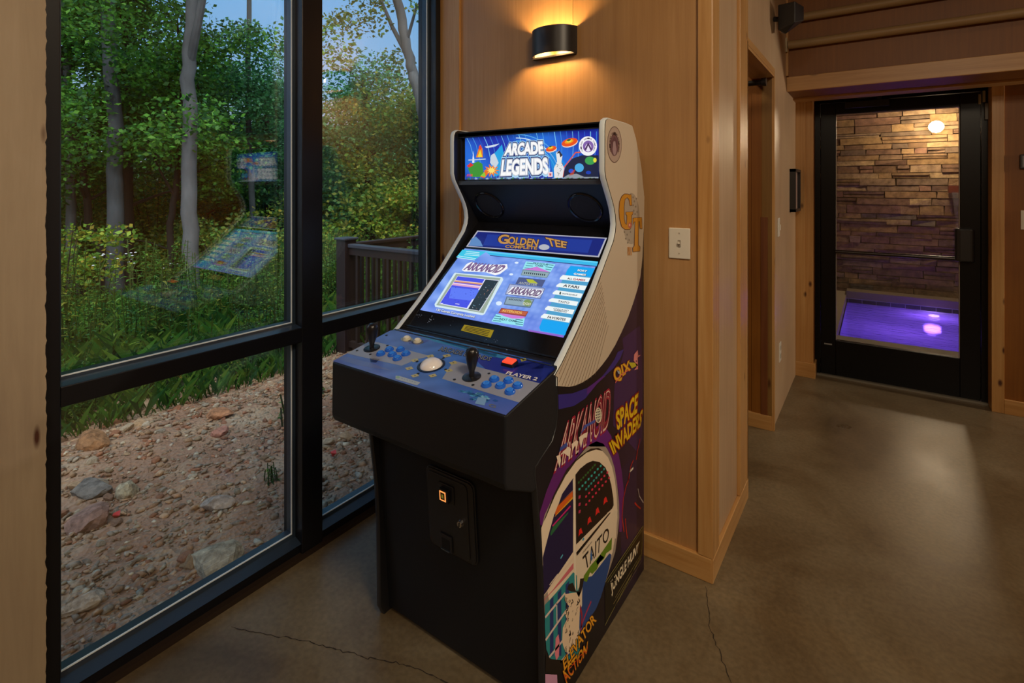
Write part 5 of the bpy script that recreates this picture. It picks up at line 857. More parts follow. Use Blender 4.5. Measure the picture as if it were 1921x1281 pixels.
SPECK_ART=[
('p',1,'b8bcc4',[(-0.2173,-0.0302),(-0.2166,-0.0281),(-0.2134,-0.0294),(-0.2141,-0.0315)]),
('p',1,'b8bcc4',[(0.0772,-0.0604),(0.0778,-0.0588),(0.0799,-0.0599),(0.0793,-0.0614)]),
('p',1,'b8bcc4',[(-0.2738,-0.0237),(-0.2735,-0.0226),(-0.2718,-0.0233),(-0.2721,-0.0245)]),
('p',1,'b8bcc4',[(0.0399,-0.059),(0.0405,-0.0573),(0.0428,-0.0583),(0.0421,-0.06)]),
('p',1,'b8bcc4',[(0.0807,-0.0547),(0.0812,-0.0535),(0.0827,-0.0543),(0.0823,-0.0554)]),
('p',1,'b8bcc4',[(-0.2241,-0.0427),(-0.2236,-0.041),(-0.2209,-0.0422),(-0.2214,-0.0439)]),
('p',1,'b8bcc4',[(0.0013,-0.0216),(0.0019,-0.0199),(0.0043,-0.0211),(0.0037,-0.0228)]),
('p',1,'b8bcc4',[(0.1276,-0.0769),(0.1281,-0.0757),(0.1296,-0.0765),(0.1292,-0.0777)]),
('p',1,'b8bcc4',[(0.1305,-0.0716),(0.1311,-0.07),(0.1331,-0.0709),(0.1325,-0.0725)]),
('p',1,'b8bcc4',[(0.1377,-0.0681),(0.1382,-0.0669),(0.1397,-0.0677),(0.1392,-0.0688)]),
('p',1,'b8bcc4',[(0.1304,-0.0561),(0.1307,-0.0553),(0.1317,-0.0558),(0.1314,-0.0566)]),
('p',1,'b8bcc4',[(0.1289,-0.0777),(0.1296,-0.0759),(0.1318,-0.077),(0.1311,-0.0787)]),
('p',1,'b8bcc4',[(-0.2209,-0.0303),(-0.2203,-0.0282),(-0.2172,-0.0295),(-0.2178,-0.0316)]),
('p',1,'b8bcc4',[(-0.2261,-0.0282),(-0.2255,-0.0262),(-0.2224,-0.0275),(-0.223,-0.0295)]),
('p',1,'b8bcc4',[(0.0679,-0.0535),(0.0684,-0.0522),(0.0701,-0.053),(0.0696,-0.0543)]),
('p',1,'b8bcc4',[(-0.2236,-0.0185),(-0.2231,-0.0169),(-0.2207,-0.018),(-0.2212,-0.0195)]),
('p',1,'b8bcc4',[(0.0394,-0.0679),(0.0401,-0.0662),(0.0424,-0.0673),(0.0417,-0.0691)]),
('p',1,'b8bcc4',[(-0.2245,-0.0142),(-0.224,-0.0122),(-0.221,-0.0135),(-0.2215,-0.0155)]),
('p',1,'b8bcc4',[(0.1164,-0.0456),(0.1167,-0.0448),(0.1177,-0.0453),(0.1174,-0.0461)]),
('p',1,'b8bcc4',[(-0.2088,-0.0255),(-0.2083,-0.0237),(-0.2056,-0.025),(-0.2061,-0.0267)]),
('p',1,'b8bcc4',[(-0.2189,-0.0292),(-0.2185,-0.0275),(-0.216,-0.0285),(-0.2165,-0.0302)]),
('p',1,'b8bcc4',[(-0.1248,-0.0353),(-0.1243,-0.0337),(-0.122,-0.0347),(-0.1225,-0.0363)]),
('p',1,'b8bcc4',[(0.0637,-0.0679),(0.0643,-0.0664),(0.0664,-0.0674),(0.0658,-0.069)]),
('p',1,'b8bcc4',[(-0.2718,-0.0186),(-0.2713,-0.0168),(-0.2686,-0.018),(-0.2691,-0.0198)]),
('p',1,'b8bcc4',[(-0.2915,-0.022),(-0.2909,-0.0199),(-0.2876,-0.0212),(-0.2882,-0.0233)]),
('p',1,'b8bcc4',[(-0.1242,-0.0184),(-0.1239,-0.0173),(-0.1224,-0.018),(-0.1227,-0.019)]),
('p',1,'b8bcc4',[(-0.2176,-0.0381),(-0.2171,-0.0367),(-0.2149,-0.0376),(-0.2154,-0.039)]),
('p',1,'b8bcc4',[(0.0578,-0.076),(0.0584,-0.0743),(0.0607,-0.0754),(0.0601,-0.077)]),
('p',1,'b8bcc4',[(-0.2788,-0.0293),(-0.2785,-0.028),(-0.2766,-0.0288),(-0.2769,-0.0301)]),
('p',1,'b8bcc4',[(0.0565,-0.0682),(0.057,-0.0668),(0.059,-0.0677),(0.0584,-0.0691)]),
('p',1,'b8bcc4',[(0.0582,-0.0737),(0.0585,-0.0729),(0.0596,-0.0734),(0.0593,-0.0742)]),
('p',1,'b8bcc4',[(0.0397,-0.069),(0.0404,-0.0672),(0.0429,-0.0683),(0.0422,-0.0703)]),
('p',1,'b8bcc4',[(0.0391,-0.0649),(0.0394,-0.0639),(0.0409,-0.0646),(0.0405,-0.0657)]),
('p',1,'b8bcc4',[(0.0661,-0.0655),(0.0664,-0.0647),(0.0674,-0.0652),(0.0672,-0.0659)]),
('p',1,'b8bcc4',[(0.0775,-0.0521),(0.0778,-0.0511),(0.079,-0.0518),(0.0787,-0.0527)]),
('p',1,'b8bcc4',[(0.1228,-0.0717),(0.1231,-0.0711),(0.124,-0.0715),(0.1237,-0.0721)]),
('p',1,'b8bcc4',[(-0.2227,-0.0372),(-0.2221,-0.0351),(-0.219,-0.0364),(-0.2196,-0.0385)]),
('p',1,'b8bcc4',[(0.1308,-0.0774),(0.1314,-0.0761),(0.1331,-0.077),(0.1326,-0.0783)]),
('p',1,'b8bcc4',[(-0.2826,-0.0203),(-0.282,-0.0181),(-0.2787,-0.0195),(-0.2793,-0.0217)]),
]
CP_ART=[
('p',2,'969bab',[(-0.3632,0.1411),(-0.2899,0.1531),(-0.0547,0.1517),(-0.0792,0.1224),(-0.0959,0.0713),(-0.2695,0.0587),(-0.3404,0.0558)]),
('p',2,'969bab',[(0.03,0.1591),(0.3324,0.1554),(0.3306,0.0594),(0.0689,0.0655)]),
('p',1,'2836a0',[(0.0551,0.205),(0.2924,0.2638),(0.3325,0.2294),(0.333,0.1557),(0.1911,0.16),(0.1494,0.1568)]),
('p',1,'1c2c94',[(0.1953,0.2157),(0.2924,0.2638),(0.3325,0.2294),(0.333,0.1557),(0.262,0.155)]),
('p',1,'3c8cc4',[(-0.2569,0.2587),(0.1667,0.2439),(0.1618,0.2253),(-0.1127,0.2304)]),
('p',1,'2c78b8',[(-0.1497,0.2701),(0.1099,0.2716),(0.1363,0.2227),(-0.0887,0.2403)]),
('p',3,'3c6cc0',[(-0.2045,0.2605),(-0.2029,0.2564),(-0.2052,0.2522),(-0.2106,0.2487),(-0.2179,0.2471),(-0.225,0.2476),(-0.2301,0.2503),(-0.2318,0.2543),(-0.2296,0.2587),(-0.224,0.2621),(-0.2167,0.2639),(-0.2096,0.2633)]),
('p',3,'3c6cc0',[(-0.1373,0.2628),(-0.1359,0.2589),(-0.1382,0.2547),(-0.1435,0.2514),(-0.1505,0.2497),(-0.1573,0.2502),(-0.1621,0.2529),(-0.1636,0.2569),(-0.1613,0.2611),(-0.1559,0.2645),(-0.1488,0.2661),(-0.142,0.2655)]),
('p',3,'3c6cc0',[(0.1174,0.2485),(0.1181,0.245),(0.1157,0.2411),(0.1109,0.238),(0.105,0.2366),(0.0994,0.237),(0.0957,0.2394),(0.0949,0.2429),(0.0973,0.2468),(0.1021,0.2498),(0.1081,0.2514),(0.1137,0.2509)]),
('p',3,'3c6cc0',[(0.1578,0.2502),(0.1584,0.2467),(0.1561,0.2429),(0.1514,0.24),(0.1455,0.2385),(0.1401,0.239),(0.1366,0.2413),(0.1359,0.2448),(0.1383,0.2486),(0.1431,0.2517),(0.1489,0.2531),(0.1543,0.2526)]),
('t', 4, '1c2c50', 'ARCADE LEGENDS', [(-0.0696, 0.2132), (0.1248, 0.2195), (0.1309, 0.1991), (-0.058, 0.189)], 0.07),
('t', 5, '7c8490', 'ARCADE LEGENDS', [(-0.0696, 0.2132), (0.1248, 0.2195), (0.1309, 0.1991), (-0.058, 0.189)], 0.01),
('t', 4, '14183c', 'PLAYER 2', [(0.2167, 0.1713), (0.3108, 0.176), (0.313, 0.1617), (0.2193, 0.1554)], 0.03),
('t', 5, 'e8e8f0', 'PLAYER 2', [(0.2145, 0.1725), (0.3089, 0.1773), (0.3111, 0.1629), (0.2171, 0.1567)], 0.03),
('p',4,'a8b4c0',[(-0.0671,0.0221),(-0.0555,0.0257),(0.0271,0.0252),(0.029,0.0098),(-0.054,0.0084)]),
('p',5,'8cb090',[(-0.049,0.021),(-0.0473,0.0185),(-0.0476,0.0159),(-0.0497,0.014),(-0.0532,0.0134),(-0.057,0.0141),(-0.0602,0.0161),(-0.0619,0.0187),(-0.0616,0.0213),(-0.0595,0.0232),(-0.056,0.0238),(-0.0522,0.023)]),
('l',5,'6c7c98',0.0016,[(-0.0401,0.0184),(-0.035,0.0184)]),
('l',5,'6c7c98',0.0016,[(-0.03,0.0184),(-0.025,0.0185)]),
('l',5,'6c7c98',0.0016,[(-0.02,0.0185),(-0.0151,0.0185)]),
('l',5,'6c7c98',0.0016,[(-0.0101,0.0185),(-0.0052,0.0186)]),
('l',5,'6c7c98',0.0016,[(-0.0003,0.0186),(0.0046,0.0186)]),
('l',5,'6c7c98',0.0016,[(0.0094,0.0187),(0.0143,0.0187)]),
('p',4,'b8b078',[(-0.0705,0.1467),(-0.058,0.1624),(-0.0416,0.1538),(-0.0525,0.1388)]),
('p',5,'787048',[(-0.0596,0.1496),(-0.0574,0.154),(-0.0517,0.1512),(-0.0539,0.1469)]),
('p',4,'b8b078',[(-0.0243,0.1697),(-0.0117,0.1855),(0.0042,0.1767),(-0.0068,0.1617)]),
('p',5,'787048',[(-0.0135,0.1726),(-0.0113,0.177),(-0.0057,0.1741),(-0.0079,0.1697)]),
('p',4,'b8b078',[(0.0244,0.1436),(0.0367,0.1587),(0.0516,0.1504),(0.0407,0.1361)]),
('p',5,'787048',[(0.0347,0.1464),(0.0369,0.1506),(0.0421,0.148),(0.0399,0.1438)]),
('p',4,'b8b078',[(0.0426,0.104),(0.0547,0.1185),(0.069,0.1109),(0.0583,0.0971)]),
('p',5,'787048',[(0.0526,0.1068),(0.0548,0.1108),(0.0598,0.1084),(0.0576,0.1044)]),
('p',4,'b8b078',[(0.0196,0.0634),(0.0314,0.0777),(0.0457,0.0705),(0.0353,0.0571)]),
('p',5,'787048',[(0.0295,0.0664),(0.0316,0.0702),(0.0366,0.068),(0.0345,0.064)]),
('p',4,'b8b078',[(-0.0287,0.0421),(-0.017,0.0563),(-0.0021,0.0494),(-0.0124,0.0359)]),
('p',5,'787048',[(-0.0187,0.045),(-0.0166,0.0489),(-0.0114,0.0468),(-0.0134,0.0428)]),
('p',4,'b8b078',[(-0.0761,0.0655),(-0.0641,0.0802),(-0.0482,0.0728),(-0.0587,0.0587)]),
('p',5,'787048',[(-0.0655,0.0684),(-0.0635,0.0725),(-0.058,0.0701),(-0.06,0.0661)]),
('p',4,'b8b078',[(-0.0964,0.1082),(-0.0842,0.1237),(-0.0676,0.1156),(-0.0783,0.101)]),
('p',5,'787048',[(-0.0855,0.1113),(-0.0834,0.1156),(-0.0777,0.1129),(-0.0798,0.1087)]),
('p',3,'4c5cac',[(-0.2086,0.206),(-0.1354,0.2309),(-0.1416,0.2023),(-0.1819,0.1857)]),
('p',3,'90948c',[(-0.1949,0.2156),(-0.1922,0.2122),(-0.1907,0.2087),(-0.1904,0.2051),(-0.1913,0.2016),(-0.1933,0.1984),(-0.1965,0.1957),(-0.2005,0.1935),(-0.2052,0.1921),(-0.2105,0.1914),(-0.216,0.1915),(-0.2214,0.1924),(-0.2265,0.194),(-0.2311,0.1964),(-0.2349,0.1993),(-0.2377,0.2026),(-0.2394,0.2062),(-0.2398,0.2099),(-0.239,0.2133),(-0.2369,0.2167),(-0.2337,0.2194),(-0.2296,0.2216),(-0.2247,0.2231),(-0.2193,0.2237),(-0.2137,0.2236),(-0.2083,0.2226),(-0.2031,0.2209),(-0.1986,0.2184)]),
('p',3,'90948c',[(-0.1471,0.2155),(-0.1446,0.2121),(-0.1432,0.2087),(-0.1429,0.2051),(-0.1439,0.2018),(-0.1459,0.1986),(-0.149,0.196),(-0.153,0.1938),(-0.1576,0.1924),(-0.1627,0.1917),(-0.168,0.1918),(-0.1732,0.1927),(-0.1782,0.1943),(-0.1825,0.1966),(-0.1861,0.1994),(-0.1888,0.2027),(-0.1903,0.2062),(-0.1906,0.2098),(-0.1897,0.2133),(-0.1876,0.2165),(-0.1845,0.2192),(-0.1804,0.2214),(-0.1757,0.2229),(-0.1705,0.2235),(-0.1651,0.2233),(-0.1598,0.2224),(-0.1549,0.2207),(-0.1506,0.2183)]),
('p',5,'b8b040',[(0.2065,0.2446),(0.2188,0.2538),(0.2285,0.2442),(0.2191,0.2323)]),
('p',6,'20241c',[(0.2129,0.2448),(0.2183,0.2479),(0.2231,0.2419),(0.2192,0.2387)]),
('p',3,'50a0d8',[(0.186,0.0361),(0.1893,0.0435),(0.2022,0.041),(0.1981,0.0347)]),
('p',3,'3878c0',[(0.1671,0.0421),(0.1703,0.0495),(0.1835,0.047),(0.1795,0.0405)]),
('p',3,'50a0d8',[(0.1926,0.0311),(0.1959,0.0384),(0.2087,0.036),(0.2046,0.0297)]),
('p',3,'2858a8',[(0.1911,0.0383),(0.1944,0.0457),(0.2073,0.0432),(0.2032,0.0368)]),
('p',3,'2858a8',[(0.2206,0.0218),(0.224,0.0289),(0.2363,0.0265),(0.2323,0.0203)]),
('p',3,'2858a8',[(0.2231,0.0286),(0.2264,0.0357),(0.2388,0.0333),(0.2347,0.0271)]),
('p',3,'3878c0',[(0.2097,0.0277),(0.213,0.0349),(0.2255,0.0325),(0.2215,0.0262)]),
('p',3,'50a0d8',[(0.1762,0.0375),(0.1794,0.0448),(0.1925,0.0423),(0.1884,0.036)]),
('p',3,'3878c0',[(0.1496,0.0347),(0.1528,0.0422),(0.1662,0.0396),(0.1621,0.0331)]),
('p',3,'50a0d8',[(0.2278,0.0427),(0.2312,0.05),(0.2436,0.0475),(0.2395,0.0412)]),
('p',3,'3878c0',[(0.2409,0.0251),(0.2443,0.0321),(0.2564,0.0298),(0.2524,0.0237)]),
('p',3,'3878c0',[(0.1771,0.0371),(0.1804,0.0445),(0.1934,0.042),(0.1894,0.0356)]),
('p',3,'50a0d8',[(0.2007,0.0377),(0.204,0.045),(0.2167,0.0426),(0.2126,0.0362)]),
('p',3,'3878c0',[(0.1814,0.037),(0.1847,0.0444),(0.1977,0.0419),(0.1936,0.0355)]),
('p',3,'2858a8',[(0.2015,0.0187),(0.2048,0.0259),(0.2174,0.0236),(0.2134,0.0174)]),
('p',3,'2858a8',[(0.2205,0.0261),(0.2238,0.0333),(0.2362,0.0309),(0.2322,0.0247)]),
('p',3,'3878c0',[(0.1539,0.0379),(0.1571,0.0453),(0.1705,0.0428),(0.1664,0.0364)]),
('p',3,'80c0e0',[(0.2196,0.0396),(0.223,0.047),(0.2355,0.0444),(0.2314,0.0381)]),
('p',3,'2858a8',[(0.2321,0.033),(0.2354,0.0403),(0.2478,0.0378),(0.2437,0.0316)]),
('p',3,'3878c0',[(0.2355,0.0313),(0.2388,0.0385),(0.2511,0.0361),(0.247,0.0299)]),
('p',3,'3878c0',[(0.2098,0.0493),(0.2132,0.0567),(0.2259,0.0541),(0.2218,0.0478)]),
('p',3,'50a0d8',[(0.2059,0.0195),(0.2092,0.0267),(0.2218,0.0244),(0.2177,0.0182)]),
('p',3,'3878c0',[(0.209,0.0404),(0.2123,0.0477),(0.225,0.0451),(0.2209,0.0388)]),
('p',3,'3878c0',[(0.2092,0.0353),(0.2125,0.0425),(0.2251,0.04),(0.2211,0.0337)]),
('p',3,'80c0e0',[(0.2362,0.0379),(0.2396,0.0451),(0.2519,0.0427),(0.2478,0.0365)]),
('p',3,'2858a8',[(0.2401,0.0312),(0.2434,0.0383),(0.2556,0.036),(0.2516,0.0298)]),
('p',3,'3878c0',[(0.1759,0.0457),(0.1792,0.0532),(0.1923,0.0505),(0.1883,0.0441)]),
('p',3,'80c0e0',[(0.1988,0.0381),(0.2021,0.0454),(0.2148,0.0429),(0.2108,0.0366)]),
('p',3,'2858a8',[(0.2602,0.039),(0.2636,0.0461),(0.2757,0.0437),(0.2716,0.0376)]),
('p',3,'50a0d8',[(0.1604,0.0363),(0.1637,0.0438),(0.1769,0.0413),(0.1729,0.0348)]),
('p',3,'3878c0',[(0.1907,0.0374),(0.194,0.0447),(0.2068,0.0423),(0.2028,0.0359)]),
('p',3,'3878c0',[(0.2022,0.0357),(0.2055,0.043),(0.2182,0.0406),(0.2142,0.0343)]),
('p',3,'80c0e0',[(0.2006,0.0457),(0.2039,0.0532),(0.2167,0.0505),(0.2126,0.0442)]),
('p',3,'50a0d8',[(0.202,0.0465),(0.2053,0.0538),(0.2181,0.0512),(0.214,0.0448)]),
('p',4,'7ca8d8',[(0.2183,0.0351),(0.2411,0.0424),(0.2559,0.0126),(0.2289,0.0089)]),
('t', 4, '6c7474', 'G', [(0.2625, 0.0246), (0.2833, 0.0254), (0.2869, 0.0152), (0.2675, 0.0138)], 0.02),
('p',2,'28386c',[(-0.2308,0.0664),(-0.1916,0.0727),(-0.1861,0.053),(-0.204,0.0477)]),
('p',1,'6878b4',[(-0.3373,0.0389),(-0.2,0.0452),(-0.1034,0.0384),(-0.2248,0.0178),(-0.3304,0.0194)]),
]
SCREEN_QUAD=[(-0.284,0.3077),(0.2901,0.3016),(0.2911,-0.0008),(-0.2916,0.0004)]
# ------------------------------------------------------------------ floor
def concrete():
    m = bpy.data.materials.new('polished_concrete'); m.use_nodes = True; nt = m.node_tree; N = nt.nodes; L = nt.links; b = N['Principled BSDF']
    t = N.new('ShaderNodeTexCoord'); n1 = N.new('ShaderNodeTexNoise'); n1.inputs['Scale'].default_value = 1.6; n1.inputs['Detail'].default_value = 8; n1.inputs['Roughness'].default_value = .62; n1.inputs['Distortion'].default_value = .6
    n2 = N.new('ShaderNodeTexNoise'); n2.inputs['Scale'].default_value = 60; n2.inputs['Detail'].default_value = 5
    L.new(t.outputs['Object'], n1.inputs[0]); L.new(t.outputs['Object'], n2.inputs[0])
    r1 = ramp(nt, [(.30, '544530'), (.44, '6a5a42'), (.56, '766850'), (.72, '84775f')]); L.new(n1.outputs[0], r1.inputs[0])
    r2 = ramp(nt, [(.35, 'b4b4b4'), (.65, 'ffffff')]); L.new(n2.outputs[0], r2.inputs[0])
    mx = N.new('ShaderNodeMix'); mx.data_type = 'RGBA'; mx.blend_type = 'MULTIPLY'; mx.inputs[0].default_value = .4
    L.new(r1.outputs[0], mx.inputs[6]); L.new(r2.outputs[0], mx.inputs[7]); L.new(mx.outputs[2], b.inputs['Base Color'])
    rr = N.new('ShaderNodeMapRange'); rr.inputs[1].default_value = .3; rr.inputs[2].default_value = .7; rr.inputs[3].default_value = .27; rr.inputs[4].default_value = .42
    L.new(n1.outputs[0], rr.inputs[0]); L.new(rr.outputs[0], b.inputs['Roughness']); b.inputs['Specular IOR Level'].default_value = .38
    bu = N.new('ShaderNodeBump'); bu.inputs['Strength'].default_value = .06; bu.inputs['Distance'].default_value = .002; L.new(n2.outputs[0], bu.inputs['Height']); L.new(bu.outputs[0], b.inputs['Normal'])
    return m
fl = struct(MB().box(-1.93, 4.0, -3.5, 4.64, -.12, 0).build('floor', concrete()))
random.seed(3)
def crack(pts, w):
    m = MB(); out = []
    for i in range(len(pts) - 1):
        a, b = pts[i], pts[i + 1]; n = max(2, int(math.dist(a, b) / .012))
        for k in range(n):
            t = k / n; out.append((a[0] + (b[0] - a[0]) * t + random.gauss(0, .0022), a[1] + (b[1] - a[1]) * t + random.gauss(0, .0022)))
    for i in range(len(out) - 1):
        a, b = out[i], out[i + 1]; l = math.dist(a, b) or 1; ww = w * random.uniform(.4, 1.3) / 2; nx, ny = -(b[1] - a[1]) / l * ww, (b[0] - a[0]) / l * ww
        m.add([(a[0] + nx, a[1] + ny, .0006), (b[0] + nx, b[1] + ny, .0006), (b[0] - nx, b[1] - ny, .0006), (a[0] - nx, a[1] - ny, .0006)], [(0, 1, 2, 3)])
    return m
CRK = mat('crack_dirt', '2c2218', .8)
crack([(-1.71, .85), (-1.42, .98), (-1.27, 1.03), (-1.13, 1.09), (-.98, 1.12)], .0035).build('crack', CRK, fl)
crack([(-.49, 1.91), (-.44, 1.75), (-.36, 1.62), (-.29, 1.50), (-.26, 1.34), (-.2, 1.1)], .0028).build('crack', CRK, fl)

# ------------------------------------------------------------------ walls and ceiling
Z = 3.0
PLYP = wood('plywood_pale', ('a88a6a', 'b89a78', 'c4aa88'), (60, 60, 2.0), .45, seed=3, blotch=.9)
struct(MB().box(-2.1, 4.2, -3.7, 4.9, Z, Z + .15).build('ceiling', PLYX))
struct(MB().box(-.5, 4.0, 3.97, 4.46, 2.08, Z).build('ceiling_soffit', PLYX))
w = MB().box(-1.98, -1.80, -3.5, .20, -.3, Z); w.box(-1.98, -1.80, .20, 2.1, 2.78, Z); w.box(-2.0, -1.80, 1.99, 2.1, -.3, Z)
struct(w.build('wall_left', PLY))
struct(MB().box(-1.80, -.50, 1.95, 2.05, 0, Z).build('wall_back', PLY))
struct(MB().box(-.505, -.488, 2.0, 2.57, 0, Z).build('wall_pier', PLYP))
w = MB().box(-.60, -.488, 3.37, 4.58, 0, Z); w.box(-.60, -.488, 2.57, 3.37, 2.12, Z)
struct(w.build('wall_hall_left', PLYP))
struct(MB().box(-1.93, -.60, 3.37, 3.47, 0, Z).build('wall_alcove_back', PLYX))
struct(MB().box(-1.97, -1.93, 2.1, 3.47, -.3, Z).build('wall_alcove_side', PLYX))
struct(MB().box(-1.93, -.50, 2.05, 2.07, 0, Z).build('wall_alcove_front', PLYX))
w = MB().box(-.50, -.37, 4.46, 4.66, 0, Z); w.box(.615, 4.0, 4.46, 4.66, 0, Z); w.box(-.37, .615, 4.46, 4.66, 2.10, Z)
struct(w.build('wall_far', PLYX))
struct(MB().box(4.0, 4.1, -3.5, 4.66, 0, Z).build('wall_right', PLY))
struct(MB().box(-1.98, 4.1, -3.6, -3.5, 0, Z).build('wall_near', PLY))
# floor of alcove is the same slab; trims
struct(MB().box(-1.80, -1.672, 1.936, 1.95, .0, Z).build('trim_1', PINE_V, bevel=.002))
struct(MB().box(-.527, -.4765, 1.9345, 1.951, .09, Z).build('trim_2', PINE_V, bevel=.002))
struct(MB().box(-.505, -.4745, 1.9355, 2.03, .0, Z).build('trim_3', PINE_V, bevel=.002))
struct(MB().box(-.489, -.474, 2.40, 2.57, .09, Z).build('trim_4', PINE_V, bevel=.002))
struct(MB().box(-.505, -.474, 2.555, 2.572, 0, 2.1).build('trim_5', PINE_V, bevel=.002))
struct(MB().box(-.489, -.476, 2.57, 3.37, 2.085, 2.12).build('trim_6', PINE_Y, bevel=.002))
struct(MB().box(-.60, -.478, 2.57, 3.37, 2.07, 2.118).build('trim_7', PINE_Y))
struct(MB().box(-1.80, -.4785, 1.934, 1.951, 0, .088).build('baseboard_back', PINE_X, bevel=.003))
struct(MB().box(-.489, -.473, 1.936, 2.572, 0, .088).build('baseboard_pier', PINE_Y, bevel=.003))
# alcove opening, far jamb
struct(MB().box(-.60, -.545, 3.355, 3.372, .085, 2.08).box(-1.9, -.60, 3.362, 3.372, 0.085, 2.08).build('wall_alcove_return', PLYX))
struct(MB().box(-.545, -.488, 3.352, 3.372, .085, 2.08).build('trim_8', wood('olive_board', ('6a4c24', '7c5a2c', '8c6a38'), (38, 38, 1.3), .45, knots=(9, 9, 3), seed=15), bevel=.002))
struct(MB().box(-.549, -.512, 3.349, 3.353, .085, 1.25).build('trim_9', REDWOOD))
struct(MB().box(-.491, -.476, 3.352, 3.375, 0, 2.08).build('trim_10', PINE_V, bevel=.001))
struct(MB().box(-1.9, -.491, 3.345, 3.372, 0, .085).build('baseboard_alcove', PINE_X, bevel=.002))
# far wall trims around the door
struct(MB().box(-.488, -.425, 4.445, 4.46, 0.11, 2.08).build('trim_11', PINE_V, bevel=.002))
struct(MB().box(-.425, -.372, 4.452, 4.60, .11, 2.1).build('trim_12', PINE_V, bevel=.002))
struct(MB().box(-.488, -.358, 4.44, 4.60, 0, .11).build('baseboard_far_left', PINE_X, bevel=.002))
struct(MB().box(.613, .672, 4.444, 4.60, 0.0, 2.08).build('trim_13', PINE_V, bevel=.002))
struct(MB().box(.672, 4.0, 4.442, 4.46, 0, .09).build('baseboard_far_right', PINE_X, bevel=.002))
struct(MB().box(-.488, 4.0, 3.955, 3.97, 2.075, 2.175).build('trim_14', PINE_X, bevel=.003))
struct(MB().box(-.488, 4.0, 4.30, 4.445, 2.065, 2.08).build('trim_15', PINE_X, bevel=.002))
struct(MB().box(-.46 - .028, -.455 - .02, 3.93, 3.97, 2.18, Z).build('trim_16', PINE_V))
# rounded shade rails across the soffit
RAIL = mat('cream_rail', '9c8058', .5)
for z, lb in ((2.385, 'cream rounded rail across the dark soffit, the lower of the two'), (2.56, 'cream rounded rail across the dark soffit, the upper one behind the speaker')):
    r = empty('shade_rail', (-.48, 3.93, z), lb, 'rail')
    MB().tube([(-.475, 3.935, z), (3.9, 3.935, z)], .028, 14).build('rail', RAIL, r, smooth=True)
    MB().box(-.4875, -.478, 3.90, 3.968, z - .05, z + .045).build('bracket', mat('cream_bracket', 'b8a888', .5), r)

# ------------------------------------------------------------------ timber post at the near edge of the window
random.seed(5)
def post():
    m = MB(); n = 260; v = []
    for i in range(n + 1):
        z = Z * i / n; w_ = .409 + random.gauss(0, .0009)
        v += [(-1.775, .12, z), (-1.775, w_, z), (-1.80, w_ + .001, z), (-1.80, .12, z)]
    f = []
    for i in range(n):
        for j in range(4): f.append((i * 4 + j, i * 4 + (j + 1) % 4, i * 4 + 4 + (j + 1) % 4, i * 4 + 4 + j))
    f += [(3, 2, 1, 0), (n * 4, n * 4 + 1, n * 4 + 2, n * 4 + 3)]
    return m.add(v, f)
struct(post().build('trim_17', TIMBER))

# ------------------------------------------------------------------ the big window
wr = bpy.data.objects.new('window_1', None); COL.objects.link(wr); wr.location = (-1.84, 1.2, 0); wr['kind'] = 'structure'
xi, xo, xg = -1.800, -1.925, -1.885
def fr(m, y0, y1, z0, z1): return m.box(xo, xi, y0, y1, z0, z1)
m = MB(); fr(m, .405, .445, 0, 2.78); fr(m, 1.165, 1.255, 0, 2.78); fr(m, 1.906, 1.985, 0, 2.78)
m.build('frame_upright', FRAME, wr, bevel=.0025)
m = MB(); fr(m, .445, 1.165, .832, .888); fr(m, 1.255, 1.906, .832, .888); fr(m, .445, 1.165, 2.72, 2.78); fr(m, 1.255, 1.906, 2.72, 2.78)
m.box(xo, -1.815, .445, 1.165, 0, .055); m.box(xo, -1.815, 1.255, 1.906, 0, .055)
m.build('frame_rail', FRAME, wr, bevel=.0025)
m = MB()   # sloped glazing beads with a bright outer edge
for y0, y1 in ((.445, 1.165), (1.255, 1.906)):
    for z0, hh in ((.888, .017), (.055, .03)):
        m.add([(-1.805, y0, z0), (-1.805, y1, z0), (-1.845, y1, z0 + hh * .45), (-1.845, y0, z0 + hh * .45), (-1.852, y0, z0 + hh), (-1.852, y1, z0 + hh), (-1.885, y1, z0 + hh), (-1.885, y0, z0 + hh)],
              [(0, 1, 2, 3), (3, 2, 5, 4), (4, 5, 6, 7)])
    for yy, sgn in ((y0, 1), (y1, -1)):
        for za, zb in ((.055, .832), (.888, 2.72)):
            m.box(-1.885, -1.845, min(yy, yy + sgn * .012), max(yy, yy + sgn * .012), za, zb)
m.build('glazing_bead', FRAMEB, wr)
m = MB()
for y0, y1 in ((.445, 1.165), (1.255, 1.906)):
    for z0 in (.888 + .0172, .085 + .0002): m.box(-1.8535, -1.849, y0, y1, z0 - .0035, z0)
    for za, zb in ((.085, .832), (.905, 2.72)): m.box(-1.853, -1.8495, y1 - .015, y1 - .012, za, zb)
m.build('bead_edge', mat('bead_glint_white', (.85, .93, .97), .35), wr)  # sky glint along the metal bead edge, painted in as near-white colour
m = MB()
for y0, y1 in ((.445, 1.165), (1.255, 1.906)):
    for za, zb in ((.06, .84), (.88, 2.74)):
        for dx in (0, .018): MB().box(xg - .005 - dx, xg - dx, y0 - .004, y1 + .004, za, zb).build('pane', GLASS, wr)
MB().box(-1.815, -1.792, .405, 1.985, 0, .018).build('sill_strip', mat('dark_stained_strip', '2c2018', .5), wr)
struct(MB().box(-1.985, -1.925, .1, 2.1, -.4, -.01).build('trim_18', mat('concrete_sill', '6a665c', .8, bump=(60, .5, .003))))

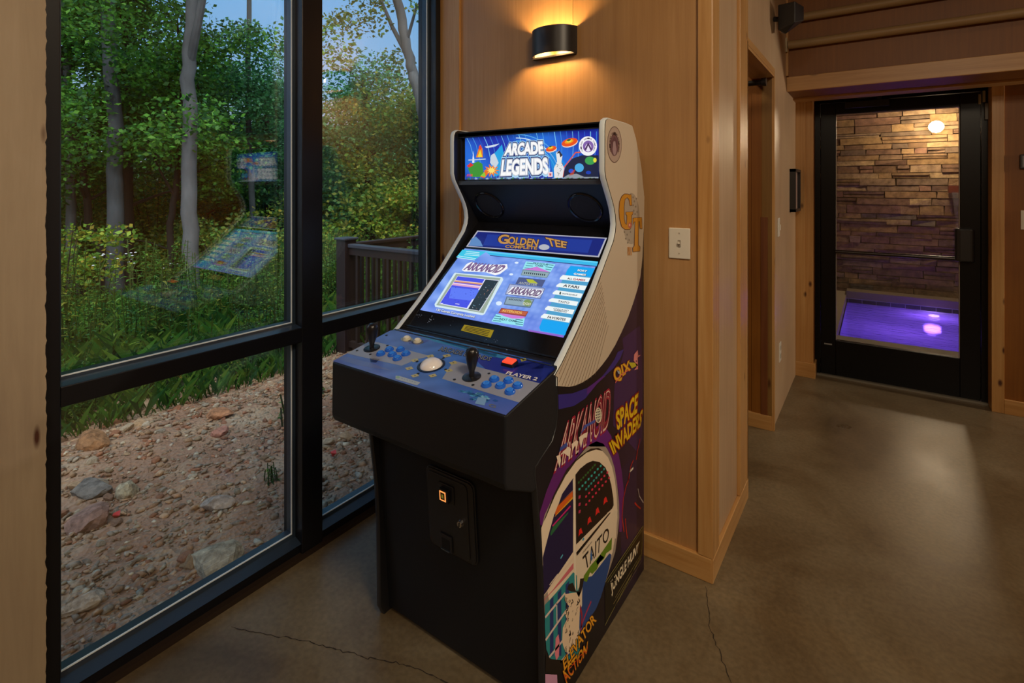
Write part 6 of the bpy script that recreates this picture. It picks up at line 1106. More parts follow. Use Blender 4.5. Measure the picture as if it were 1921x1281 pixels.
# ------------------------------------------------------------------ wall sconce
sc = empty('wall_sconce', (-1.135, 1.95, 2.05), 'dark curved metal wall sconce throwing warm light up and down the plywood', 'wall lamp')
SB = mat('bronze_black', (.018, .014, .012), .4)
prof = [( -.107 * math.cos(math.pi * i / 24), -.085 * math.sin(math.pi * i / 24)) for i in range(25)]
m = MB(); v = []; f = []; k = len(prof)
for (a, b) in prof:
    for s_, zz in ((1, 1.995), (1, 2.108), (.965, 2.108), (.965, 1.995)): v.append((-1.135 + a * s_, 1.949 + b * s_, zz))
for i in range(k - 1):
    for j in range(4): f.append((i * 4 + j, i * 4 + (j + 1) % 4, i * 4 + 4 + (j + 1) % 4, i * 4 + 4 + j))
m.add(v, f).build('lamp_shade', SB, sc, smooth=True)
MB().box(-1.235, -1.035, 1.94, 1.9495, 2.0, 2.10).build('backplate', mat('sconce_inner_white', 'c8b090', .5), sc)
MB().box(-1.24, -1.03, 1.925, 1.95, 1.990, 1.997).build('lower_lip', SB, sc)
bulb = MB().lathe([(.001, -.028), (.018, -.024), (.022, 0), (.018, .024), (.001, .028)], Matrix.Translation((-1.135, 1.905, 2.052)), 16).build('bulb', mat('lamp_glow', 'ffb85a', emit='ffb24e', es=22), sc, smooth=True)
MB().box(-1.155, -1.115, 1.905, 1.94, 2.046, 2.058).build('bulb_holder', SB, sc)
d = bpy.data.lights.new('sconce_light', 'POINT'); d.energy = 21; d.color = (1.0, .62, .25); d.shadow_soft_size = .024
o = bpy.data.objects.new('sconce_light', d); COL.objects.link(o); o.location = (-1.135, 1.882, 2.052)
MB().box(-1.0505, -1.0495, 1.9485, 1.9502, 2.11, 2.99).build('wire', mat('thin_wire', 'c8a060', .5), sc)

# ------------------------------------------------------------------ small wall things
sw = empty('light_switch', (-.597, 1.95, 1.217), 'white single toggle light switch on the plywood beside the arcade cabinet', 'light switch')
MB().box(-.637, -.557, 1.943, 1.95, 1.160, 1.275).build('plate', WHITEP, sw, bevel=.003)
MB().box(-.602, -.592, 1.941, 1.944, 1.204, 1.230).build('toggle_slot', mat('switch_slot', '8c8478', .5), sw)
MB().box(-.6, -.594, 1.932, 1.943, 1.215, 1.224).build('toggle', WHITEP, sw, bevel=.001)
for zz in (1.256, 1.180): MB().lathe([(.003, 0), (.003, .0015)], Matrix.Translation((-.597, 1.943, zz)) @ Matrix.Rotation(math.pi / 2, 4, 'X'), 10).build('screw', mat('screw_cream', 'b0a898', .4), sw)

def side_plate(name, y0, y1, z0, z1, label, cat):
    o = empty(name, (-.488, (y0 + y1) / 2, (z0 + z1) / 2), label, cat)
    MB().box(-.4878, -.482, y0, y1, z0, z1).build('plate', WHITEP, o, bevel=.002)
    return o
o = side_plate('power_outlet', 3.60, 3.67, .33, .45, 'white outlet low on the plywood between doorway and glass door', 'outlet')
for z in (.365, .415): MB().box(-.483, -.480, 3.62, 3.65, z - .013, z + .013).build('socket', mat('outlet_face', 'a8a498', .4), o, bevel=.001)
o = side_plate('light_switch', 3.54, 3.61, 1.12, 1.235, 'pale switch plate on the lit plywood just past the doorway', 'light switch')
MB().box(-.483, -.474, 3.565, 3.585, 1.16, 1.195).build('toggle', WHITEP, o, bevel=.001)
# framed picture by the far corner
pf = empty('picture_frame', (-.488, 4.26, 1.40), 'narrow black picture frame hanging near the far corner', 'picture')
MB().box(-.4875, -.450, 4.11, 4.13, 1.25, 1.555).box(-.4875, -.450, 4.39, 4.41, 1.25, 1.555).box(-.4875, -.450, 4.11, 4.41, 1.25, 1.27).box(-.4875, -.450, 4.11, 4.41, 1.535, 1.555).build('frame', BLACKP, pf)
MB().box(-.486, -.470, 4.13, 4.39, 1.27, 1.535).build('print', mat('pinkish_print', 'a08478', .5), pf)
# black loudspeaker
ls = empty('wall_speaker', (-.42, 3.42, 2.39), 'small black loudspeaker mounted high on the plywood', 'speaker')
bx = MB().prism_z([(-.46, 3.33), (-.33, 3.30), (-.27, 3.40), (-.33, 3.47), (-.46, 3.45)], 2.325, 2.475)
bx2 = MB(); v = [(-.455, 3.33, 2.335), (-.365, 3.30, 2.355), (-.33, 3.40, 2.385), (-.455, 3.45, 2.345), (-.455, 3.33, 2.48), (-.365, 3.30, 2.475), (-.33, 3.40, 2.465), (-.455, 3.45, 2.48), (-.42, 3.35, 2.31)]
bx2.add(v, [(4, 5, 6, 7), (0, 1, 5, 4), (1, 2, 6, 5), (2, 3, 7, 6), (3, 0, 4, 7), (1, 0, 8), (2, 1, 8), (3, 2, 8), (0, 3, 8)]).build('speaker_body', BLACKP, ls, bevel=.004)
MB().tube([(-.487, 3.39, 2.42), (-.45, 3.39, 2.41)], .015).build('bracket', BLACKP, ls)
# rod in the alcove
rd = empty('curtain_rod', (-.8, 3.30, 2.04), 'black rod across the top of the dim doorway', 'rod')
MB().tube([(-1.8, 3.26, 2.03), (-.53, 3.26, 2.03)], .016, 12).build('pole', BLACKP, rd, smooth=True)
MB().tube([(-.53, 3.26, 2.03), (-.505, 3.26, 2.03)], .024, 14).build('end_cap', BLACKP, rd)
MB().box(-.56, -.55, 3.26, 3.352, 2.022, 2.034).build('bracket', BLACKP, rd)
# thermostat and plate by the door
th = empty('thermostat', (.775, 4.46, 1.585), 'grey thermostat box on the dim plywood beside the glass door', 'thermostat')
MB().box(.742, .86, 4.435, 4.4595, 1.54, 1.63).build('housing', mat('dark_grey_plastic', '3c3c40', .4), th, bevel=.006)
MB().box(.752, .85, 4.432, 4.436, 1.55, 1.62).build('face', mat('pale_grey_plastic', '8c9096', .4), th, bevel=.002)
o = empty('light_switch', (.785, 4.46, 1.22), 'grey-white switch plate under the thermostat', 'light switch')
MB().box(.748, .83, 4.452, 4.4598, 1.163, 1.282).build('plate', WHITEP, o, bevel=.002); MB().box(.784, .794, 4.442, 4.452, 1.21, 1.225).build('toggle', WHITEP, o)

# ------------------------------------------------------------------ glass door to the pool
dr = bpy.data.objects.new('door_1', None); COL.objects.link(dr); dr.location = (.118, 4.58, 0); dr['kind'] = 'structure'
DB = mat('black_door_metal', (.003, .003, .0035), .3, spec=.25)
y0, y1 = 4.578, 4.622
m = MB().box(-.372, -.335, 4.57, 4.66, 0, 2.10).box(.58, .615, 4.57, 4.66, 0, 2.10).box(-.372, .615, 4.57, 4.66, 2.06, 2.10)
m.build('door_frame', DB, dr, bevel=.002)
m = MB().box(-.333, -.236, y0, y1, .012, 2.057).box(.474, .578, y0, y1, .012, 2.057).box(-.236, .474, y0, y1, 1.972, 2.057).box(-.236, .474, y0, y1, .012, .275)
m.build('door_leaf', DB, dr, bevel=.003)
MB().box(-.24, .478, 4.597, 4.603, .27, 1.976).build('pane', GLASS, dr)
EDGE = mat('door_glazing_edge', 'a89c90', .35)
MB().box(-.236, -.232, 4.590, 4.612, .275, 1.972).box(.470, .474, 4.590, 4.612, .275, 1.972).box(-.236, .474, 4.590, 4.612, 1.966, 1.972).build('glazing_edge', EDGE, dr)
MB().tube([(-.236, 4.560, .944), (.50, 4.560, .944)], .0135, 10).build('push_bar', mat('bar_brown_black', (.02, .012, .008), .25), dr, smooth=True)
MB().prism_z([(.445, 4.578), (.445, 4.53), (.46, 4.515), (.53, 4.515), (.545, 4.53), (.545, 4.578)], .93, 1.15).build('door_handle', BLACKP, dr, bevel=.012)
MB().box(-.175, .09, 4.53, 4.577, 2.005, 2.055).build('door_closer', mat('closer_grey', '16140f', .4), dr, bevel=.004)
MB().tube([(.03, 4.55, 2.06), (.03, 4.55, 2.10)], .014, 10).tube([(-.1, 4.56, 2.075), (.03, 4.55, 2.085)], .008, 8).build('closer_arm', BLACKP, dr)
MB().box(-.372, .615, 4.55, 4.66, 0, .012).build('threshold', mat('threshold_aluminium', '8c887c', .35, metal=.3), dr)
MB().box(.565, .578, 4.566, 4.577, 1.975, 2.04).box(.585, .598, 4.556, 4.568, 1.985, 2.06).build('contact_sensor', mat('sensor_cream', 'a09880', .5), dr)
MB().box(.595, .611, 4.545, 4.568, 1.87, 1.975).build('hinge_sensor', mat('sensor_grey', '6c6860', .5), dr)
MB().box(-.31, -.26, 4.574, 4.577, .235, .245).build('maker_plate', mat('plate_grey', '8c8c8c', .4), dr)

# ------------------------------------------------------------------ pool room
STONEC = col_mat('ledgestone', rough=.75, bump=28)
random.seed(11)
A_ = Art(None); V = []; F = []; C = []
pal = ['8c6e4c', '9a7c56', '7d6144', 'a48a64', '74604c', '90765a', '846a50', '967850', '785c46', '9c8264', '866450', '706658']
z = -.12
while z < 3.0:
    hgt = random.choice([.06, .075, .09, .10, .12, .07]); x = -1.6 + random.uniform(-.3, 0)
    while x < 2.4:
        L_ = random.uniform(.12, .55) * (1.3 if random.random() < .3 else 1); y = 8.42 - random.uniform(0, .02); n = len(V); g = .002 + random.uniform(0, .003)
        h2 = hgt if random.random() < .8 else hgt * .5
        def q(a, b, c): V.append((a, b, c))
        j = lambda s=.006: random.uniform(-s, s)
        for (a, c) in ((x + g, z + g), (x + L_ - g, z + g), (x + L_ - g, z + h2 - g), (x + g, z + h2 - g)): q(a + j(), y + j(.012), c + j(.004))
        for (a, c) in ((x + g, z + g), (x + L_ - g, z + g), (x + L_ - g, z + h2 - g), (x + g, z + h2 - g)): q(a, 8.5, c)
        fs = [(0, 1, 2, 3), (0, 4, 5, 1), (1, 5, 6, 2), (2, 6, 7, 3), (3, 7, 4, 0)]
        c = lin(random.choice(pal)); bb = random.uniform(.86, 1.16); c = tuple(min(.9, v_ * bb) for v_ in c)
        for f_ in fs: F.append(tuple(n + i for i in f_)); C += [c] * 4
        if h2 < hgt:
            n = len(V)
            for (a, c2) in ((x + g, z + h2 + g), (x + L_ - g, z + h2 + g), (x + L_ - g, z + hgt - g), (x + g, z + hgt - g)): q(a + j(), y - .01 + j(.008), c2)
            for (a, c2) in ((x + g, z + h2 + g), (x + L_ - g, z + h2 + g), (x + L_ - g, z + hgt - g), (x + g, z + hgt - g)): q(a, 8.5, c2)
            c = tuple(v_ * .85 for v_ in c)
            for f_ in fs: F.append(tuple(n + i for i in f_)); C += [c] * 4
        x += L_
    z += hgt
A_.v, A_.f, A_.c = V, F, C
struct(A_.build('wall_pool_stone', STONEC, None))
struct(MB().box(-2.2, 3.2, 8.49, 8.6, -1.2, 3.1).build('wall_pool_back', mat('mortar', '2c241c', .9)))
PW = mat('pool_room_plaster', '6c5a48', .8)
struct(MB().box(-2.2, -2.1, 4.66, 8.5, -.1, 3.1).build('wall_pool_left', PW)); struct(MB().box(3.1, 3.2, 4.66, 8.5, -.1, 3.1).build('wall_pool_right', PW))
struct(MB().box(-2.2, 3.2, 4.66, 8.6, 3.0, 3.1).build('ceiling_pool', PW))
COP = mat('cream_coping', 'b0a088', .6, bump=(40, .4, .003))
struct(MB().box(-2.1, 3.1, 4.66, 5.88, -.1, 0).box(-2.1, -.3, 5.88, 8.49, -.1, .0).build('floor_pool_deck', COP))
pool = empty('plunge_pool', (1.0, 7.0, -.1), 'indoor pool glowing violet beyond the glass door', 'pool')
TILE = mat('dark_pool_tile', '20242c', .25)
MB().box(-.3, 3.06, 8.14, 8.375, -.04, .05).build('rear_coping', mat('grey_coping', '8c7c6c', .6), pool)
tb = MB().box(-.3, 3.06, 8.155, 8.2, -1.2, -.04); tb.build('tile_band', TILE, pool)
g = MB()
for i in range(24): g.box(-.28 + i * .15, -.277 + i * .15, 8.152, 8.156, -.12, -.04)
g.box(-.3, 3.06, 8.148, 8.156, -.05, -.042); g.build('grout', mat('white_grout', 'b8b0c0', .6), pool)
PB = mat('pool_plaster', 'c0c0e0', .7)
MB().box(-.34, 3.06, 5.84, 8.2, -.85, -.8).box(-.34, -.29, 5.88, 8.15, -.8, -.1).box(-.3, 3.06, 5.83, 5.88, -.8, -.1).box(3.04, 3.06, 5.88, 8.15, -.8, -.1).build('basin', PB, pool)
def water():
    m = bpy.data.materials.new('pool_water'); m.use_nodes = True; nt = m.node_tree; N = nt.nodes; L = nt.links; N.remove(N['Principled BSDF'])
    t = N.new('ShaderNodeTexCoord'); mp = N.new('ShaderNodeMapping'); mp.inputs['Scale'].default_value = (2.2, 6, 1); n = N.new('ShaderNodeTexNoise'); n.inputs['Scale'].default_value = 1.6; n.inputs['Detail'].default_value = 5; n.inputs['Distortion'].default_value = 1.2
    bu = N.new('ShaderNodeBump'); bu.inputs['Strength'].default_value = .5; bu.inputs['Distance'].default_value = .03
    L.new(t.outputs['Object'], mp.inputs[0]); L.new(mp.outputs[0], n.inputs[0]); L.new(n.outputs[0], bu.inputs['Height'])
    f = N.new('ShaderNodeFresnel'); f.inputs[0].default_value = 1.33; g = N.new('ShaderNodeBsdfGlossy'); g.inputs['Roughness'].default_value = .06
    tr = N.new('ShaderNodeBsdfRefraction'); tr.inputs['Color'].default_value = (.62, .6, 1, 1); tr.inputs['Roughness'].default_value = .25; tr.inputs['IOR'].default_value = 1.05
    L.new(bu.outputs[0], f.inputs['Normal']); L.new(bu.outputs[0], g.inputs['Normal']); L.new(bu.outputs[0], tr.inputs['Normal'])
    tp = N.new('ShaderNodeBsdfTransparent'); tp.inputs[0].default_value = (.7, .7, 1, 1); m2 = N.new('ShaderNodeMixShader'); m2.inputs[0].default_value = .12; tl = N.new('ShaderNodeBsdfTranslucent'); tl.inputs[0].default_value = (.8, .75, 1, 1); L.new(bu.outputs[0], tl.inputs['Normal']); m3 = N.new('ShaderNodeMixShader'); m3.inputs[0].default_value = .6
    L.new(tr.outputs[0], m2.inputs[1]); L.new(tp.outputs[0], m2.inputs[2])
    mx = N.new('ShaderNodeMixShader'); L.new(f.outputs[0], mx.inputs[0]); L.new(m2.outputs[0], m3.inputs[1]); L.new(tl.outputs[0], m3.inputs[2]); L.new(m3.outputs[0], mx.inputs[1]); L.new(g.outputs[0], mx.inputs[2]); L.new(mx.outputs[0], N['Material Output'].inputs[0])
    return m
wv = [(-.3, 5.88, -.1), (3.05, 5.88, -.1), (3.05, 8.155, -.1), (-.3, 8.155, -.1)]
mesh_obj('water', wv, [(0, 1, 2, 3)], water(), pool)
MB().lathe([(.035, 0), (.035, .02), (.03, .03), (.001, .035)], Matrix.Translation((.60, 8.15, -.19)) @ Matrix.Rotation(math.pi / 2, 4, 'X') @ Matrix.Diagonal((1.5, .6, 1, 1)), 24).build('pool_light', mat('violet_lamp', 'd8b8ff', emit=(.75, .5, 1.0), es=12), pool, smooth=True)
d = bpy.data.lights.new('pool_light_glow', 'POINT'); d.energy = 9; d.color = (.30, .12, 1.0); d.shadow_soft_size = .08
o = bpy.data.objects.new('pool_light_glow', d); COL.objects.link(o); o.location = (.56, 7.80, -.34)
d = d.copy(); d.energy = 9; o = bpy.data.objects.new('pool_light_glow', d); COL.objects.link(o); o.location = (.3, 6.8, -.55)
gl = empty('globe_lamp', (.63, 8.4, 2.2), 'bright warm globe lamp on the stone wall of the pool room', 'wall lamp')
MB().lathe([(.001, -.075), (.04, -.064), (.07, -.03), (.078, 0), (.07, .03), (.04, .064), (.001, .075)], Matrix.Translation((.63, 8.25, 2.17)), 20).build('globe', mat('globe_glow', 'ffe8c0', emit=(1, .78, .45), es=30), gl, smooth=True)
MB().tube([(.63, 8.40, 2.17), (.63, 8.31, 2.17)], .03, 12).build('bracket', BLACKP, gl)
d = bpy.data.lights.new('globe_light', 'POINT'); d.energy = 34; d.color = (1.0, .76, .50); d.shadow_soft_size = .08
o = bpy.data.objects.new('globe_light', d); COL.objects.link(o); o.location = (.63, 7.95, 2.17)
sp_ = empty('water_spout', (.85, 8.38, 1.42), 'rust red water spout on the stone wall pouring into the pool', 'spout')
MB().box(.75, 1.15, 8.27, 8.375, 1.35, 1.44).build('spout_box', mat('rusty_steel', '6c2c1c', .5), sp_, bevel=.004)
wf = MB()
vv = []; ff = []
for i in range(13):
    t = i / 12; vv += [(.78 + .05 * t * .4 + .08 * t, 8.27 - .22 * math.sqrt(t), 1.36 - 1.45 * t), (1.12 - .02 * t, 8.27 - .22 * math.sqrt(t), 1.36 - 1.45 * t)]
    if i: n = 2 * i - 2; ff.append((n, n + 1, n + 3, n + 2))
wm = bpy.data.materials.new('falling_water'); wm.use_nodes = True; nt = wm.node_tree; b_ = nt.nodes['Principled BSDF']; b_.inputs['Base Color'].default_value = (.8, .8, .85, 1); b_.inputs['Roughness'].default_value = .15
b_.inputs['Alpha'].default_value = .07
wf.add(vv, ff).build('falling_water', wm, sp_, smooth=True)
# ------------------------------------------------------------------ arcade cabinet
XL, XR, XC = -1.36, -.705, -1.0325
cab = empty('arcade_cabinet', (XC, 1.5, 0), 'tall upright arcade cabinet with glowing blue marquee and screen, black front and printed sides', 'arcade machine')
PROF = [(1.865, 0.0), (1.865, 1.39), (1.835, 1.50), (1.815, 1.545), (1.78, 1.605), (1.748, 1.645), (1.70, 1.648), (1.545, 1.650), (1.530, 1.643), (1.5235, 1.63), (1.5216, 1.605), (1.5216, 1.481),
        (1.530, 1.455), (1.5748, 1.390), (1.592, 1.362), (1.603, 1.335), (1.608, 1.305), (1.603, 1.280), (1.5875, 1.250), (1.5458, 1.207), (1.456, 1.115), (1.337, 1.015), (1.2434, .944), (1.2058, .922), (1.219, .914),
        (1.219, .8897), (1.2229, .860), (1.2229, .806), (1.2172, .779), (1.196, .748), (1.1105, .716), (1.108, .70), (1.1197, .6534), (1.130, .566), (1.1456, .447), (1.1536, .317), (1.1562, .13), (1.158, .035), (1.175, .0)]
WC = [(1.8241, 1.0973), (1.80, 1.062), (1.7576, 1.0180), (1.71, .975), (1.6533, .9365), (1.60, .905), (1.5458, .8815), (1.50, .868), (1.4487, .8569), (1.405, .8535), (1.3603, .8545), (1.32, .859), (1.2828, .867), (1.2172, .8897)]
SIDEB = mat('side_panel_black', (.012, .012, .014), .4)
for x0, x1 in ((XL, XL + .018), (XR - .018, XR)):
    MB().prism_x(PROF, x0, x1).build('side_panel', SIDEB, cab)
TMW = mat('white_edge_trim', 'e2ecee', .35); TMB = mat('black_edge_trim', (.02, .021, .024), .3)
def edge_trim(x0, x1, i0, i1, m, name):
    mb = MB(); pts = PROF[i0:i1 + 1]; n = len(pts); v = []; f = []
    for i, p in enumerate(pts):
        a = pts[max(0, i - 1)]; b = pts[min(n - 1, i + 1)]; dx, dz = b[0] - a[0], b[1] - a[1]; l = math.hypot(dx, dz) or 1; nx, nz = dz / l, -dx / l   # outward
        for xx, o in ((x0 - .0004, 0), (x0 - .0003, .0016), (x0 + .003, .0034), (x1 - .003, .0034), (x1 + .0003, .0016), (x1 + .0004, 0)): v.append((xx, p[0] + nx * o, p[1] + nz * o))
    for i in range(n - 1):
        for j in range(5): f.append((i * 6 + j, i * 6 + j + 1, i * 6 + 7 + j, i * 6 + 6 + j))
    return mb.add(v, f).build(name, m, cab, smooth=True)
for x0, x1 in ((XL, XL + .018), (XR - .018, XR)):
    edge_trim(x0, x1, 1, 25, TMW, 'edge_trim')['label'] = 'white rubber edge trim'
    edge_trim(x0, x1, 25, 38, TMB, 'edge_trim')['label'] = 'black rubber edge trim'
# printed side artwork
side_mat = col_mat('printed_vinyl', rough=.32)
UP = [(1.8241, 1.0973), (1.8292, 1.16), (1.84, 1.22)] 
WHITE = [(1.8245, 1.0985), (1.846, 1.17), (1.862, 1.30)] + PROF[1:26] + WC[::-1][1:]
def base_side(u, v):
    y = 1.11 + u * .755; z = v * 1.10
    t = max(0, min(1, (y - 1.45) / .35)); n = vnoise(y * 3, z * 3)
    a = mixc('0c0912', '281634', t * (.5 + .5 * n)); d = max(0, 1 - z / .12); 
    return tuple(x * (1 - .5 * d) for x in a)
LOWER = [(1.865, 0), (1.865, 1.39), (1.86, 1.30)] 
for side, xx, sg in (('r', XR, 1), ('l', XL, -1)):
    frame = lambda a, b, lay, xx=xx, sg=sg: (xx + sg * (.0006 + lay * .00016), a, b)
    A = Art(frame, gain=(1.45, 1.45, 1.45), notext=(sg < 0))
    # dark print as columns between the front edge and the back
    def front_y(z):
        pr = PROF[25:]
        for i in range(len(pr) - 1):
            (ya, za), (yb, zb) = pr[i], pr[i + 1]
            if min(za, zb) <= z <= max(za, zb) and za != zb: return ya + (yb - ya) * (z - za) / (zb - za)
        return 1.219
    NV = 44; NU = 14
    def top_limit(y):
        w = sorted(WC + [(1.865, 1.30)])
        for i in range(len(w) - 1):
            if w[i][0] <= y <= w[i + 1][0]: return w[i][1] + (w[i + 1][1] - w[i][1]) * (y - w[i][0]) / (w[i + 1][0] - w[i][0])
        return .88
    rows = [.8897 * j / NV for j in range(NV + 1)]
    for j in range(NV):
        z0, z1 = rows[j], rows[j + 1]
        for i in range(NU):
            a0, a1 = front_y(z0 + 1e-5) + .002, front_y(z1 - 1e-5) + .002
            P = lambda y0, t: y0 + (1.865 - y0) * t
            q = [(P(a0, i / NU), z0), (P(a0, (i + 1) / NU), z0), (P(a1, (i + 1) / NU), z1), (P(a1, i / NU), z1)]
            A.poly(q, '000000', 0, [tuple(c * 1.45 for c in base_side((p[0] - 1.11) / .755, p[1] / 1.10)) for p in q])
    for i in range(20):
        y0, y1 = 1.30 + i * .02825, 1.30 + (i + 1) * .02825
        q = [(y0, .8897), (y1, .8897), (y1, max(.8897, top_limit(y1) + .004)), (y0, max(.8897, top_limit(y0) + .004))]
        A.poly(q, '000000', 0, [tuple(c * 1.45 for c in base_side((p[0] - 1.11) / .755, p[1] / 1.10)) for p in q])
    A.items(SIDE_ART)
    # keep the print inside the panel
    o = A.build('side_artwork', side_mat, cab)
    bm = bmesh.new(); bm.from_mesh(o.data); off = origin_of(cab)
    for co, no in (((0, 1.8645, 0), (0, 1, 0)), ((0, 0, .002), (0, 0, -1)), ((0, 1.1575, .1), (0, -1, -.004)), ((0, 1.1536, .317), (0, -.998, -.066)), ((0, 1.1197, .6534), (0, -.99, -.14))):
        bmesh.ops.bisect_plane(bm, geom=bm.verts[:] + bm.edges[:] + bm.faces[:], plane_co=Vector(co) - off, plane_no=Vector(no), clear_outer=False)
    dl = []
    for f_ in bm.faces:
        c = f_.calc_center_median() + off
        fy = front_y(min(.885, max(0.001, c.z)))
        if c.y > 1.8646 or c.z < .0015 or (c.z < .70 and c.y < fy - .001): dl.append(f_)
    bmesh.ops.delete(bm, geom=dl, context='FACES'); bm.to_mesh(o.data); bm.free()
    Wt = Art(frame, gain=(1, 1, 1), notext=(sg < 0)); Wt.poly(WHITE, 'cbbda8', 12)
    for it in WHITE_ART:
        it = list(it); it[1] += 13; Wt.items([it])
    o = Wt.build('upper_side_print', side_mat, cab); o['label'] = 'cream white upper side graphic with gold letters and round seal'
# carcass
m = MB()
m.prism_x([(1.85, .03), (1.85, 1.40), (1.84, 1.42), (1.75, 1.625), (1.70, 1.630), (1.69, 1.62), (1.83, 1.40), (1.83, .03)], XL + .018, XR - .018).build('back_panel', BLACK, cab)
MB().prism_x([(1.545, 1.622), (1.545, 1.642), (1.56, 1.6445), (1.75, 1.640), (1.75, 1.622)], XL + .018, XR - .018).build('top_panel', BLACK, cab, bevel=.002)
MB().box(XL + .018, XR - .018, 1.545, 1.562, 1.620, 1.640).build('marquee_retainer', mat('retainer_grey', '20242c', .3), cab, bevel=.003)
MB().prism_x([(1.548, 1.436), (1.548, 1.452), (1.566, 1.452), (1.566, 1.44)], XL + .018, XR - .018).build('marquee_retainer', mat('retainer_blue_grey', '3c4450', .3), cab, bevel=.002)
for xa in (XL + .018, XR - .030): MB().box(xa, xa + .012, 1.55, 1.566, 1.45, 1.62).build('marquee_side_strip', BLACKP, cab)
# marquee
mqf = lambda a, b, lay: (a + XC, 1.5615 - .0004 - lay * .00016, b)
MB().box(XL + .03, XR - .03, 1.562, 1.60, 1.452, 1.622).build('marquee_lightbox', BLACKP, cab)
A = Art(mqf)
def mqbg(u, v):
    c = mixc('1a2ca8', '1f6ad8', max(0, min(1, .5 + .6 * math.sin(u * 9 + v * 3)))); c = mixc2(c, lin('2a1c80'), max(0, .25 - v) * 2.4)
    return c if v < .93 else tuple(x * .5 for x in c)
def mixc2(a, b, t): return tuple(x + (y - x) * t for x, y in zip(a, b))
A.grid([(-.286, 1.621), (.288, 1.621), (.288, 1.4575), (-.286, 1.4575)], 40, 10, mqbg)
A.items(MQ_ART)
o = A.build('marquee', col_mat('marquee_backlit', emission=1.0), cab); o['label'] = 'backlit blue marquee with white block lettering'
off = origin_of(cab)
bm = bmesh.new(); bm.from_mesh(o.data)
for co, no in (((XC - .286, 0, 0), (-1, 0, 0)), ((XC + .288, 0, 0), (1, 0, 0)), ((0, 0, 1.4575), (0, 0, -1)), ((0, 0, 1.6205), (0, 0, 1))):
    bmesh.ops.bisect_plane(bm, geom=bm.verts[:] + bm.edges[:] + bm.faces[:], plane_co=Vector(co) - off, plane_no=no, clear_outer=True)
bm.to_mesh(o.data); bm.free()
# speaker panel
MB().prism_x([(1.552, 1.440), (1.677, 1.284), (1.69, 1.295), (1.566, 1.45)], XL + .018, XR - .018).build('speaker_panel', BLACK, cab)
sn = Vector((0, -.1562, -.1254)).normalized(); 
for sx in (-.2095, .2095):
    c0 = Vector((XC + sx, 1.6185, 1.357)); Mx = Matrix.Translation(c0) @ sn.to_track_quat('Z', 'Y').to_matrix().to_4x4()
    sg_ = MB().lathe([(.066, 0), (.066, .003), (.063, .0055), (.058, .0035), (.058, .001)], Mx, 40).build('speaker_grille', BLACKG, cab, smooth=True)
    MB().lathe([(.058, .0008), (.030, .0030), (.001, .0035)], Mx, 32).build('mesh_disc', mat('speaker_mesh', (.012, .012, .013), .6, bump=(900, 1, .002)), sg_)
# screen bezel and glass surface
cS, sS = 1 / math.hypot(1, .833), .833 / math.hypot(1, .833)
scf = lambda a, b, lay: (a + XC, 1.3207 + b * cS - sS * (.0006 + lay * .00016), .9902 + b * sS + cS * (.0006 + lay * .00016))
def onS(v, h=0): return (1.3207 + v * cS - sS * h, .9902 + v * sS + cS * h)
MB().prism_x([onS(-.115), onS(.465), onS(.465, -.02), onS(-.115, -.02)], XL + .018, XR - .018).build('screen_bezel', BLACKG, cab)
A = Art(scf); 
def scbg(u, v):
    n = vnoise(u * 4, v * 3); c = mixc('5a80d8', '86a8f0', n)
    r = ((u * 26) % 1 - .5) ** 2 + ((v * 14) % 1 - .5) ** 2
    if u > .42: c = mixc2(c, lin('a0bcfa'), max(0, .18 - r) * 2.2)
    c = mixc2(c, lin('4c60c0'), max(0, (u - .55)) * .8 * (1 - v)); c = mixc2(c, lin('6878e8'), max(0, .25 - v) * 1.4)
    return c
DQ = SCREEN_QUAD
A.grid(DQ, 104, 56, scbg, 0)
A.items(SCREEN_ART)
o = A.build('screen', col_mat('lit_screen', emission=1.05, spec=.3), cab); o['label'] = 'lit screen showing the game selection menu'
A = Art(scf); A.items(BANNER_ART); o = A.build('screen_banner', col_mat('backlit_banner', emission=.75), cab); o['label'] = 'blue banner strip with gold lettering above the screen'
A = Art(scf); A.items(BEZEL_ART); A.build('warning_sticker', col_mat('yellow_sticker', rough=.5), cab)['label'] = 'yellow sticker under the screen'
A = Art(scf); A.items(SPECK_ART); A.build('bezel_specks', col_mat('pale_print', emission=.35), cab)['kind'] = 'stuff'
MB().prism_x([onS(-.072, .0), onS(-.072, .003), onS(-.067, .003), onS(-.067, 0)], XL + .018, XR - .018).build('bezel_ridge', mat('ridge_grey', '14161c', .3), cab)
# control panel box
cC, sC = 1 / math.hypot(1, .182), .182 / math.hypot(1, .182)
cpf = lambda a, b, lay: (a + XC, .98 + b * cC - sC * (.0006 + lay * .00016), .8943 + b * sC + cC * (.0006 + lay * .00016))
def onC(v, h=0): return (.98 + v * cC - sC * h, .8943 + v * sC + cC * h)
cp = MB().prism_x([onC(0), onC(.263), (1.30, .90), (1.30, .80), (1.20, .66), (1.10, .655), (.9865, .715), (.978, .735)], XL + .001, XR - .001)
cp.f = cp.f
cpo = cp.build('control_panel', BLACK, cab, bevel=.006, bseg=3)
MB().box(XL + .018, XR - .018, 1.22, 1.30, .925, .94).build('panel_hinge', BLACKP, cab)
A = Art(cpf)
def cpbg(u, v):
    c = mixc('5a74c0', '3c74cc', max(0, min(1, u * 1.4))); c = mixc2(c, lin('2c4cb8'), max(0, u - .55) * 1.6); c = mixc2(c, lin('6870b8'), max(0, .35 - v) * 1.3)
    n = vnoise(u * 5, v * 2, 2); return tuple(x * (.85 + .3 * n) for x in c)
A.grid([(-.325, .2565), (.325, .2565), (.3265, .003), (-.3265, .003)], 60, 24, cpbg)
A.items(CP_ART)
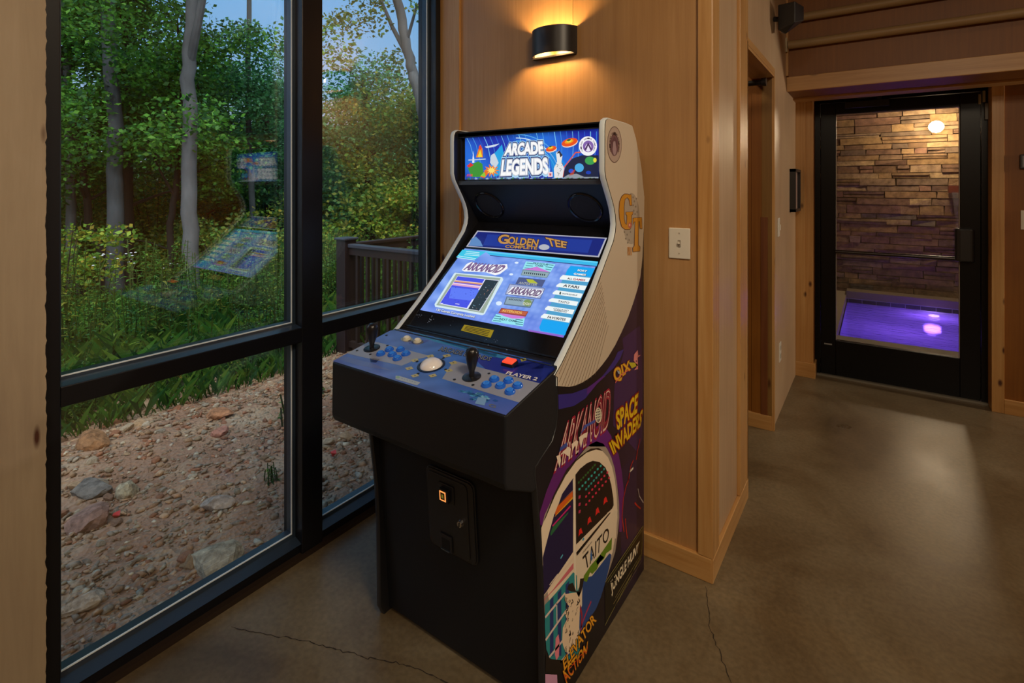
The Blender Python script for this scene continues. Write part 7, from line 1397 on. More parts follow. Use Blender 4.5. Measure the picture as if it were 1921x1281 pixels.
o = A.build('panel_overlay', col_mat('printed_overlay', rough=.22, spec=.6), cpo); o['label'] = 'printed blue overlay with grey player zones'
offc = origin_of(cpo); bm = bmesh.new(); bm.from_mesh(o.data)
for co, no in (((XC - .3265, 0, 0), (-1, 0, 0)), ((XC + .3265, 0, 0), (1, 0, 0)), ((0,) + onC(.002), (0, -cC, -sC)), ((0,) + onC(.2575), (0, cC, sC))):
    bmesh.ops.bisect_plane(bm, geom=bm.verts[:] + bm.edges[:] + bm.faces[:], plane_co=Vector(co) - offc, plane_no=no, clear_outer=True)
# clipped rear corners of the overlay
for sx in (-1, 1):
    bmesh.ops.bisect_plane(bm, geom=bm.verts[:] + bm.edges[:] + bm.faces[:], plane_co=Vector((XC + sx * .3265,) + onC(.235)) - offc, plane_no=(sx * .62, .78 * cC, .78 * sC), clear_outer=True)
bm.to_mesh(o.data); bm.free()
nC = Vector((0, -sC, cC))
def MC(u, v, h=.001):
    y, z = onC(v, h); return Matrix.Translation((XC + u, y, z)) @ nC.to_track_quat('Z', 'Y').to_matrix().to_4x4()
JB = mat('joystick_black', (.010, .010, .012), .28)
for i, (u, v) in enumerate([(-.2752, .1129), (.1398, .1064)]):
    j = MB().lathe([(.026, 0), (.026, .0022), (.024, .0032), (.006, .0034)], MC(u, v), 32).build('joystick_base', JB, cab, smooth=True)
    j.name = 'joystick'
    top = Matrix.Translation(MC(u, v) @ Vector((0, 0, .002))) @ Matrix.Rotation(math.radians(-2), 4, 'X')
    k_ = [(.0075, 0), (.0072, .008), (.0085, .016), (.0125, .028), (.0165, .046), (.0182, .058), (.0178, .066), (.0150, .073), (.009, .0775), (.001, .079)]
    MB().lathe(k_, top, 28).build('bat_handle', JB, j, smooth=True)
BLUE = mat('blue_button', (.03, .24, .95), .14, spec=.7, coat=.5); BLUED = mat('blue_button_ring', (.02, .15, .75), .18, spec=.7)
CREAM = mat('cream_button', 'f0ecdc', .3); CREAMD = mat('cream_button_ring', 'd8d4b8', .35)
def button(u, v, a, b, name='push_button', r=.0155):
    g = MB().lathe([(r, 0), (r, .003), (r * .86, .0065), (r * .72, .0065), (r * .70, .004)], MC(u, v), 28).build(name, b, cab, smooth=True)
    MB().lathe([(r * .66, .003), (r * .66, .0088), (r * .52, .0100), (r * .30, .0086), (.0005, .0080)], MC(u, v), 24).build('plunger', a, g, smooth=True)
    return g
for u, v in [(-0.2141, 0.0964), (-0.2111, 0.1286), (-0.176, 0.1432), (-0.1749, 0.1076), (-0.1379, 0.1295), (-0.1401, 0.0964), (0.2065, 0.1197), (0.2037, 0.0886), (0.2454, 0.1301), (0.2409, 0.1), (0.282, 0.1193), (0.2799, 0.0875)]:
    button(u, v, BLUE, BLUED, r=.0142)
for u, v in [(-0.2156, 0.2082), (-0.1679, 0.2089)]: button(u, v, CREAM, CREAMD, 'start_button', r=.0135)
g = MB(); Mb = MC(.197, .206)
def boxM(M, a, b, h0, h1, t=0):
    return [M @ Vector(p) for p in ((-a, -b, h0), (a, -b, h0), (a, b, h0), (-a, b, h0), (-a + t, -b + t, h1), (a - t, -b + t, h1), (a - t, b - t, h1), (-a + t, b - t, h1))]
BF = [(0, 3, 2, 1), (4, 5, 6, 7), (0, 1, 5, 4), (1, 2, 6, 5), (2, 3, 7, 6), (3, 0, 4, 7)]
rb = MB().add(boxM(Mb, .019, .0155, 0, .009, .001), BF).build('exit_button', BLACKP, cab)
MB().add(boxM(Mb, .0165, .013, .009, .0135, .001), BF).build('cap', mat('red_lit_cap', (.8, .05, .02), .3, emit=(1, .08, .03), es=.8), rb)
tb_ = MB().lathe([(.0405, 0), (.0405, .0022), (.037, .0030), (.0345, .001)], MC(-.0128, .109), 40).build('trackball', mat('trackball_ring', (.01, .02, .05), .3), cab, smooth=True)
k_ = [(.034 * math.cos(a), -.004 + .024 * math.sin(a)) for a in [math.pi / 2 * i / 10 for i in range(11)]]; k_[-1] = (.0004, k_[-1][1])
MB().lathe(k_, MC(-.0128, .109), 40).build('ball', mat('trackball_white', 'f4f0ee', .1, coat=.6), tb_, smooth=True)
for u, v in [(-0.3066, 0.202), (-0.31, 0.0825), (-0.2463, 0.0819), (-0.2421, 0.1485), (-0.0704, 0.1094), (-0.0151, 0.0579), (-0.01, 0.1579), (0.0433, 0.1081), (0.1042, 0.0761), (0.1694, 0.0752), (0.1727, 0.1408)]:
    MB().lathe([(.0042, 0), (.004, .0012), (.001, .0018)], MC(u, v), 12).build('bolt_head', BLACKP, cab)
# lower front with coin door
def onF(z): return 1.1925 - (z - .02) * .05 / .65
MB().prism_x([(onF(.015), .015), (onF(.665), .665), (onF(.665) + .018, .665), (onF(.015) + .018, .015)], XL + .018, XR - .018).build('front_panel', BLACK, cab)
MB().box(XL + .018, XR - .018, 1.21, 1.85, .01, .03).build('base_board', BLACKP, cab)
def rrect(x0, x1, z0, z1, r, n=5):
    out = []
    for cx, cz, a0 in ((x1 - r, z1 - r, 0), (x0 + r, z1 - r, 90), (x0 + r, z0 + r, 180), (x1 - r, z0 + r, 270)):
        for i in range(n + 1): a = math.radians(a0 + 90 * i / n); out.append((cx + r * math.cos(a), cz + r * math.sin(a)))
    return out
def plateF(x0, x1, z0, z1, r, d0, d1, name, m, par, bevel=.002):
    pr = rrect(x0, x1, z0, z1, r); n = len(pr); v = [(XC + a, onF(b) - d0, b) for a, b in pr] + [(XC + a, onF(b) - d1, b) for a, b in pr]
    f = [tuple(range(n)), tuple(range(2 * n - 1, n - 1, -1))] + [(i, (i + 1) % n, n + (i + 1) % n, n + i) for i in range(n)]
    return mesh_obj(name, v, f, m, par, bevel=bevel)
CD = mat('coin_door_steel', (.014, .015, .018), .33, spec=.6)
cdr = plateF(-.0905, .1000, .333, .584, .022, 0, .006, 'coin_door', CD, cab)
plateF(-.0865, .0960, .337, .580, .019, .006, .010, 'door_rim', CD, cdr, .0035)
plateF(-.0800, .0760, .343, .572, .014, .010, .013, 'door_leaf', CD, cdr, .0025)
plateF(-.030, .028, .498, .553, .003, .013, .017, 'bill_plate', CD, cdr); plateF(-.019, .016, .503, .543, .003, .017, .030, 'bill_acceptor', BLACKP, cdr)
plateF(-.0145, .0095, .509, .538, .001, .030, .0305, 'lit_bill_frame', mat('amber_lit', 'ffb070', emit='ff9c50', es=1.1), cdr, 0)
plateF(-.0105, .0058, .513, .534, .001, .0305, .031, 'bill_mouth', mat('bill_mouth_dark', '3a2c14', .5), cdr, 0); plateF(-.006, .0015, .518, .529, .001, .031, .0315, 'bill_arrow', mat('arrow_olive', '8c8430', .5, emit='a09838', es=.3), cdr, 0)
lk = Matrix.Translation((XC + .0495, onF(.452) - .012, .452)) @ Matrix.Rotation(math.pi / 2, 4, 'X')
MB().lathe([(.0105, 0), (.0105, .004), (.0085, .007), (.0085, .010), (.001, .0105)], lk, 20).build('door_lock', CHROME, cdr, smooth=True)
MB().box(XC + .0485, XC + .0505, onF(.452) - .0245, onF(.452) - .022, .446, .458).build('keyhole', BLACKP, cdr)
plateF(-.038, .012, .338 + .006, .394, .003, .013, .018, 'coin_return', CD, cdr); plateF(-.028, .004, .350, .382, .002, .018, .0185, 'return_opening', mat('void_black', (.002, .002, .002), .9), cdr, 0)
plateF(-.030, .004, .346, .3495, .001, .018, .022, 'return_lip', mat('lip_steel', '6c7c90', .25, metal=.8), cdr, .0005)
# ------------------------------------------------------------------ outdoors
rng = np.random.default_rng(7)
def gh(x, y):
    z = -.06 + .022 * math.sin(x * 2.3 + y) + .018 * math.sin(y * 3.1 - x)
    if x < -2.6: z += .07 * math.exp(-((x + 3.5) / .35) ** 2) * (.6 + .4 * math.sin(y * 2.7))
    if x < -4.4: z -= .085 * (-4.4 - x)
    if x < -14: z += .28 * (-14 - x)
    if y > 11: z += .25 * (y - 11)
    return z
def terrain(name, x0, x1, y0, y1, n, m, mt, jit):
    v = []; f = []
    for i in range(n + 1):
        for j in range(m + 1):
            x = x0 + (x1 - x0) * i / n; y = y0 + (y1 - y0) * j / m; v.append((x, y, gh(x, y) + random.gauss(0, jit)))
    for i in range(n):
        for j in range(m): a = i * (m + 1) + j; f.append((a, a + m + 1, a + m + 2, a + 1))
    return mesh_obj(name, v, f, mt, smooth=True)
def soil():
    m = bpy.data.materials.new('red_gravel_soil'); m.use_nodes = True; nt = m.node_tree; N = nt.nodes; L = nt.links; b = N['Principled BSDF']
    t = N.new('ShaderNodeTexCoord'); n = N.new('ShaderNodeTexNoise'); n.inputs['Scale'].default_value = 2.6; n.inputs['Detail'].default_value = 9; n.inputs['Roughness'].default_value = .7
    L.new(t.outputs['Object'], n.inputs[0]); r = ramp(nt, [(.3, '8c6448'), (.48, 'ac846a'), (.6, 'bc9c7e'), (.75, 'c8b094')]); L.new(n.outputs[0], r.inputs[0]); L.new(r.outputs[0], b.inputs['Base Color'])
    b.inputs['Roughness'].default_value = .95
    v = N.new('ShaderNodeTexVoronoi'); v.inputs['Scale'].default_value = 55; L.new(t.outputs['Object'], v.inputs[0]); bu = N.new('ShaderNodeBump'); bu.inputs['Strength'].default_value = .9; bu.inputs['Distance'].default_value = .012
    L.new(v.outputs['Distance'], bu.inputs['Height']); L.new(bu.outputs[0], b.inputs['Normal']); return m
struct(terrain('ground_gravel', -4.3, -1.99, -3, 8, 70, 200, soil(), .006))
struct(terrain('ground_woodland', -32, -4.25, -10, 34, 90, 110, mat('dark_leafy_soil', '2c3414', .95, bump=(3, 1, .2)), .01))

def colored(name, v, f, c, m, parent=None, quads=4):
    """v (N,3), f (M,k) int, c per face (M,3)"""
    me = bpy.data.meshes.new(name); M_, k = f.shape; off = np.array(origin_of(parent)) if parent else np.zeros(3)
    me.vertices.add(len(v)); me.vertices.foreach_set('co', (v - off).astype(np.float32).ravel())
    me.loops.add(M_ * k); me.loops.foreach_set('vertex_index', f.astype(np.int32).ravel())
    me.polygons.add(M_); me.polygons.foreach_set('loop_start', np.arange(0, M_ * k, k, dtype=np.int32)); me.polygons.foreach_set('loop_total', np.full(M_, k, dtype=np.int32))
    me.update(calc_edges=True)
    ca = me.color_attributes.new('Col', 'FLOAT_COLOR', 'CORNER'); cc = np.ones((M_, k, 4), dtype=np.float32); cc[:, :, :3] = c[:, None, :]
    ca.data.foreach_set('color', cc.ravel()); me.materials.append(m); return link_mesh(name, me, parent)

# gravel: many small angular stones in one heap of stuff, larger rocks one by one
def ico():
    bm = bmesh.new(); bmesh.ops.create_icosphere(bm, subdivisions=1, radius=1); v = np.array([q.co[:] for q in bm.verts]); f = np.array([[q.index for q in p.verts] for p in bm.faces]); bm.free(); return v, f
IV, IF = ico()
GC = np.array([lin(c) for c in ('b49274', 'bc9a7c', 'a88468', 'b4a492', '9c8a78', 'c4b49c', 'a87458', 'a8947a', 'b49274')])
def stones(n, xr, yr, r0, r1):
    V = np.empty((n, 12, 3)); C = np.empty((n, 20, 3))
    for i in range(n):
        x = rng.uniform(*xr); y = rng.uniform(*yr); r = r0 * (r1 / r0) ** (rng.random() ** 2.2)
        s = r * rng.uniform([.8, .5, .25], [1.6, 1.1, .65]); p = IV * s * rng.uniform(.5, 1.3, (12, 1)); a = rng.uniform(0, 6.28); ca, sa = math.cos(a), math.sin(a); t = rng.uniform(-.4, .4)
        p = p @ np.array([[1, 0, 0], [0, math.cos(t), math.sin(t)], [0, -math.sin(t), math.cos(t)]]) @ np.array([[ca, sa, 0], [-sa, ca, 0], [0, 0, 1]])
        V[i] = p + [x, y, gh(x, y) + s[2] * .3]; C[i] = GC[rng.integers(len(GC))] * rng.uniform(.7, 1.25)
    F_ = (IF[None] + (np.arange(n) * 12)[:, None, None]).reshape(-1, 3)
    return V.reshape(-1, 3), F_, C.reshape(-1, 3)
STM = col_mat('rock_surface', rough=.9, bump=60)
v, f, c = stones(26000, (-4.1, -2.0), (-.2, 4.6), .004, .024)
tag(colored('gravel', v, f, c, STM), 'loose reddish gravel and small stone chips covering the slope outside', 'gravel', kind='stuff')
def rock_mesh(name, seed, sx, sy, sz, col):
    r = np.random.default_rng(seed); bm = bmesh.new(); bmesh.ops.create_icosphere(bm, subdivisions=3, radius=1)
    pl_ = [(r.normal(size=3), r.uniform(.55, .9)) for _ in range(11)]
    for q in bm.verts:
        p = np.array(q.co)
        for nrm, dd in pl_:
            nn = nrm / np.linalg.norm(nrm); k = p @ nn
            if k > dd: p = p - nn * (k - dd) * .92
        p = p * (1 + .03 * r.normal()); q.co = (p[0] * sx, p[1] * sy, p[2] * sz)
    me = bpy.data.meshes.new(name); bm.to_mesh(me); bm.free()
    ca = me.color_attributes.new('Col', 'FLOAT_COLOR', 'CORNER'); base = np.minimum(.8, np.array(lin(col)) * 1.45); arr = np.ones((len(me.loops), 4), dtype=np.float32)
    for p in me.polygons:
        k = base * r.uniform(.82, 1.15)
        for li in p.loop_indices: arr[li, :3] = k
    ca.data.foreach_set('color', arr.ravel()); me.materials.append(STM); return me
special = [(x, y, a * .8, b * .8, c * .75, d, e_, f_) for x, y, a, b, c, d, e_, f_ in [(-3.60, 1.03, .17, .10, .075, '8c6444', 'rounded orange-brown boulder by the green weeds, biggest on the gravel edge', .2),
 (-2.12, 1.0, .15, .11, .07, 'a4947c', 'pale sandy boulder against the window sill', .5), (-3.12, .88, .16, .10, .05, '6c6660', 'flat dark grey slab lying on the gravel', .4),
 (-2.84, .80, .12, .09, .08, '88685c', 'purplish red cracked rock in the gravel', .9), (-2.47, 1.17, .10, .05, .05, '9c8c80', 'striped grey stone half buried near the window', .6),
 (-3.40, 1.62, .13, .08, .06, 'a07050', 'long tan rock at the edge of the weeds', .3), (-2.95, .98, .08, .06, .06, 'a8987c', 'cream yellow block of stone beside the grey slab', 0),
 (-3.66, 2.42, .15, .10, .06, 'a89c8c', 'grey ledge stone at the top of the gravel bank', .8), (-3.15, 1.50, .07, .06, .05, '9c6c5c', 'round dull red cobble', 0),
 (-2.28, .62, .10, .05, .05, 'b09c88', 'long pale stone near the corner of the sill', 1.2)]]
for i, (x, y, a, b, c_, col, lb, rz) in enumerate(special):
    o = link_mesh('boulder' if i < 2 else 'rock', rock_mesh('rock', 50 + i, a, b, c_, col)); o.location = (x, y, gh(x, y) + c_ * .35); o.rotation_euler = (.1, -.1, rz); tag(o, lb, 'rock')
var = [rock_mesh('rock', 100 + i, 1, random.uniform(.6, .9), random.uniform(.4, .7), random.choice(['a88060', 'b89878', '8c6c58', 'a09484', 'b8a48c', '9c6a50', 'c0b09c', '94785c'])) for i in range(14)]
for i in range(180):
    x = rng.uniform(-3.95, -2.05) if i % 3 else rng.uniform(-3.95, -3.2); y = rng.uniform(.3, 3.3); r = .014 * (3.6 ** (rng.random() ** 1.6))
    o = link_mesh('loose_rock', var[i % 14]); o.scale = (r, r, r); o.location = (x, y, gh(x, y) + r * .25); o.rotation_euler = (rng.uniform(-.4, .4), rng.uniform(-.4, .4), rng.uniform(0, 6))
    tag(o, 'small loose angular rock on the reddish gravel bank', 'rock', 'small rocks strewn over the gravel bank')

# leaves -------------------------------------------------------------------
LEAFM = col_mat('leaf', rough=.5, translucent=.35, spec=.3)
BARK = {}
def bark(name, cols, sc_=(14, 14, 3)):
    if name not in BARK:
        m = wood('bark_' + name, cols, sc_, .9, blotch=1); BARK[name] = m
    return BARK[name]
G1 = np.array([lin(c) for c in ('35611f', '3f7028', '2c5222', '4c7c2c', '28502c', '5a8430')])
G2 = np.array([lin(c) for c in ('2c5a34', '35683c', '40744c', '28503a', '4c8050')])
G3 = np.array([lin(c) for c in ('5c7828', '6c8028', '54742c', '7c802c', '88782c', '446828')])
G4 = np.array([lin(c) for c in ('48682c', '5c702c', '64682c', '70702c', '4c6c2c', '38582c')])
def leaves(P, size, pal, droop=.35, elong=.62):
    n = len(P); s = size * rng.uniform(.6, 1.35, n)[:, None]
    d = rng.normal(size=(n, 3)); d[:, 2] *= .55; d[:, 2] -= droop * .5; d /= np.linalg.norm(d, axis=1)[:, None]
    w = rng.normal(size=(n, 3)); w -= (w * d).sum(1)[:, None] * d; w /= np.linalg.norm(w, axis=1)[:, None]; nn = np.cross(d, w)
    a = P; b = P + d * s * .5 + w * s * elong * .5 + nn * s * .07; c = P + d * s; e_ = P + d * s * .5 - w * s * elong * .5 + nn * s * .07
    V = np.stack([a, b, c, e_], 1).reshape(-1, 3); F_ = np.arange(n * 4).reshape(n, 4); k = rng.integers(len(pal), size=n)
    C = np.minimum(.9, pal[k] * 1.8 * rng.uniform(.6, 1.4, n)[:, None]); return V, F_, C
def clusters(centres, radii, per):
    out = []
    for (c, r), n in zip(zip(centres, radii), per):
        p = rng.normal(size=(n, 3)); p /= np.linalg.norm(p, axis=1)[:, None]; p *= (rng.random(n) ** .45)[:, None] * np.array([r, r, r * .62]); out.append(p + np.array(c))
    return np.concatenate(out)
def branchy(m, path, rad, n=10):
    m.tube(path, rad, n)
def tree(name, path, r0, r1, barkm, pal, blobs, label, per=430, leaf=.078, group=None, limbs=True, extra=None):
    base = path[-1]; root = empty(name, base, label, 'tree', group)
    pts = [Vector(p) for p in path]; 
    dense = []
    for i in range(len(pts) - 1):
        for k in range(6): dense.append(pts[i].lerp(pts[i + 1], k / 6) + Vector((random.gauss(0, .012), random.gauss(0, .012), 0)))
    dense.append(pts[-1]); dense = dense[::-1]; n = len(dense)
    rad = [r0 + (r1 - r0) * i / (n - 1) + (.25 * r0 * max(0, 1 - i / 3)) for i in range(n)]
    m = MB(); m.tube(dense, rad, 12); m.build('trunk', barkm, root, smooth=True)
    bm_ = MB()
    if extra:
        for p, a, b in extra: bm_.tube([Vector(q) for q in p], [a + (b - a) * i / (len(p) - 1) for i in range(len(p))], 9)
    cs = [b[:3] for b in blobs]; rs = [b[3] for b in blobs]
    if limbs and barkm is dark:
        for c in cs[:26]:
            c = Vector(c); t = min(dense, key=lambda q: (q - c).length + abs(q.z - (c.z - .5)) * .8)
            if (t - c).length < .15 or (t - c).length > 4: continue
            mid = t.lerp(c, .5) + Vector((random.gauss(0, .1), random.gauss(0, .1), random.uniform(0, .15)))
            bm_.tube([t, mid, c], [r1 * .5 + .008, r1 * .3 + .006, .004], 5)
    if bm_.v: bm_.build('branches', barkm, root, smooth=True)
    P = clusters(cs, rs, [int(per * (r / .6) ** 2) for r in rs]); v, f, c = leaves(P, leaf, pal); colored('foliage', v, f, c, LEAFM, root); return root
def crown(cx, cy, z0, z1, R, n, r=(.45, .8), seed=0):
    rr = random.Random(seed); out = []
    for i in range(n):
        z = rr.uniform(z0, z1); t = (z - z0) / (z1 - z0); k = R * (1 - .55 * t) * math.sqrt(rr.random()); a = rr.uniform(0, 6.28); out.append((cx + k * math.cos(a), cy + k * math.sin(a), z, rr.uniform(*r)))
    return out
pale = bark('pale_grey', ('48484a', '5e5e60', '717174')); bluish = bark('slate_grey', ('34383c', '4c5054', '60646a')); dark = bark('dark_brown', ('14100c', '201a14', '2c241c'))
tree('slender_tree', [(-11.57, 2.89, 7.2), (-11.49, 2.94, 2.54), (-11.45, 2.97, .78), (-11.40, 2.98, -.9)], .085, .05, pale, G1, crown(-11.5, 2.9, 2.6, 7.5, 1.5, 30, seed=1), 'thin pale wavy trunked tree beside the dark window post')
tree('slate_tree', [(-10.2, 3.0, 7.5), (-10.0, 3.13, 2.37), (-9.98, 3.15, 1.0), (-9.99, 3.14, -.75)], .125, .09, bluish, G1, crown(-9.9, 3.2, 1.9, 7.5, 1.9, 42, seed=2), 'straight slate grey trunked tree, left of the palest thick trunk')
tree('dark_tree', [(-11.26, 3.71, 7.5), (-11.23, 3.73, 1.43), (-11.2, 3.74, -.8)], .10, .06, dark, G1, crown(-11.2, 3.8, 1.2, 7, 1.9, 32, seed=3), 'almost black trunked tree just behind the slate grey one')
tree('leaning_tree', [(-11.8, 2.8, 4.2), (-11.32, 3.06, 2.0), (-11.19, 3.15, .78), (-11.02, 3.27, .32), (-10.93, 3.34, -.7)], .08, .04, dark, G1, crown(-11.6, 2.9, 1.5, 4.4, 1.1, 18, seed=4), 'small dark leaning tree with a bent trunk', extra=None)
tree('forked_dark_tree', [(-9.62, 4.01, 3.7), (-9.7, 3.95, 1.88), (-9.81, 3.88, .79), (-9.8, 3.88, -.7)], .06, .035, dark, G1, crown(-9.6, 4.0, 1.5, 4.4, 1.0, 18, (.35, .6), seed=5), 'thin black forked tree between slate and pale trunks', leaf=.08,
     extra=[([(-9.75, 3.9, 1.3), (-9.9, 3.75, 1.7), (-10.0, 3.6, 2.2)], .022, .01), ([(-9.8, 3.88, .2), (-9.6, 4.1, .55), (-9.45, 4.3, .9)], .02, .008), ([(-9.8, 3.88, .35), (-9.9, 3.6, .5), (-9.95, 3.2, .62)], .014, .005)])
tree('pale_forked_tree', [(-8.3, 3.45, 7.5), (-8.21, 3.53, 4.17), (-8.25, 3.5, 3.0), (-8.23, 3.51, 1.04), (-8.23, 3.51, -.5)], .115, .07, pale, G1,
     [b for b in crown(-8.2, 3.5, 3.4, 8, 2.0, 34, seed=6)], 'thick pale grey tree forking high up, nearest of the trunks in the wider pane', leaf=.07, extra=[([(-8.23, 3.51, 3.25), (-7.95, 3.5, 3.8), (-7.6, 3.48, 4.5), (-7.3, 3.4, 5.8)], .065, .03)])
tree('far_slim_tree', [(-10.87, 5.82, 7.1), (-10.91, 5.79, 4.04), (-10.9, 5.79, 2.9), (-10.83, 5.85, .64), (-10.79, 5.87, -.7)], .07, .045, bluish, G2, crown(-10.9, 5.8, 2.0, 4.75, 1.25, 30, (.35, .6), seed=7), 'slim tree with an open blue green crown before the sky', leaf=.08)
tree('leaning_pale_tree', [(-6.95, 5.5, 8.0), (-6.75, 5.65, 6.69), (-6.42, 5.88, 4.5), (-6.26, 6.0, 3.53), (-6.11, 6.1, 2.88), (-5.94, 6.22, 1.69), (-5.86, 6.28, .55), (-5.83, 6.3, -.3)], .11, .06, pale, G4,
     [(-6.9, 5.6, 4.2, .5), (-6.3, 5.2, 4.6, .6), (-7.1, 6.0, 4.9, .6), (-6.0, 6.2, 4.9, .6), (-5.6, 5.9, 4.2, .45), (-5.4, 6.0, 3.2, .4), (-5.3, 6.1, 2.6, .35), (-6.5, 5.4, 5.4, .8), (-6.0, 5.4, 6.2, .8), (-7.2, 5.4, 6.2, .8), (-6.6, 5.7, 7.2, .9), (-6.9, 5.1, 4.0, .35), (-6.7, 6.1, 3.6, .35)],
     'leaning mottled pale trunk behind the deck railing', leaf=.07, extra=[([(-6.26, 6.0, 3.53), (-6.72, 6.04, 4.15), (-7.2, 5.99, 5.1)], .05, .02), ([(-6.3, 5.97, 3.8), (-6.0, 5.9, 4.3), (-5.6, 5.9, 4.6)], .03, .012)])
# denser trees behind, each one its own
back = [(-20, -1, 1), (-20, 3.5, 1), (-21, 8, 2), (-19, 12, 2), (-17, 15, 2), (-13, 17, 4), (-9, 18, 4), (-5.5, 17, 4), (-2.5, 15, 4), (-15, 12.5, 2), (-5.5, 12.5, 4), (-13.5, 2.0, 1), (-14.5, 4.4, 1), (-13.2, 5.6, 1), (-12.6, 7.2, 2), (-14.8, 7.8, 2), (-12.2, 9.6, 2), (-10.2, 8.4, 2), (-9.4, 10.6, 4), (-8.4, 8.4, 4), (-7.6, 10.2, 4), (-6.4, 9.0, 4), (-5.0, 9.4, 4), (-3.8, 11, 4), (-16, 1.2, 1), (-16.5, 6, 1), (-12, .8, 1), (-8.0, 13.5, 4), (-10.5, 13.0, 2), (-17, 10, 2)]
tops = [9, 8.6, 7.5, 6.5, 6, 6, 6, 7, 8, 5, 5.2, 9, 8, 5.2, 4.6, 5.5, 5.0, 5.2, 5.0, 4.3, 5.6, 5.0, 6.5, 8, 9, 6, 8, 5, 5, 6]
for i, ((x, y, p), tp) in enumerate(zip(back, tops)):
    tp *= .66 if i < 11 else .82
    rr = random.Random(i + 40); pal_ = {1: G1, 2: G2, 4: G4}[p]
    words = {1: 'broad deep green tree deep in the woods', 2: 'blue green leafy tree deep in the woods', 4: 'olive yellow leafy tree seen past the deck railing'}[p]
    tree('woodland_tree', [(x + rr.uniform(-.3, .3), y + rr.uniform(-.3, .3), tp), (x, y, tp * .5), (x, y, gh(x, y) - .3)], .10, .04, dark if i % 3 else bluish, pal_, crown(x, y, .2, tp, 2.2, 46, (.5, .95), seed=i + 70), words, per=190, leaf=.095,
         group={1: 'deep green trees deep in the woods', 2: 'blue green trees deep in the woods', 4: 'olive trees past the railing'}[p])
# lit yellow-green understorey shrubs
sh = [(-12.2, 2.3), (-11.8, 4.3), (-12.0, 5.0), (-10.6, 4.9), (-9.7, 5.2), (-9.0, 4.4), (-8.8, 6.0), (-7.9, 5.4), (-7.6, 7.0), (-6.8, 7.4), (-5.6, 7.6), (-10.8, 2.2), (-9.2, 2.3), (-9.9, 6.6), (-5.0, 8.4), (-12.6, 3.3), (-13, 6.5), (-11.4, 7.4)]
sh += [(-13.2, 1.2), (-14.2, 2.6), (-13.6, 3.9), (-14.6, 5.2), (-15.6, 3.6), (-16.2, 1.8), (-14.2, 7.0), (-15.8, 6.4), (-13.0, 8.6), (-16.8, 5.0), (-12.9, 4.8), (-13.4, 2.4)]
for i, (x, y) in enumerate(sh):
    rr = random.Random(i + 7); h = rr.uniform(.9, 1.7) * (1.75 if i >= 18 else 1); g = gh(x, y); root = empty('woodland_shrub', (x, y, g), 'loose yellow green shrub among the tree trunks', 'shrub', 'yellow green shrubs among the trunks')
    m = MB()
    for k in range(5): a = rr.uniform(0, 6.28); m.tube([(x, y, g - .05), (x + .25 * math.cos(a), y + .25 * math.sin(a), g + h * .6), (x + .5 * math.cos(a), y + .5 * math.sin(a), g + h)], [.012, .008, .003], 5)
    m.build('stems', dark, root)
    P = clusters([(x + rr.uniform(-.6, .6), y + rr.uniform(-.6, .6), g + rr.uniform(.25, 1) * h) for _ in range(9)], [rr.uniform(.3, .5) * (1.4 if i >= 18 else 1) for _ in range(9)], [190] * 9)
    v, f, c = leaves(P, .075, G3 if i % 2 == 0 else G4); colored('foliage', v, f, c, LEAFM, root)

# weeds --------------------------------------------------------------------
def weed_mesh(seed, h, pal, nst=5, lw=.16, ll=.11):
    r = np.random.default_rng(seed); V = []; F_ = []; C = []
    def blade(p, d, L_, w, col, droop):
        side = np.cross(d, [0, 0, 1]); side = side / (np.linalg.norm(side) + 1e-6) * w * .5; n = len(V); q = [p, p + d * L_ * .35, p + d * L_ * .7 - [0, 0, droop * .35 * L_], p + d * L_ - [0, 0, droop * L_]]
        V.extend([q[0], q[1] + side, q[2] + side * .75, q[3], q[2] - side * .75, q[1] - side]); F_.append((n, n + 1, n + 2, n + 5)); F_.append((n + 5, n + 2, n + 3, n + 4)); C.extend([col, col * .92])
    for s in range(nst):
        a = r.uniform(0, 6.28); lean = r.uniform(.02, .22); hh = h * r.uniform(.65, 1.1); b = np.array([r.normal() * .05, r.normal() * .05, 0.]); top = b + np.array([math.cos(a) * lean, math.sin(a) * lean, 1]) * hh
        n = len(V); w = .004
        for t in (0, 1):
            p = b + (top - b) * t; V.extend([p + [-w, 0, 0], p + [w, w, 0], p + [0, -w, 0]])
        col = np.array(lin('4c5c24'))
        for k in range(3): F_.append((n + k, n + (k + 1) % 3, n + 3 + (k + 1) % 3, n + 3 + k)); C.append(col)
        m_ = int(hh / .028)
        for k in range(m_):
            t = .12 + .88 * k / m_; p = b + (top - b) * t; aa = k * 2.4 + r.normal() * .4; up = r.uniform(.1, .6); d = np.array([math.cos(aa), math.sin(aa), up]); d /= np.linalg.norm(d)
            blade(p, d, ll * r.uniform(.6, 1.2) * (1.1 - .6 * t), ll * lw * 1.3, pal[r.integers(len(pal))] * r.uniform(.7, 1.35), r.uniform(.1, .6))
    me = bpy.data.meshes.new('weed'); V = np.array(V); me.from_pydata(V.tolist(), [], F_)
    ca = me.color_attributes.new('Col', 'FLOAT_COLOR', 'CORNER'); cc = np.ones((len(me.loops), 4), dtype=np.float32)
    i = 0
    for fi, fc in enumerate(F_):
        cc[i:i + len(fc), :3] = C[fi]; i += len(fc)
    ca.data.foreach_set('color', cc.ravel()); me.materials.append(LEAFM); return me
WG = np.array([lin(c) for c in ('3c6c28', '4c7c2c', '2c5828', '5c8434', '6c8c34')]); WY = np.array([lin(c) for c in ('5c7c2c', '7c8c30', '4c7028', '8c8c34')])
WD = np.array([lin(c) for c in ('2c5c30', '386c3c', '244c2c', '4c7c4c')])
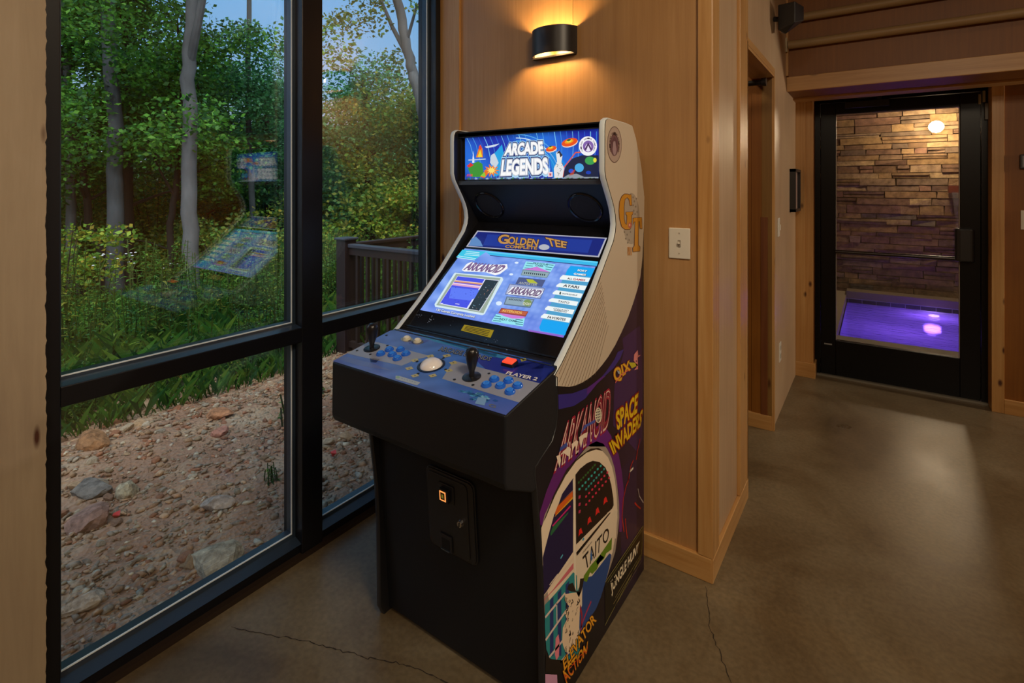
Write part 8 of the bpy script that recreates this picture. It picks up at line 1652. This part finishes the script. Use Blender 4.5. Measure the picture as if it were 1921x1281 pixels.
kinds = {'a': ('tall_weed', [weed_mesh(i, .85, WG, 6) for i in range(3)], 'tall leafy green weed at the edge of the woods', 'tall green weeds along the gravel'),
 'b': ('yellowing_weed', [weed_mesh(10 + i, .7, WY, 6) for i in range(3)], 'yellowing leafy weed at the edge of the woods', 'yellowing weeds along the gravel'),
 'c': ('bushy_weed', [weed_mesh(20 + i, .5, WD, 8, .22, .06) for i in range(3)], 'short bushy dark green weed at the edge of the woods', 'bushy dark weeds along the gravel')}
for i in range(270):
    k = 'abc'[int(rng.choice(3, p=[.42, .26, .32]))]; nm, ms, lb, gp = kinds[k]
    d_ = rng.random() ** 1.3; x = -4.0 - 4.0 * d_; y = rng.uniform(.2, 7.2)
    if x > -4.7 and y > 2.7: x -= 1.2
    o = link_mesh(nm, ms[int(rng.integers(3))]); s = rng.uniform(.7, 1.25) * (.5 if x > -4.4 else 1.0); o.scale = (s, s, s); o.location = (x, y, gh(x, y) - .02); o.rotation_euler = (0, 0, rng.uniform(0, 6.28)); tag(o, lb, 'weed', gp)
for i in range(90):
    x = rng.uniform(-3.7, -2.6); y = rng.uniform(3.1, 6.5); k = 'abc'[i % 3]; nm, ms, lb, gp = kinds[k]
    o = link_mesh(nm, ms[i % 3]); s = rng.uniform(.7, 1.1); o.scale = (s, s, s); o.location = (x, y, gh(x, y) - .02); o.rotation_euler = (0, 0, rng.uniform(0, 6.28)); tag(o, lb, 'weed', gp)
# grass as stuff
n = 30000; x = -3.85 - 6.5 * rng.random(n) ** 1.4; y = rng.uniform(-.4, 8.5, n); x[:4000] = rng.uniform(-4.0, -2.35, 4000); y[:4000] = rng.uniform(3.0, 7, 4000); z = np.array([gh(a, b) for a, b in zip(x, y)]) - .01
P = np.stack([x, y, z], 1); h = rng.uniform(.08, .34, n)[:, None] * np.where(x < -4.4, 1.3, .6)[:, None]; a = rng.uniform(0, 6.28, n); d = np.stack([np.cos(a) * .35, np.sin(a) * .35, np.ones(n)], 1); w = np.stack([-np.sin(a), np.cos(a), np.zeros(n)], 1) * .0035
V = np.stack([P - w, P + w, P + d * h * .6 + w * .7, P + d * h + np.stack([np.cos(a), np.sin(a), -.3 + 0 * a], 1) * h * .25], 1).reshape(-1, 3)
tag(colored('grass', V, np.arange(n * 4).reshape(n, 4), WG[rng.integers(5, size=n)] * rng.uniform(.6, 1.3, n)[:, None], LEAFM), 'low green grass filling the ground between weeds and trees', 'grass', kind='stuff')
# small things on the gravel
def plantlet(x, y, s, lb):
    o = link_mesh('seedling', weed_mesh(77 + int(x * 10), .16, WG, 9, .28, .05)); o.location = (x, y, gh(x, y)); o.scale = (s, s, s); tag(o, lb, 'plant')
plantlet(-2.95, 1.83, 1.1, 'low green seedling clump alone in the middle of the gravel'); plantlet(-3.25, 2.2, .9, 'thin seedling high on the gravel bank'); plantlet(-2.45, 1.42, .5, 'tiny green sprout in the gravel close to the window')
for (x, y, lb) in ((-2.76, .87, 'red plastic scrap beside the purplish rock'), (-2.38, 1.72, 'red scrap on the gravel near the middle window post'), (-2.43, 2.35, 'pinkish red scrap on the gravel seen below the cabinet edge')):
    z = gh(x, y) + .03; tag(MB().add([(x - .02, y, z), (x + .01, y - .015, z + .008), (x + .022, y + .01, z), (x, y + .02, z + .012), (x, y, z - .02)], [(0, 1, 2, 3), (0, 4, 1), (1, 4, 2), (2, 4, 3), (3, 4, 0)]).build('plastic_scrap', mat('red_scrap', 'd83c34', .5)), lb, 'scrap')
# white asters
am = mat('white_petals', 'e0e0ea', .6)
for i, (x, y, z, lb) in enumerate([(-8.3, 2.45, .40, 'white wild flowers before the dark trunk'), (-8.1, 2.75, .42, 'white wild flowers between dark and pale trunks'), (-8.0, 3.1, .22, 'small white wild flowers left of the pale thick trunk')]):
    r_ = empty('aster', (x, y, gh(x, y)), lb, 'flower'); MB().tube([(x, y, gh(x, y)), (x, y, z + .1)], .005, 5).tube([(x, y, z - .1), (x + .05, y + .05, z + .1)], .004, 5).build('stem', LEAFM if 0 else mat('stem_green', '4c5c28', .7), r_)
    fm_ = MB()
    for k in range(7): fm_.lathe([(.001, -.008), (.018, 0), (.001, .008)], Matrix.Translation((x + random.gauss(0, .05), y + random.gauss(0, .05), z + random.uniform(-.02, .16))), 8)
    fm_.build('blossom', am, r_)

# ------------------------------------------------------------------ deck with railing
DK = mat('dark_brown_railing', '3a2a26', .5); DKC = mat('railing_cap', '50505a', .3)
rl = empty('outdoor_railing', (-3.79, 2.88, -.04), 'dark brown outdoor railing with square balusters and a corner post', 'railing')
MB().box(-3.85, -3.73, 2.82, 2.94, -.25, .965).build('corner_post', DK, rl, bevel=.004)
MB().prism_z([(-3.865, 2.805), (-3.715, 2.805), (-3.715, 2.955), (-3.865, 2.955)], .965, .985).build('post_cap', DKC, rl, bevel=.006)
MB().box(-3.73, -1.98, 2.845, 2.915, .90, .935).build('top_rail', DKC, rl, bevel=.008); MB().box(-3.73, -1.98, 2.86, 2.90, .84, .90).build('rail_under', DK, rl); MB().box(-3.73, -1.98, 2.86, 2.90, .04, .09).build('bottom_rail', DK, rl)
MB().box(-3.825, -3.755, 2.94, 7.9, .90, .935).build('top_rail', DK, rl, bevel=.008); MB().box(-3.81, -3.77, 2.94, 7.9, .84, .90).build('rail_under', DK, rl); MB().box(-3.81, -3.77, 2.94, 7.9, .04, .09).build('bottom_rail', DK, rl)
MB().box(-2.06, -1.99, 2.845, 2.915, -.3, .90).build('wall_post', DK, rl)
for i in range(13): MB().box(-3.635 + i * .13 - .013, -3.635 + i * .13 + .013, 2.867, 2.893, .09, .84).build('baluster', DK, rl)
for i in range(34): MB().box(-3.803, -3.777, 3.05 + i * .13 - .013, 3.05 + i * .13 + .013, .09, .84).build('baluster', DK, rl)
MB().box(-3.84, -3.74, 5.35, 5.45, -.3, .97).build('intermediate_post', DK, rl)
